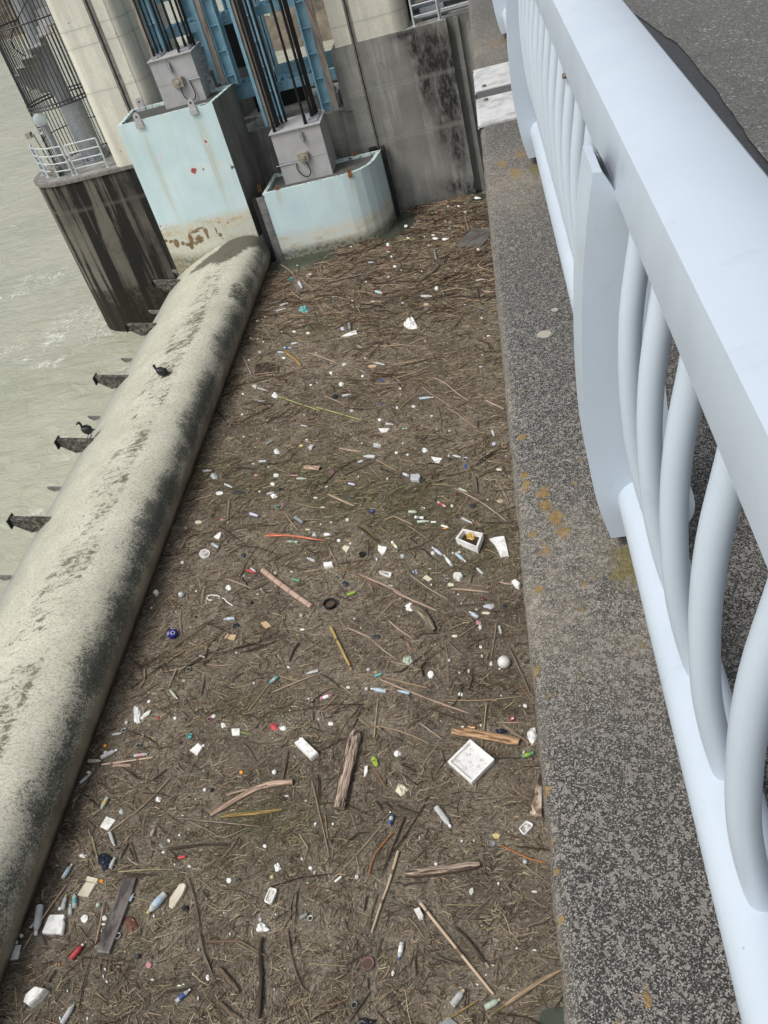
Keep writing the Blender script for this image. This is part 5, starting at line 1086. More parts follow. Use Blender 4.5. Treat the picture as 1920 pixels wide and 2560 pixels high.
slab('G', [(592, 288), (662, 298), (608, 390), (568, 386), (533, 378)], .03, cb, 'foam_board', 'yellowed torn foam board above the square foam slab', 'foam board'); land('G', 600, 330, 'the yellowed foam board')
slab('G', [(600, 248), (678, 264), (668, 296), (590, 278)], .05, cb, 'foam_board', 'short cream foam strip on top of the yellowed foam board', 'foam board')
slab('G', [(1240, 300), (1272, 294), (1285, 312), (1262, 370), (1208, 455), (1190, 468), (1165, 458), (1172, 400)], .04, cb, 'foam_board', 'mottled cream rounded foam board right of the wide grey plank', 'foam board'); land('G', 1225, 380, 'the mottled foam board')
slab('G', [(155, 1112), (170, 1065), (240, 1003), (312, 1022), (262, 1085), (195, 1137)], .13, M['foam'], 'foam_chunk', 'large cream foam chunk at the bottom left', 'foam chunk', bev=.5); land('G', 232, 1068, 'the large foam chunk')
slab('G', [(65, 828), (85, 728), (142, 724), (118, 820)], .02, M['foam'], 'blister_tray', 'white printed card against the weir gate at the lower left', 'card'); land('G', 103, 778, 'the white printed card')
slab('D', [(757, 1232), (826, 1230), (828, 1285), (765, 1288)], .015, M['foam'], 'paper_sheet', 'white paper sheet with a lime straw beside it', 'paper'); land('D', 793, 1258, 'the paper with lime straw')
stick('D', [(830, 1262), (930, 1287)], 7, 'r', label='lime green plastic straw right of the white paper sheet', name='plastic_straw', cat='straw').data.materials[0] = plastic('lime')
slab('F', [(138, 735), (182, 664), (245, 690), (190, 763)], .015, M['foam'], 'paper_sheet', 'square white sheet left, above the dark plastic bag', 'paper'); land('F', 190, 712, 'the square white sheet')
slab('F', [(757, 208), (815, 158), (845, 185), (808, 243)], .02, M['foam'], 'paper_sheet', 'folded white paper above the long curved root', 'paper'); land('F', 805, 200, 'the folded white paper')
crumpled('F', 172, 975, 92, 112, 'navy', 'shiny dark blue black plastic bag at the lower left', hz=.55); land('F', 172, 975, 'the dark plastic bag')
crumpled('K7', 388, 598, 50, 84, 'white', 'white plastic bag caught against the kerb'); land('K7', 388, 598, 'the white kerbside bag')
crumpled('A', 1008, 456, 78, 52, 'white', 'pale plastic bag dome in the upper debris', hz=.7); land('A', 1008, 456, 'the pale bag dome')
crumpled('A', 380, 366, 60, 34, 'teal', 'turquoise plastic bag in the upper left debris', hz=.5); land('A', 380, 366, 'the turquoise bag')
slab('A', [(595, 524), (640, 502), (688, 486), (694, 505), (650, 516)], .03, M['foam'], 'foam_wedge', 'white pointed foam wedge in the upper debris', 'foam wedge', 'foam wedges'); land('A', 645, 508, 'the upper foam wedge')
slab('A', [(820, 1068), (887, 1066), (872, 1088), (838, 1090)], .03, M['foam'], 'foam_wedge', 'white boat shaped foam piece with flat upper edge', 'foam wedge', 'foam wedges'); land('A', 853, 1078, 'the boat shaped foam')
slab('C', [(753, 135), (850, 150), (822, 185), (785, 178)], .03, M['foam'], 'foam_wedge', 'white triangular foam piece right of the clear grey bottle', 'foam wedge', 'foam wedges'); land('C', 800, 160, 'the triangular foam')
slab('H', [(410, 292), (432, 290), (430, 332), (407, 370)], .025, M['foam'], 'foam_wedge', 'narrow pointed foam piece between long log and lime slipper', 'foam wedge', 'foam wedges')
slab('J', [(297, 605), (345, 588), (382, 660), (375, 685), (338, 692)], .05, M['foam'], 'foam_block', 'torn white foam block beside the long pale bamboo', 'foam block'); land('J', 340, 640, 'the torn foam block')
slab('J', [(605, 1552), (690, 1624), (600, 1700), (515, 1624)], .03, plastic('grey'), 'plastic_board', 'grey white board cut by the bottom edge', 'board')
crumpled('I', 388, 805, 112, 95, 'white', 'crumpled white bag below the lower white tray'); land('I', 388, 805, 'the lower crumpled bag')
crumpled('H', 650, 440, 72, 74, 'cream', 'crumpled cream film below the lime slipper'); land('H', 650, 440, 'the cream film')
crumpled('I', 1345, 1680, 170, 90, 'black', 'dark bag cut by the bottom edge of the photo')
crumpled('G', 905, 580, 90, 130, 'brown', 'dark brown bag right of the wide grey plank', hz=.3)
cup('D', 1580, 212, 54, M['black'], 'plant_pot', label='black round plant pot filled with muddy water', cat='plant pot', inner='w_b'); land('D', 1580, 212, 'the black plant pot')
cup('I', 1365, 1140, 58, plastic('mauve', .6), 'plastic_ring', label='purple round plastic rim sunk in the silt', cat='plastic rim', inner='w_b', hh=.2); land('I', 1365, 1140, 'the purple rim')
cup('B', 1513, 955, 26, M['black'], 'pot_lid', label='small black round lid above the open foam box row', cat='lid', inner='black'); 
q = MB().tube([P('D', x, y, .03) for x, y in [(602, 166), (575, 168), (556, 152), (562, 132), (600, 124), (645, 130), (662, 140), (655, 154)]], .012, 6); tag(q.build('white_cord', plastic('white'), smooth=True), 'looped white cord left of the ringed bamboo', 'cord', 'white cords'); land('D', 610, 145, 'the looped cord')
q = MB().tube([P('D', x, y, .03) for x, y in [(680, 148), (700, 155), (722, 182), (770, 213)]], .012, 6); tag(q.build('white_cord', plastic('white'), smooth=True), 'short curved white cord right of the looped one', 'cord', 'white cords')
slab('C', [(585, 282), (648, 276), (668, 290), (652, 330), (582, 322)], .07, plastic('silver'), 'drink_carton', 'silver and red drink carton on its side', 'carton'); land('C', 625, 303, 'the drink carton')
slab('D', [(1000, 355), (1045, 338), (1088, 378), (1040, 405)], .012, plastic('card', .8), 'cardboard_piece', 'tan cardboard square below the ringed bamboo, right one', 'cardboard', 'cardboard pieces'); land('D', 1045, 370, 'the right cardboard')
slab('D', [(722, 447), (800, 455), (780, 500), (700, 478)], .012, plastic('card', .8), 'cardboard_piece', 'tan cardboard square right of the blue ball', 'cardboard', 'cardboard pieces'); land('D', 750, 472, 'the left cardboard')
slab('C', [(715, 1118), (765, 1150), (735, 1170), (685, 1140)], .012, plastic('cream', .8), 'cardboard_piece', 'cream card right of the narrow white tray', 'cardboard', 'cardboard pieces')
slab('C', [(325, 870), (390, 885), (375, 925), (345, 955), (330, 925), (312, 905)], .04, M['foam'], 'foam_block', 'broken white foam piece with a square notch', 'foam block'); land('C', 350, 905, 'the notched foam')
slab('C', [(945, 1092), (1000, 1095), (1018, 1118), (990, 1148), (935, 1122)], .08, M['foam'], 'foam_block', 'greyish foam cube left of the white kerbside cup', 'foam block'); land('C', 976, 1118, 'the greyish foam cube')
slab('C', [(1420, 1165), (1448, 1147), (1495, 1182), (1480, 1213), (1452, 1200)], .09, M['foam'], 'foam_cup', 'white foam cup lying against the kerb', 'cup'); land('C', 1458, 1180, 'the white kerbside cup')
slab('B', [(1345, 895), (1362, 870), (1410, 885), (1380, 932)], .02, plastic('cream', .8), 'card_scrap', 'cream card scrap right of the torn red plank', 'card'); 
slab('B', [(280, 800), (335, 760), (342, 775), (322, 822), (300, 815)], .015, M['foam'], 'torn_film', 'torn white triangular film above the round foam plate', 'film')
slab('D', [(0, 1145), (30, 1105), (88, 1075), (75, 1112), (20, 1150)], .03, M['foam'], 'foam_wedge', 'long narrow white foam leaf near the weir gate', 'foam wedge', 'foam wedges'); land('D', 42, 1115, 'the white foam leaf')
crumpled('D', -25, 1110, 60, 150, 'white', 'tangled white film beside the weir gate', name='tangled_film', cat='film', group=None)
crumpled('E', 565, 668, 88, 74, 'paleg', 'pale green torn film left of the cream foam lump', name='torn_film', cat='film', group=None); land('E', 565, 668, 'the pale green film')
scrap('E', 752, 787, 64, 72, 'foam', label='rounded cream foam lump right of the pale green film', thick=.5); land('E', 752, 787, 'the cream foam lump')
crumpled('C', 0, 0, 1, 1, 'white') if False else None
cup('A', 410, 168, 14, plastic('cream'), 'paper_cup', label='cream cup open upward below the rounded gate box'); land('A', 410, 168, 'the cream cup')
cup('A', 304, 190, 13, plastic('teal'), 'paper_cup', label='teal cup left of the cream cup')
cup('F', 408, 180, 17, plastic('grey'), 'paper_cup', label='grey cup right of the orange ball')
cup('H', 1230, 793, 18, M['galv'], 'drink_can', label='round grey can top below the yellow lid', cat='can', inner='grey'); land('H', 1230, 793, 'the round can top')
scrap('H', 1252, 738, 64, 46, 'yellow', label='yellow oval lid left of the kerbside food tray', name='round_lid_litter', cat='lid', group='cups and lids in the debris'); land('H', 1252, 738, 'the yellow lid')
cup('E', 1430, 1158, 20, plastic('red'), 'drink_can', label='red can standing on end near the kerb', cat='can', inner='white', hh=1.2); land('E', 1430, 1158, 'the red upright can')
cup('B', 1297, 1138, 16, plastic('grey'), 'paper_cup', label='small grey cup right of the green can')
scrap('A', 858, 6, 24, 22, 'red', label='red round lid below the rounded gate box', name='round_lid_litter', cat='lid', group='cups and lids in the debris'); land('A', 858, 6, 'the red lid')

# ---- bottles and cans
for t in [('A', 1398, 198, 1443, 190, 14), ('A', 238, 347, 284, 332, 18), ('A', 214, 380, 272, 362, 14), ('A', 278, 256, 326, 257, 14, 'brown', 'n'), ('A', 262, 596, 312, 597, 16, 'clear', 'b', 'blue'), ('A', 226, 621, 260, 625, 16, 'clear', 'w', 'skyblue'),
          ('A', 306, 573, 346, 566, 16), ('A', 806, 263, 850, 275, 20, 'clear', 'r', 'skyblue'), ('A', 697, 587, 730, 600, 16, 'clear', 'b', 'yellow'), ('A', 108, 912, 158, 912, 15, 'grey', 'k'), ('A', 608, 882, 658, 872, 18), ('A', 606, 857, 650, 850, 14, 'brown', 'w'),
          ('A', 1064, 897, 1146, 889, 18, 'clear', 'w', 'skyblue'), ('A', 795, 1166, 836, 1176, 22), ('A', 161, 1166, 190, 1148, 16, 'grey', 'n', None, 'can'), ('A', 363, 1055, 402, 1059, 12), ('A', 866, 1046, 908, 1050, 18), ('A', 1495, 1088, 1508, 1116, 18),
          ('A', 714, 728, 742, 742, 12, 'grey', 'w'), ('A', 803, 684, 866, 697, 13, 'clear', 'k'), ('A', 648, 452, 655, 490, 22, 'grey', 'n', None, 'straight'), ('A', 1076, 291, 1138, 291, 20), ('A', 546, 293, 575, 291, 11, 'grey'), ('A', 964, 1076, 996, 1074, 16, 'clear', 'g', 'green'),
          ('K4', 1118, 762, 1134, 744, 12, 'grey'), ('K4', 1124, 768, 1130, 802, 14, 'grey'), ('K4', 742, 826, 772, 823, 14, 'silver'), ('A', 350, 205, 372, 248, 20, 'clear', 'b', 'lilac'), ('A', 105, 832, 165, 850, 10),
          ('B', 658, 185, 720, 182, 26, 'silver', 'n', None, 'can'), ('B', 195, 267, 262, 260, 28), ('B', 373, 372, 436, 400, 24), ('B', 972, 326, 1050, 328, 24, 'paleg', 'w'), ('B', 1622, 148, 1530, 144, 40), ('B', 1478, 192, 1530, 177, 26, 'clear', 'b'),
          ('B', 585, 618, 660, 640, 30, 'lilac', 'k'), ('B', 958, 648, 1024, 694, 38, 'grey', 'n', None, 'can'), ('B', 272, 868, 324, 900, 30, 'silver', 'n', None, 'can'), ('B', 978, 855, 890, 845, 28, 'clear', 'y', 'green'), ('B', 1120, 1012, 1058, 984, 30), ('B', 556, 1084, 628, 1110, 24, 'red', 'r'),
          ('B', 590, 1070, 630, 1098, 22), ('B', 930, 1158, 998, 1176, 28, 'green', 'n', None, 'can'), ('B', 1388, 1292, 1456, 1268, 28, 'lime', 'n', None, 'can'), ('B', 1400, 365, 1460, 380, 22, 'lilac', 'r'), ('B', 720, 38, 772, 14, 26, 'grey', 'n', None, 'can'), ('B', 724, 456, 782, 438, 24), ('B', 920, 297, 986, 302, 14, 'pink', 'n', None, 'straight'),
          ('C', 940, 134, 1004, 150, 24), ('C', 526, 285, 582, 310, 28, 'clear', 'b', 'lilac'), ('C', 815, 520, 888, 566, 26, 'clear', 'r', 'red'), ('C', 572, 602, 648, 606, 32, 'paleg', 'n', None, 'straight'), ('C', 623, 646, 697, 654, 28, 'white', 'n', 'grey', 'can'), ('C', 643, 686, 738, 680, 30, 'paleg', 'w'),
          ('C', 757, 686, 800, 686, 18, 'white', 'n', None, 'can'), ('C', 1012, 654, 1108, 700, 24, 'clear', 'r'), ('C', 843, 714, 908, 732, 20, 'white', 'g'), ('C', 434, 852, 480, 908, 28, 'white', 'n', 'yellow', 'straight'), ('C', 850, 962, 768, 898, 32, 'clear', 'w', 'lilac'), ('C', 932, 1052, 864, 962, 32, 'clear', 'w', 'white'),
          ('C', 964, 948, 1046, 1018, 32, 'clear', 'w', 'skyblue'), ('C', 1188, 1118, 1128, 1062, 28, 'clear', 'n'), ('C', 608, 1098, 652, 1112, 22, 'clear', 'b', 'blue'), ('C', 990, 408, 1058, 436, 24, 'paleg', 'y'), ('C', 1330, 415, 1300, 440, 2),
          ('D', 790, 325, 700, 332, 32, 'clear', 'w', 'skyblue'), ('D', 256, 922, 314, 992, 26, 'paleg', 'w'), ('D', 1083, 858, 1142, 812, 34, 'teal', 'n', 'silver', 'can'), ('D', 1480, 758, 1386, 783, 30), ('D', 1500, 992, 1608, 956, 36, 'pink', 'k', 'white'), ('D', 498, 634, 546, 647, 20, 'clear', 'n', 'pink'),
          ('E', 1148, 318, 1076, 272, 38, 'clear', 'w', 'skyblue'), ('E', 385, 932, 260, 908, 40, 'clear', 'w', 'skyblue'), ('E', 580, 946, 484, 924, 28, 'skyblue', 'w'), ('E', 288, 802, 348, 785, 26, 'teal', 'n', None, 'can'), ('E', 1068, 1232, 1128, 1228, 26, 'red', 'n', 'yellow', 'can'), ('E', 1322, 388, 1342, 462, 24, 'clear', 'b', 'paleg'),
          ('F', 150, 268, 262, 212, 40), ('F', 62, 290, 158, 288, 30, 'beige', 'n', None, 'straight'), ('F', 378, 252, 478, 240, 28, 'clear', 'n', 'pink'), ('F', 195, 540, 145, 630, 32, 'clear', 'n', 'yellow'), ('F', 228, 106, 296, 95, 22, 'clear', 'r'), ('F', 5, 440, 72, 382, 26), ('F', 210, 782, 242, 874, 28), ('F', 248, 955, 206, 1028, 26), ('F', 734, 948, 684, 958, 24, 'red', 'n', None, 'can'), ('F', 496, 808, 520, 750, 30, 'beige', 'n'),
          ('G', 437, 270, 504, 172, 34, 'clear', 'w', 'skyblue'), ('G', 522, 472, 520, 374, 36, 'clear', 't', 'teal'), ('G', 438, 485, 462, 384, 34, 'clear', 'y'), ('G', 490, 520, 492, 452, 30), ('G', 285, 462, 255, 665, 62), ('G', 213, 612, 258, 558, 22), ('G', 118, 724, 102, 645, 32, 'clear', 'n', 'skyblue', 'can'), ('G', 0, 962, 40, 888, 30, 'white', 't'),
          ('G', 432, 1275, 525, 1128, 44, 'clear', 'g'), ('G', 1222, 1122, 1320, 1036, 36, 'clear', 'w', 'blue'), ('G', 768, 200, 804, 120, 28, 'clear', 'k'), ('G', 902, 428, 928, 372, 20, 'skyblue', 'o'),
          ('H', 592, 612, 572, 672, 30, 'blue', 'n', 'silver', 'can'), ('H', 872, 562, 965, 690, 44), ('H', 1418, 240, 1492, 213, 30, 'green', 'n', 'lime', 'can'), ('H', 1075, 48, 1120, 56, 20, 'yellow', 'n', 'red', 'can'),
          ('I', 745, 725, 808, 688, 42, 'grey', 'n', None, 'can'), ('I', 1062, 392, 1122, 342, 26, 'white', 'n', None, 'can'), ('J', 198, 912, 172, 1060, 50, 'clear', 'b', 'white'), ('J', 640, 1468, 745, 1330, 72, 'clear', 'y'), ('J', 930, 1488, 1062, 1412, 62, 'paleg', 'y')]:
    if t[5] > 4: bottle(*t)
bottle('G', 1150, 378, 1024, 518, 62, 'clear', 'y', 'skyblue', label='largest clear bottle with light blue label, right of the grey plank'); land('G', 1090, 450, 'the largest clear bottle')
bottle('G', 428, 660, 448, 556, 42, 'white', 'r', label='white squeeze bottle with red cap beside the square foam slab', kind='straight'); land('G', 436, 610, 'the red capped bottle')
bottle('G', 495, 828, 582, 726, 46, 'red', 'w', label='crimson bottle with white cap left of the wide grey plank'); land('G', 530, 780, 'the crimson bottle')

# ---- small foam scraps and flecks: zone, x, y, width[, height]
SC = {'A': [(148, 409, 16), (102, 432, 18), (322, 497, 26, 16), (247, 496, 14), (404, 505, 28, 14), (360, 459, 14), (501, 453, 12), (533, 458, 18, 12), (64, 535, 20), (104, 540, 12), (140, 556, 20, 14), (117, 617, 22, 14), (133, 530, 8), (668, 312, 22, 8), (789, 317, 34, 10), (671, 349, 12), (880, 170, 20, 14), (745, 200, 16, 8), (877, 22, 26, 10), (898, 52, 16, 18), (918, 110, 26, 12), (955, 130, 16, 12), (1077, 141, 14), (1275, 137, 12), (1353, 146, 8), (1335, 338, 22, 8), (1434, 414, 22, 7), (1339, 238, 18, 8), (1205, 272, 10), (1472, 521, 24, 10), (1097, 553, 14, 8), (739, 653, 16), (618, 690, 38, 22), (540, 742, 28, 20), (726, 760, 24, 12), (452, 622, 12), (260, 652, 28, 14), (55, 663, 16, 8), (598, 806, 30, 20), (457, 799, 14), (419, 812, 22, 16), (377, 806, 10), (88, 823, 36, 34), (17, 866, 22), (949, 833, 24, 16), (949, 868, 16, 8), (1029, 939, 30, 16), (932, 945, 18, 22), (1138, 995, 20, 12), (828, 1018, 24, 18), (1165, 1074, 12), (1241, 1084, 24, 8), (175, 937, 10), (300, 967, 10), (380, 988, 10), (447, 920, 8), (102, 1130, 12), (237, 1102, 10), (397, 1136, 24, 9), (723, 1155, 12), (218, 1205, 32, 26), (926, 1213, 22, 16), (1095, 1198, 34, 26), (966, 1157, 14), (994, 1225, 14), (1427, 704, 22, 8), (1437, 635, 14), (14, 986, 20, 10), (22, 1120, 14), (213, 1078, 10), (656, 1103, 8), (822, 869, 12), (206, 872, 32, 30), (1165, 240, 30, 28), (340, 103, 12)],
      'K4': [(957, 612, 26, 18), (1125, 685, 38, 16), (1180, 686, 50, 14), (1113, 663, 26, 8), (1062, 674, 14), (1086, 722, 18, 10), (1258, 496, 20, 10), (1297, 533, 24, 20), (1198, 496, 12), (1366, 449, 40, 10), (1183, 585, 10), (852, 718, 22, 22), (967, 680, 24, 8), (1390, 1015, 10), (640, 730, 10)],
      'B': [(800, 93, 48, 44), (1087, 65, 44, 38), (623, 60, 12), (612, 196, 32, 8), (795, 293, 48, 30), (768, 366, 44, 30), (780, 462, 52, 34), (328, 442, 72, 34), (660, 428, 26, 18), (1125, 480, 46, 16), (1217, 390, 30, 22), (1480, 302, 26, 20), (1183, 558, 44, 14), (1387, 662, 36, 30), (1253, 684, 36, 22), (1169, 697, 30, 22), (1218, 783, 62, 24), (1318, 833, 32, 26), (1415, 858, 28, 24), (888, 751, 12), (397, 683, 16), (48, 728, 18, 24), (790, 550, 12), (330, 495, 14), (403, 1222, 46, 42), (530, 1125, 16, 22), (646, 1280, 24, 16), (132, 1250, 22, 16), (927, 1094, 28, 20), (1632, 990, 22, 34), (1515, 768, 26, 18), (1508, 26, 14), (525, 182, 12), (1238, 180, 12), (1650, 890, 26, 50), (672, 1238, 16)],
      'C': [(467, 105, 32, 26), (563, 124, 28, 18), (705, 88, 54, 36), (900, 131, 28, 24), (1320, 248, 54, 36), (1377, 135, 14, 22), (395, 320, 22, 34), (1220, 494, 32, 20), (990, 930, 36, 18), (937, 937, 22, 24), (1107, 942, 10), (630, 1085, 24, 14), (745, 1070, 24, 12), (412, 1205, 14), (430, 1210, 20), (1350, 1165, 14), (980, 1280, 26, 10), (524, 25, 28, 18), (180, 25, 16, 12), (684, 560, 20, 10), (700, 566, 26, 12), (770, 940, 44, 32), (505, 1165, 10), (760, 1200, 18, 20)],
      'D': [(135, 108, 52, 56), (342, 122, 54, 50), (465, 92, 20), (550, 186, 16), (420, 390, 14), (975, 378, 14), (1230, 725, 36, 24), (945, 858, 30), (73, 1008, 36, 28), (290, 1145, 32, 34), (612, 1130, 46, 48), (692, 1202, 46, 42), (1185, 1228, 58, 34), (1582, 1190, 50, 34), (1483, 1158, 24), (1400, 985, 26, 18), (1245, 1083, 20, 12), (1345, 408, 40, 14), (800, 604, 20), (1255, 205, 12), (95, 232, 18, 22), (70, 933, 20, 12), (25, 1298, 22, 26), (550, 1090, 14), (300, 264, 14, 20), (1340, 1318, 44, 26), (1430, 998, 16)],
      'E': [(500, 158, 18), (175, 397, 22, 24), (127, 576, 12), (1168, 557, 32), (1178, 630, 26, 22), (1253, 693, 34, 48), (1325, 737, 20, 18), (1068, 757, 26, 50), (991, 768, 26), (1142, 735, 12), (1000, 950, 44, 38), (1338, 960, 18), (626, 995, 14), (1132, 245, 34, 14), (1060, 186, 12), (1105, 186, 12), (1165, 390, 40, 58), (1008, 195, 16), (65, 892, 44, 28), (1492, 1042, 24), (1020, 1220, 30, 26), (1228, 1245, 20, 14), (1168, 1205, 30, 20), (838, 1170, 12), (965, 248, 12), (120, 320, 34, 10), (788, 535, 18), (757, 40, 18, 26), (1445, 315, 14), (1538, 1045, 58, 48)],
      'F': [(178, 228, 44, 40), (62, 365, 40, 26), (436, 110, 16, 24), (486, 152, 12), (852, 178, 22, 26), (992, 35, 40, 34), (246, 461, 22, 12), (428, 430, 14), (852, 350, 14), (697, 508, 12), (800, 550, 16, 12), (710, 660, 22, 16), (752, 758, 16, 10), (688, 794, 14, 30), (617, 832, 30, 22), (577, 915, 36, 12), (760, 1012, 30, 26), (653, 998, 20, 14), (1278, 872, 28, 34), (1535, 962, 18, 24), (1592, 1025, 30, 22), (1622, 1055, 20, 28), (1628, 716, 22, 32), (18, 937, 32, 26), (1430, 525, 34, 8), (1562, 560, 28, 10), (1333, 125, 12), (1365, 885, 12), (1235, 408, 10), (541, 546, 36, 38), (320, 18, 28, 34)],
      'G': [(395, 177, 16, 10), (567, 107, 48, 26), (1170, 8, 30, 16), (1130, 86, 30, 14), (1210, 170, 22, 16), (1310, 183, 30, 28), (722, 540, 50, 46), (716, 582, 36, 14), (703, 628, 12, 26), (1065, 526, 24, 26), (585, 545, 60, 62), (468, 1045, 22, 26), (1055, 966, 36, 18), (1240, 1008, 40, 14), (1270, 998, 28, 14), (1370, 1095, 18, 42), (1437, 950, 34, 34), (605, 1235, 18, 26), (642, 1215, 12), (415, 1232, 18, 28), (1590, 650, 20, 30), (1550, 500, 16, 10), (727, 893, 22, 28), (715, 945, 16, 40), (740, 980, 18, 26), (765, 975, 12), (1213, 540, 10), (1335, 935, 12), (595, 705, 16, 12), (1160, 675, 10), (435, 708, 10)],
      'H': [(198, 25, 40, 28), (1155, 35, 24, 28), (1037, 45, 22, 18), (1427, 205, 24, 26), (97, 662, 22, 30), (210, 663, 20, 24), (575, 590, 14, 18), (850, 712, 10), (765, 752, 14, 18), (1033, 772, 22, 16), (13, 886, 18, 20), (67, 945, 32, 24), (93, 973, 18, 30), (867, 920, 30, 28), (1330, 715, 12), (1122, 488, 10), (185, 990, 12), (620, 212, 46, 42), (1110, 770, 20, 34)],
      'I': [(410, 55, 34, 44), (757, 177, 26, 32), (835, 262, 40, 24), (873, 303, 30, 36), (1005, 322, 20, 18), (1262, 340, 44, 58), (993, 458, 32, 24), (808, 395, 26, 20), (285, 488, 24, 14), (515, 685, 18, 34), (92, 867, 20, 34), (787, 595, 16, 12), (1183, 995, 16, 34), (503, 1380, 26, 36), (1593, 1230, 30, 78), (1550, 1657, 14), (680, 1650, 18), (35, 672, 18), (1380, 885, 14), (1250, 1075, 12), (530, 248, 56, 84), (85, 375, 58, 48)],
      'J': [(808, 452, 54, 84), (495, 215, 40), (1045, 388, 24, 42), (240, 240, 12, 44), (1363, 458, 60, 24), (1213, 825, 18, 20), (1207, 957, 30, 16), (1365, 973, 40, 12), (1508, 943, 18, 10), (997, 1107, 26), (935, 1190, 26, 22), (862, 1277, 30, 22), (713, 1300, 20, 18), (572, 1475, 20), (75, 1585, 14), (115, 1180, 28, 66), (95, 700, 12), (1233, 1347, 36, 14), (710, 738, 10), (1243, 665, 16, 8), (1100, 1310, 14), (1265, 600, 10), (1017, 928, 12)]}
for z, lst in SC.items():
    for t in lst:
        w_, h_ = t[2], (t[3] if len(t) > 3 else t[2] * .85); big = w_ / ZO[z][2]
        sz = 'tiny' if big < 5.2 else 'small' if big < 9.5 else 'mid sized' if big < 14 else 'larger'; shp = 'flat' if w_ > 2.2 * h_ else 'upright' if h_ > 1.7 * w_ else ''
        if big > 12 and rr.random() < .45: crumpled(z, t[0], t[1], w_, h_, 'white', desc=' '.join(('crumpled white film scrap',)), name='film_scrap', cat='film scrap', group='film scraps in the debris')
        else: scrap(z, t[0], t[1], w_, h_, desc=' '.join(f'{sz} {shp} white foam scrap'.split()))
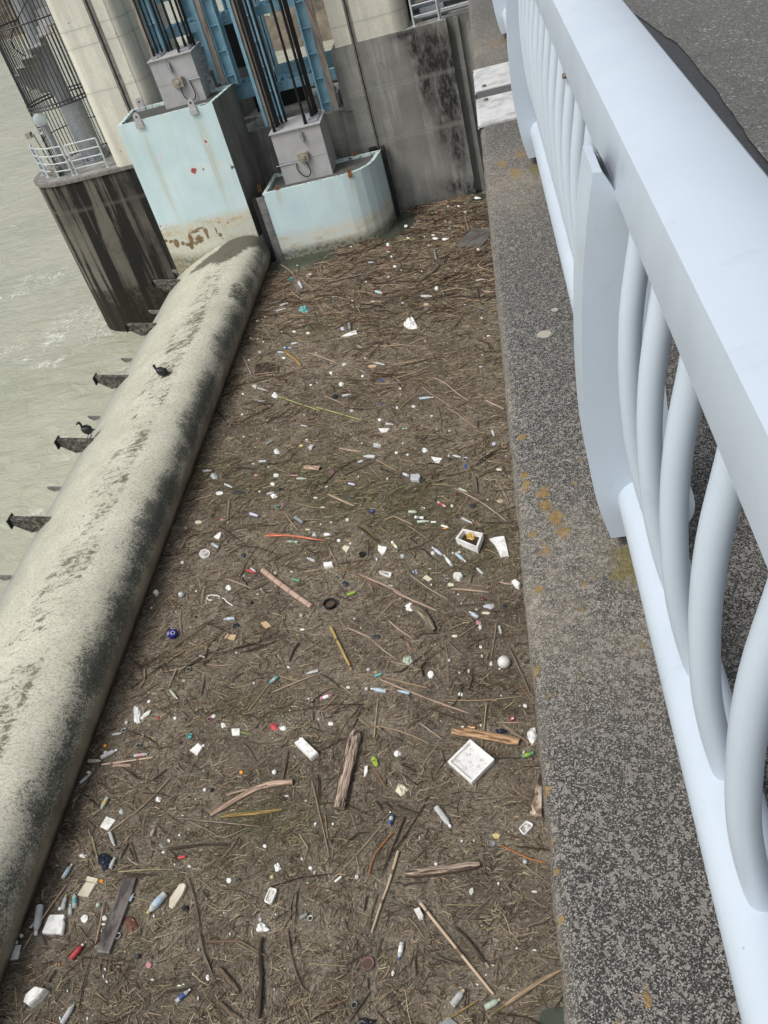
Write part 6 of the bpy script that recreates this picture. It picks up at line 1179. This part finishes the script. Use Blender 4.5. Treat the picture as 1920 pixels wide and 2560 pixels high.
for z, x, y, w_, h_, c, d in [('A', 393, 472, 16, 10, 'teal', 'small pale aqua scrap'), ('A', 829, 322, 13, 11, 'yellow', 'tiny yellow float'), ('A', 712, 211, 12, 10, 'yellow', 'tiny yellow scrap'), ('A', 1410, 8, 18, 12, 'cream', 'small cream scrap'), ('A', 529, 490, 14, 12, 'grey', 'small grey scrap'), ('A', 963, 326, 24, 14, 'silver', 'small silver scrap'), ('A', 1427, 370, 30, 14, 'grey', 'grey crushed cup'),
    ('A', 565, 880, 44, 30, 'black', 'small black pot'), ('A', 1104, 334, 40, 14, 'card', 'orange brown wood chunk'), ('A', 365, 1172, 28, 18, 'yellow', 'yellow torn scrap'), ('A', 420, 1183, 34, 24, 'clear', 'clear square tub'), ('A', 1505, 1160, 28, 24, 'lilac', 'lilac and white box'), ('A', 838, 785, 26, 16, 'blue', 'small blue scrap'), ('A', 882, 788, 18, 14, 'grey', 'grey round scrap'), ('A', 661, 964, 26, 16, 'silver', 'silver crushed can'),
    ('A', 740, 700, 1, 1, '', ''), ('A', 680, 377, 14, 10, 'grey', 'small grey scrap'), ('A', 608, 477, 26, 24, 'lilac', 'small bluish bag'), ('A', 826, 926, 24, 10, 'blue', 'small blue film'), ('A', 785, 702, 60, 18, 'card', 'orange brown bark piece'), ('A', 698, 480, 12, 10, 'cream', 'tiny cream scrap'), ('A', 852, 275, 30, 18, 'dark', 'dark crushed bottle'), ('A', 1070, 100, 14, 10, 'grey', 'tiny grey scrap'), ('A', 1122, 195, 22, 24, 'dark', 'dark green scrap'),
    ('K4', 1298, 482, 26, 10, 'grey', 'flat grey scrap'), ('K4', 1206, 624, 24, 10, 'grey', 'flat grey scrap'), ('K4', 1023, 583, 20, 8, 'pink', 'pink scrap'), ('K4', 1160, 528, 18, 7, 'red', 'red splinter'), ('K4', 1373, 745, 24, 16, 'cream', 'cream folded scrap'), ('K4', 1215, 735, 14, 16, 'grey', 'small grey scrap'), ('K4', 375, 858, 12, 14, 'grey', 'small grey scrap'), ('K4', 332, 840, 12, 16, 'grey', 'small grey upright scrap'),
    ('B', 280, 297, 60, 46, 'silver', 'round grey white bag'), ('B', 850, 532, 28, 26, 'pink', 'coral scrap'), ('B', 1640, 45, 46, 32, 'silver', 'grey clear bag'), ('B', 1110, 776, 38, 38, 'silver', 'crumpled foil'), ('B', 1057, 742, 52, 14, 'cream', 'long cream peel'), ('B', 345, 655, 36, 26, 'pink', 'pink film scrap'), ('B', 155, 683, 68, 30, 'cream', 'cream torn paper'), ('B', 20, 1015, 36, 26, 'cream', 'cream orange scrap'), ('B', 13, 1285, 50, 50, 'silver', 'grey white foam ball'), ('B', 1597, 590, 34, 36, 'blue', 'dark blue lump'), ('B', 585, 390, 30, 26, 'black', 'black scrap'), ('B', 530, 955, 44, 36, 'dark', 'dark grey film'), ('B', 1375, 1195, 60, 46, 'dark', 'dark grey sheet'), ('B', 630, 290, 38, 18, 'pink', 'faded pink film'), ('B', 812, 555, 26, 20, 'teal', 'small green ring'), ('B', 1268, 258, 44, 34, 'mauve', 'mauve film'), ('B', 738, 222, 26, 24, 'beige', 'beige round scrap'), ('B', 840, 412, 50, 34, 'black', 'black crumpled bag'), ('B', 490, 436, 120, 32, 'dark', 'long dark drift piece'), ('B', 1420, 483, 34, 28, 'grey', 'grey round lid'), ('B', 795, 1105, 40, 36, 'beige', 'brown round lump'), ('B', 1075, 768, 16, 14, 'yellow', 'tiny yellow scrap'), ('B', 1042, 940, 18, 18, 'yellow', 'tiny yellow scrap'), ('B', 810, 1270, 34, 28, 'dark', 'dark round cap'),
    ('C', 310, 48, 56, 30, 'silver', 'grey clear bag'), ('C', 1342, 295, 30, 26, 'grey', 'grey round tub'), ('C', 1228, 117, 16, 12, 'cream', 'tiny cream scrap'), ('C', 1330, 508, 60, 34, 'beige', 'muddy round disc'), ('C', 1040, 215, 30, 36, 'blue', 'blue film scrap'), ('C', 1038, 165, 46, 36, 'clear', 'clear crushed tub'), ('C', 930, 547, 34, 24, 'cream', 'cream torn scrap'), ('C', 920, 1200, 56, 36, 'cream', 'cream leaf shaped scrap'), ('C', 885, 1165, 34, 30, 'silver', 'grey small cup'), ('C', 328, 777, 20, 16, 'grey', 'small grey ring'), ('C', 975, 455, 30, 26, 'brown', 'brown round cup'), ('C', 1100, 543, 70, 30, 'dark', 'dark sunken tyre piece'), ('C', 1185, 1318, 60, 34, 'brown', 'red brown scrap'), ('C', 518, 962, 36, 34, 'silver', 'round silver tin'), ('C', 40, 1190, 60, 50, 'dark', 'dark folded sheet'), ('C', 1410, 30, 1, 1, '', ''), ('C', 545, 975, 22, 26, 'grey', 'grey small scrap'), ('C', 870, 732, 40, 18, 'orange', 'orange paper scrap'),
    ('D', 925, 188, 42, 28, 'black', 'black oval lump'), ('D', 460, 305, 36, 22, 'dark', 'dark grey stone'), ('D', 405, 745, 38, 42, 'grey', 'grey muddy cup'), ('D', 362, 835, 36, 26, 'beige', 'pink grey pebble'), ('D', 145, 1140, 26, 28, 'red', 'red crumpled scrap'), ('D', 375, 1158, 28, 38, 'brown', 'dark brown bottle end'), ('D', 580, 1158, 36, 32, 'pink', 'pink white cup'), ('D', 1110, 1212, 72, 54, 'red', 'red and white food bag'), ('D', 468, 1075, 22, 18, 'cream', 'tiny cream scrap'), ('D', 1340, 295, 42, 38, 'beige', 'grey brown stone'), ('D', 362, 541, 16, 16, 'pink', 'tiny coral scrap'), ('D', 1145, 105, 30, 26, 'navy', 'dark blue cap'), ('D', 530, 1022, 48, 20, 'brown', 'dark brown pod'), ('D', 495, 1115, 20, 18, 'blue', 'tiny blue scrap'), ('D', 415, 1300, 44, 36, 'teal', 'dark green cup'), ('D', 795, 378, 60, 44, 'black', 'black torn shoe sole'), ('D', 1188, 1128, 22, 22, 'green', 'tiny green scrap'), ('D', 1305, 455, 20, 14, 'yellow', 'tiny yellow scrap'),
    ('E', 490, 300, 20, 14, 'cream', 'tiny cream scrap'), ('E', 535, 295, 28, 22, 'dark', 'dark round cap'), ('E', 300, 468, 74, 38, 'dark', 'dark crumpled film'), ('E', 237, 743, 36, 34, 'silver', 'grey small ball'), ('E', 908, 667, 30, 28, 'silver', 'grey foam ball'), ('E', 733, 930, 38, 38, 'grey', 'grey standing cup'), ('E', 1237, 215, 86, 40, 'silver', 'silver crumpled wrapper'), ('E', 1210, 270, 74, 24, 'cream', 'cream long wrapper'), ('E', 1150, 350, 46, 34, 'pink', 'pinkish crumpled film'), ('E', 1298, 268, 36, 36, 'mauve', 'pink brown cup'), ('E', 222, 903, 38, 34, 'silver', 'grey lump'), ('E', 786, 1228, 18, 20, 'blue', 'tiny blue scrap'), ('E', 955, 465, 60, 24, 'cream', 'cream torn paper'), ('E', 298, 765, 30, 22, 'yellow', 'yellow green scrap'), ('E', 875, 472, 30, 22, 'dark', 'dark blue scrap'), ('E', 90, 672, 14, 16, 'red', 'tiny red scrap'), ('E', 1340, 1250, 120, 46, 'navy', 'dark wet bag'), ('E', 1368, 218, 40, 22, 'navy', 'dark blue film'),
    ('F', 305, 75, 32, 32, 'silver', 'grey round cup'), ('F', 97, 342, 24, 24, 'beige', 'orange brown scrap'), ('F', 760, 118, 38, 30, 'teal', 'dark green bottle bottom'), ('F', 864, 482, 26, 26, 'white', 'white small ball'), ('F', 910, 484, 28, 26, 'black', 'black small ball'), ('F', 1345, 360, 34, 34, 'white', 'white foam ball'), ('F', 1115, 362, 28, 28, 'orange', 'orange peel scrap'), ('F', 285, 633, 32, 38, 'silver', 'crumpled foil scrap'), ('F', 560, 860, 30, 32, 'grey', 'grey crumpled scrap'), ('F', 1328, 1085, 28, 28, 'yellow', 'pale yellow ball'), ('F', 1415, 548, 14, 14, 'dark', 'tiny dark cap'), ('F', 1045, 365, 80, 40, 'w', ''), ('F', 440, 1, 1, 1, '', ''),
    ('G', 465, 165, 24, 22, 'brown', 'brown small ball'), ('G', 1585, 281, 44, 42, 'white', 'white cube scrap'), ('G', 700, 285, 34, 34, 'orange', 'orange card scrap'), ('G', 415, 475, 26, 32, 'white', 'white ball cap'), ('G', 680, 448, 34, 34, 'paleg', 'green grey ball'), ('G', 818, 665, 38, 42, 'silver', 'clear grey tub'), ('G', 955, 803, 32, 50, 'dark', 'dark green bulb'), ('G', 1030, 863, 46, 54, 'pink', 'pink framed card'), ('G', 865, 775, 18, 18, 'yellow', 'tiny yellow scrap'), ('G', 1280, 470, 52, 50, 'black', 'black torn bag'), ('G', 1375, 757, 24, 36, 'beige', 'brown ball'), ('G', 410, 862, 24, 14, 'orange', 'orange sliver'), ('G', 147, 663, 34, 38, 'white', 'white can end'), ('G', 1130, 160, 1, 1, '', ''),
    ('H', 1437, 905, 30, 30, 'silver', 'grey white ball'), ('H', 680, 85, 1, 1, '', ''), ('I', 482, 340, 38, 38, 'yellow', 'dull yellow ball'), ('I', 372, 733, 38, 40, 'silver', 'grey glass jar'), ('I', 835, 725, 48, 48, 'white', 'white round lid'), ('I', 1025, 968, 26, 20, 'yellow', 'small yellow cap'), ('I', 178, 895, 22, 22, 'paleg', 'tiny green scrap'), ('I', 170, 372, 50, 40, 'navy', 'dark blue film'), ('I', 1240, 1525, 60, 50, 'grey', 'sunken grey tub'), ('J', 668, 1276, 48, 30, 'brown', 'red brown tile scrap'), ('J', 620, 1200, 30, 20, 'lime', 'green moss scrap')]:
    if w_ > 4 and c != 'w' and d:
        if 'bag' in d or 'film' in d or 'foil' in d or 'wrapper' in d or 'crumpled' in d: crumpled(z, x, y, w_, h_, c, desc=d, name='film_scrap', cat='film scrap', group='film scraps in the debris', hz=.4)
        elif 'ball' in d or 'lump' in d or 'bulb' in d or 'stone' in d: ball(z, x, y, min(w_, h_) / 2, plastic(c, .6), 'small_ball' if 'ball' in d else 'round_lump', desc=d, cat='ball' if 'ball' in d else 'lump')
        elif 'cup' in d or 'tub' in d or 'lid' in d and 'round' in d or 'ring' in d: cup(z, x, y, w_ / 2, M['clear'] if c == 'clear' else plastic(c), 'small_cup', desc=d)
        else: scrap(z, x, y, w_, h_, c, desc=d, name='litter_scrap', cat='litter scrap', group='coloured litter scraps in the debris')

# ---- sticks, reeds and small logs: zone, points, width, wood
ST = """A 485,778 762,789 7 b|A 795,808 937,800 6 t|A 1145,770 1360,910 9 p|A 1080,825 1260,950 8 t|A 1230,955 1405,1072 8 t|A 1160,930 1195,1060 7 b|A 905,568 1078,585 6 p|A 240,100 330,185 8 t|A 330,190 380,255 5 t|A 413,183 570,187 5 p|A 885,195 1050,140 8 t
A 1075,195 1140,150 1190,95 10 b|A 485,328 540,360 615,395 6 t|A 120,445 160,500 210,585 6 t|A 15,640 40,690 70,760 10 p|A 85,755 228,737 7 p|A 135,665 232,648 6 t|A 360,1045 460,1055 553,1078 18 b|A 590,1188 722,1210 9 p|A 500,880 560,903 620,930 8 p|A 1460,905 1565,960 18 p
A 1445,262 1508,264 16 p|A 815,945 910,915 6 t|A 940,965 1000,905 1065,860 7 t|A 770,830 825,872 4 r|A 1415,105 1440,70 7 t|A 97,405 160,320 6 t|A 850,270 925,262 16 b|A 750,668 910,688 4 t|A 700,65 795,18 6 t|A 1330,1000 1400,1015 5 t|A 680,705 765,750 6 b|A 265,705 300,715 6 p|A 1170,735 1070,760 5 t
K4 1215,505 1310,550 4 t|K4 920,697 1008,687 7 G|K4 1000,770 1110,725 6 t|K4 1295,555 1320,640 8 t|K4 1370,840 1410,790 7 t|K4 885,830 1130,825 4 t|K4 670,700 720,620 760,625 3 b
B 128,500 200,482 270,462 15 t|B 408,500 395,650 13 t|B 520,765 690,875 6 r|B 165,1065 355,930 6 t|B 205,1100 420,1055 8 t|B 385,1155 490,1190 590,1235 15 p|B 590,1240 740,1175 10 b|B 205,1240 190,1327 12 t|B 1230,455 1340,505 1450,555 28 p|B 1320,70 1510,105 13 p|B 965,530 1100,560 1240,575 10 t
B 585,575 760,605 14 b|B 760,605 880,600 8 t|B 875,610 930,690 985,755 13 t|B 1010,665 1175,665 7 t|B 1240,895 1300,1015 11 p|B 1500,1235 1570,1120 1640,1000 9 r|B 1355,300 1480,240 1620,180 13 b|B 745,1020 865,1165 9 t|B 1230,1060 1350,1210 5 r|B 470,240 640,245 15 d|B 1450,1105 1659,1215 24 b|B 250,352 430,350 7 b|B 1500,720 1659,860 10 y|B 620,480 740,480 6 t
C 955,405 1170,520 1385,680 15 p|C 1165,685 1420,690 11 d|C 1320,375 1400,530 11 t|C 1125,310 1150,450 11 d|C 870,305 960,290 1050,262 11 d|C 300,170 475,262 13 t|C 650,510 750,535 830,580 11 b|C 360,680 450,640 530,675 610,710 16 t|C 875,650 1020,715 8 b|C 1275,760 1390,750 10 b|C 150,720 240,790 330,860 30 d
C 580,1120 730,1230 895,1327 14 p|C 945,1180 1120,1178 6 t|C 930,1240 1080,1250 1240,1270 26 p|C 920,1037 1080,1080 1230,1140 11 b|C 800,1010 800,1190 5 r|C 560,710 640,765 720,820 9 t|C 520,990 590,1110 6 b|C 1200,910 1320,965 9 t|C 1325,1180 1440,1205 22 p|C 120,1105 350,1200 530,1290 24 p|C 660,900 800,1005 20 d|C 240,215 360,345 8 t|C 585,820 640,870 18 d
D 530,80 512,210 13 t|D 345,250 335,330 350,460 11 t|D 735,625 830,665 935,718 16 w|D 560,705 680,715 780,705 10 p|D 310,740 270,820 240,900 18 p|D 38,740 40,830 -5,905 15 t|D 1095,940 1280,860 1460,790 19 p|D 900,1090 1120,800 9 r|D 1505,785 1580,830 1659,890 15 d|D 1435,1090 1435,1170 24 g|D 1460,1165 1500,1260 7 b|D 1325,520 1275,590 1240,685 20 d
D 865,770 810,800 760,850 11 d|D 510,960 530,880 540,790 10 d|D 440,720 610,810 7 t|D 600,920 750,975 8 t|D 1150,405 1260,415 1380,445 7 t|D 1425,458 1500,462 12 p|D 1360,590 1420,540 11 t|D 1530,668 1659,630 10 t|D 1440,410 1520,360 8 b|D 870,370 1030,280 9 b|D 165,500 250,400 12 d|D 400,1145 345,1090 14 b|D 480,1210 650,1270 7 b|D 70,345 150,260 12 t|D 930,85 1080,20 9 b|D 500,540 620,590 6 r|D 390,385 600,320 6 t
E 70,402 170,445 260,490 22 p|E 260,495 370,590 465,660 17 p|E 405,340 500,420 605,490 21 p|E 140,790 290,790 360,835 480,900 8 t|E 340,830 520,905 720,985 24 p|E 720,985 900,1050 1080,1115 22 p|E 380,815 560,860 740,905 15 t|E 425,680 600,715 11 p|E 865,1000 1180,1003 1515,968 12 t|E 1395,545 1480,720 1580,950 19 g|E 1300,340 1280,500 1250,660 10 t
E 970,220 1200,195 9 b|E 1010,240 1150,345 7 t|E 990,475 1140,370 8 t|E 895,510 1045,655 15 g|E 875,545 900,860 8 t|E 770,475 1010,430 6 t|E 285,1310 315,1000 13 r|E 655,1185 760,1260 850,1327 18 p|E 0,880 110,960 12 t|E 300,1215 470,1310 14 p|E 440,770 530,755 12 d|E 560,500 615,600 8 o|E 535,890 595,1005 9 d|E 1500,870 1580,990 8 o
E 450,100 620,180 805,262 28 p|E 150,1140 300,1270 6 r|E 1095,-10 1130,0 6 r|E 1310,120 1325,250 5 r|E 745,735 900,960 6 b|E 220,0 330,60 450,105 18 b|E 1360,1210 1540,1327 10 t
F 155,312 330,288 508,262 18 B|F 230,322 358,322 30 p|F 615,415 500,540 360,665 14 t|F 350,665 260,735 165,805 13 p|F 680,300 695,340 760,375 855,372 10 g|F 1015,525 1090,500 1168,485 24 p|F 755,705 860,750 955,805 8 t|F 600,650 700,720 10 b|F 1405,415 1425,300 1440,200 18 b|F 630,900 830,870 1020,860 20 d|F 60,760 130,970 6 r
F 345,850 400,990 9 b|F 270,1055 560,1030 6 r|F 1110,890 1175,848 8 p|F 1215,880 1285,905 7 p|F 450,660 432,850 5 t|F 45,700 105,750 12 b|F 930,240 990,200 8 b|F 510,415 600,345 12 d|F 400,80 480,70 580,110 8 b|F 1060,150 1150,180 1220,290 14 b|F 340,850 280,970 14 d|F 300,1075 530,1072 16 d|F 270,180 400,125 6 t|F 1250,870 1340,720 6 b|F 860,870 700,880 6 t|F 1170,788 1270,795 12 b
G 165,755 300,540 465,310 17 p|G 720,430 700,560 665,720 16 p|G 848,370 1060,438 7 r|G 850,240 970,248 1090,243 16 d|G 1300,250 1360,450 1385,650 14 b|G 1385,650 1410,780 1465,915 20 g|G 485,560 485,640 8 t|G 515,570 510,640 14 b|G 820,222 1000,208 1200,205 7 r|G 860,750 950,640 6 t|G 890,870 770,1040 9 b|G 1520,880 1590,960 1659,1060 28 d
G 545,1200 580,1000 640,780 11 d|G 1130,1060 1250,1040 1350,1010 15 d|G 1100,830 1300,600 9 t|G 1320,860 1395,810 14 t|G 160,1270 225,1200 14 p|G 340,990 390,900 16 d|G 670,1060 735,1115 8 t|G 1020,1190 1120,1215 9 p|G 300,860 370,840 12 d|G 640,-20 680,150 8 r|G 895,55 955,165 9 d|G 1180,60 1400,35 1580,40 18 d|G 1420,300 1500,360 7 t|G 640,870 660,800 5 t
H 490,40 660,80 820,150 11 t|H 495,45 665,145 13 d|H 1310,40 1500,165 8 t|H 1370,30 1300,225 5 r|H 470,320 545,432 6 o|H 525,672 370,850 215,1015 5 r|H 605,710 480,860 435,1018 11 o|H 670,620 600,800 515,1005 17 d|H 75,380 150,700 188,870 9 t|H 110,350 125,520 14 d|H 160,610 178,760 8 t|H 320,590 370,725 6 t|H 535,490 640,502 6 t|H 620,548 750,595 18 d
H 1050,798 1140,705 7 t|H 1280,800 1460,885 1575,918 14 o|H 1255,860 1395,790 7 r|H 1195,645 1265,595 8 b|H 485,520 525,575 18 d|H 540,525 590,570 14 d|H 695,205 740,270 5 t|H 830,850 875,810 6 t|H 645,285 740,335 20 d|H 1240,250 1430,245 8 d|H 1190,-100 1168,120 1115,465 9 r
I 1360,520 1330,660 22 d|I 1455,500 1370,850 15 b|I 1120,300 960,430 800,520 6 r|I 1385,0 1120,300 6 r|I 730,450 690,790 15 d|I 625,820 660,1060 750,1340 830,1415 24 b|I 365,1650 385,1300 375,1000 400,900 52 d|I 825,1140 1160,1168 9 r|I 1390,1400 1190,1690 20 d|I 1370,1270 1370,1380 18 d|I 0,1190 100,1300 180,1400 54 b|I 800,10 865,240 8 d|I 970,0 1010,150 8 b|I 165,960 340,1055 8 r
I 0,1500 100,1590 200,1650 46 b|I 910,650 975,855 6 t|I 850,855 905,780 8 t|I 330,65 425,100 9 r|I 140,235 265,205 6 r|I 260,270 385,110 8 b|I 185,85 280,25 11 p|I 1640,590 1500,640 6 b|I 1500,900 1440,1100 14 b
J 660,770 790,890 960,1125 28 d|J 935,1085 965,1135 30 p|J 1000,1060 1200,1000 1350,920 10 b|J 760,1540 780,1300 10 d|J 1010,1520 1130,1440 18 y|J 590,575 890,580 8 r|J 620,435 800,390 9 p|J 160,680 250,715 8 p|J 250,690 390,870 10 t|J 320,1040 320,1210 16 d|J 1000,990 1000,1080 7 t|J 1090,1140 1200,1020 7 r|J 900,945 945,890 20 d|J 730,1150 885,1105 6 r
J 1310,1170 1435,1100 8 r|J 1430,975 1550,910 7 r|J 1400,1280 1550,1295 8 r|J 1025,1350 1140,1390 6 r|J 200,410 420,375 16 d|J 320,530 400,460 9 b|J 1380,310 1395,190 7 r|J 490,1000 750,1110 14 d|J 850,630 980,510 8 b|J 770,700 980,500 6 t|J 760,705 825,805 9 t|J 1200,750 1380,720 1440,660 9 b"""
for ln in ST.replace('\n', '|').split('|'):
    f = ln.split(); pts = [tuple(float(c) for c in p.split(',')) for p in f[1:-2]]; stick(f[0], pts, float(f[-2]), f[-1])

# ---- two cormorants
def cormorant(px0, y0, zg, body, neck, tail, feet, label, k, flipwing=False):
    """body, neck, tail: points in zoom K8, all in the upright plane y = y0"""
    W = lambda p: aty('K8', p[0], p[1], y0)
    root = empty('cormorant', tuple(W(feet[0]))); N_ = [W(p) for p in tail + body + neck]; q = MB()
    rad = [.012, .035, .075, .115, .12, .09, .045, .034, .032, .034, .042, .030, .014]; P_ = [Vector(p) for p in crspline([tuple(p) for p in N_], 4)]; m_ = len(P_)
    rd = [float(np.interp(i / (m_ - 1) * (len(rad) - 1), range(len(rad)), rad)) * k for i in range(m_)]; q.tube(P_, rd, 12, refup=(0, 1, 0)); body_o = q.build('body', M['bird'], smooth=True, angle=180); parts = [body_o]
    d = (P_[-1] - P_[-3]).normalized(); q = MB().tube([P_[-1] - d * .01, P_[-1] + d * .045, P_[-1] + d * .085 + Vector((0, 0, -.012))], [.012 * k, .007 * k, .004], 6); parts.append(q.build('beak', M['hardware']))
    b0, b1 = Vector(W(tail[1])), Vector(W(body[-1]))
    for s_ in (-1, 1):
        o_ = Vector((0, s_ * .09 * k, .01)); q = MB().tube([b0 + o_ * .4, b0 + (b1 - b0) * .3 + o_, b0 + (b1 - b0) * .7 + o_, b1 + o_ * .7], [.01, .05 * k, .06 * k, .02], 8, flat=.5, refup=(0, 1, 0)); parts.append(q.build('wing', M['bird'], smooth=True))
    for s_, f in zip((-1, 1), feet):
        ft = W(f); ft.y += s_ * .04; top = b0 + (b1 - b0) * .35; top.y += s_ * .04; kn = (top + ft) / 2 + Vector((.02, 0, 0)); q = MB().tube([top, kn, ft], [.022 * k, .013 * k, .010 * k], 7)
        for a in (-.5, 0, .5): q.tube([ft, ft + Vector((-.07 * math.cos(a), .07 * math.sin(a), -.012))], [.009, .005], 5)
        parts.append(q.build('leg', M['bird'], smooth=True))
    adopt(root, *parts); tag(root, label, 'cormorant', 'cormorants resting on the weir gate')
yb = 20.0
cormorant(0, yb, 0, [(950, 300), (928, 297), (912, 290), (902, 284)], [(897, 280), (893, 275), (889, 270), (887, 265), (889, 261), (884, 259)][:6], [(985, 302), (968, 304), (958, 303)], [(930, 333), (936, 334)], 'black cormorant standing on the weir crest with its neck raised', 1.0)
yb = 18.62
cormorant(0, yb, 0, [(515, 635), (498, 633), (483, 628), (475, 620)], [(470, 612), (466, 604), (460, 597), (453, 593), (446, 596), (440, 603)], [(548, 630), (532, 633), (524, 635)], [(506, 676), (523, 677)], 'black cormorant perched on a spoiler fin over the river', 1.0)

THCAT = {'sheet', 'foam box', 'foam sheet', 'foam lid', 'beam', 'plank', 'ball', 'slipper', 'tray', 'foam block', 'foam slab', 'foam board', 'foam chunk', 'card', 'paper', 'plastic bag', 'cloth', 'carton', 'cup', 'plant pot', 'film', 'board', 'bottle'}
# ---- where things float, no twig lies across them
OCC = np.zeros((480, 1500), bool)
for o in list(bpy.data.objects):
    if o.type != 'MESH' or not o.data or len(o.data.vertices) > 2500: continue
    r_ = o
    while r_.parent: r_ = r_.parent
    if r_.get('kind') or 'debris' not in str(r_.get('group', '')) and r_.get('category') not in THCAT: continue
    co_ = np.zeros(len(o.data.vertices) * 3); o.data.vertices.foreach_get('co', co_); co_ = co_.reshape(-1, 3)
    if co_[:, 2].mean() > WZ + .4: continue
    cells = [co_[:, :2]]
    for p_ in o.data.polygons:
        vv = co_[list(p_.vertices), :2]; c_ = vv.mean(0); cells.append(np.concatenate([c_ + (vv - c_) * t for t in (0, .25, .5, .75)]))
    cl = np.concatenate(cells); ix = ((cl[:, 0] + 8.9) / .02).astype(int); iy = ((cl[:, 1] - 2.5) / .02).astype(int); ok = (ix > 0) & (ix < 479) & (iy > 0) & (iy < 1499)
    OCC[ix[ok], iy[ok]] = True
OCC[1:] |= OCC[:-1]; OCC[:, 1:] |= OCC[:, :-1]
fine = [(.06, .043, .028), (.12, .09, .06), (.18, .14, .095), (.22, .178, .125), (.25, .20, .14), (.06, .042, .028), (.16, .123, .084), (.32, .262, .18)]
o = twigs(85000, 'chaff', .03, .19, .0028, .0065, fine, .9, .010, 1.25, 1); tag(o, 'short chips and chaff spread all over the floating debris', kind='stuff')
mid = [(.05, .035, .022), (.11, .08, .05), (.18, .135, .085), (.27, .21, .13), (.30, .245, .155), (.075, .052, .034), (.035, .024, .016)]
o = twigs(2600, 'pale_straw', .06, .34, .0022, .0042, [(.40, .34, .22), (.32, .26, .16), (.48, .42, .30)], 1.0, .024, 1.25, 7); tag(o, 'pale straw bits sprinkled over the floating debris', kind='stuff')
o = twigs(6200, 'loose_twigs', .12, .62, .0032, .0075, mid, .85, .022, 1.15, 2); tag(o, 'loose straw and twigs lying over the floating debris', kind='stuff')
def clump(x, y):
    v = .05 + max(0, nz(x * .6 + 3, y * .6) * 2.2); 
    if y > 23: v += .8
    return v
dk = [(.03, .02, .013), (.06, .04, .026), (.10, .068, .044), (.15, .105, .07), (.24, .18, .12), (.045, .03, .02)]
o = twigs(2600, 'brushwood', .3, 1.25, .006, .013, dk, .6, .035, .8, 3, mask=clump); tag(o, 'tangled dark brushwood gathered in clumps near the gate boxes', kind='stuff')
gr_ = [(.15, .15, .065), (.10, .095, .045), (.22, .21, .11), (.07, .055, .03)]
def gmask(x, y): return min(1, float(blobs(np.array([[x, y, 0]]), GREEN, (0, 1, 2))[0]) + .01)
o = twigs(1900, 'green_straw', .08, .42, .003, .006, gr_, .4, .03, 1, 4, mask=gmask); tag(o, 'greenish straw drifting in bands across the debris', kind='stuff')


# ---- every thing in the debris gets a label of its own from the landmark it floats by
used = set()
for o in bpy.data.objects:
    if o.get('label'): used.add(o['label'])
def rel(dx, dy):
    a = math.degrees(math.atan2(-dy, dx)) % 360
    return ['right of', 'above and right of', 'above', 'above and left of', 'left of', 'below and left of', 'below', 'below and right of'][int((a + 22.5) // 45) % 8]
AUTO.sort(key=lambda t: min((t[1] - l[0]) ** 2 + (t[2] - l[1]) ** 2 for l in LAND))
nfail = 0
for o, u, v, d in AUTO:
    near = sorted(LAND, key=lambda l: (l[0] - u) ** 2 + (l[1] - v) ** 2); lab = None
    for tryk in range(7):
        l = near[tryk]; dist = math.hypot(l[0] - u, l[1] - v); q_ = 'just ' if dist < 45 else '' if dist < 110 else 'well '
        cand = f"{d} {q_}{rel(u - l[0], v - l[1])} {l[2]}"
        if cand not in used and len(cand.split()) <= 16: lab = cand; break
    if not lab:
        for i in range(5):
            for j in range(i + 1, 6):
                a, b = near[i][2], near[j][2]; cand = f"{d} near {a} and {b}"
                if cand not in used and len(cand.split()) <= 16: lab = cand; break
            if lab: break
    if not lab: nfail += 1; lab = f"{d} {rel(u - near[0][0], v - near[0][1])} {near[0][2]}"
    used.add(lab); o['label'] = lab
print('auto labels', len(AUTO), 'unresolved', nfail)
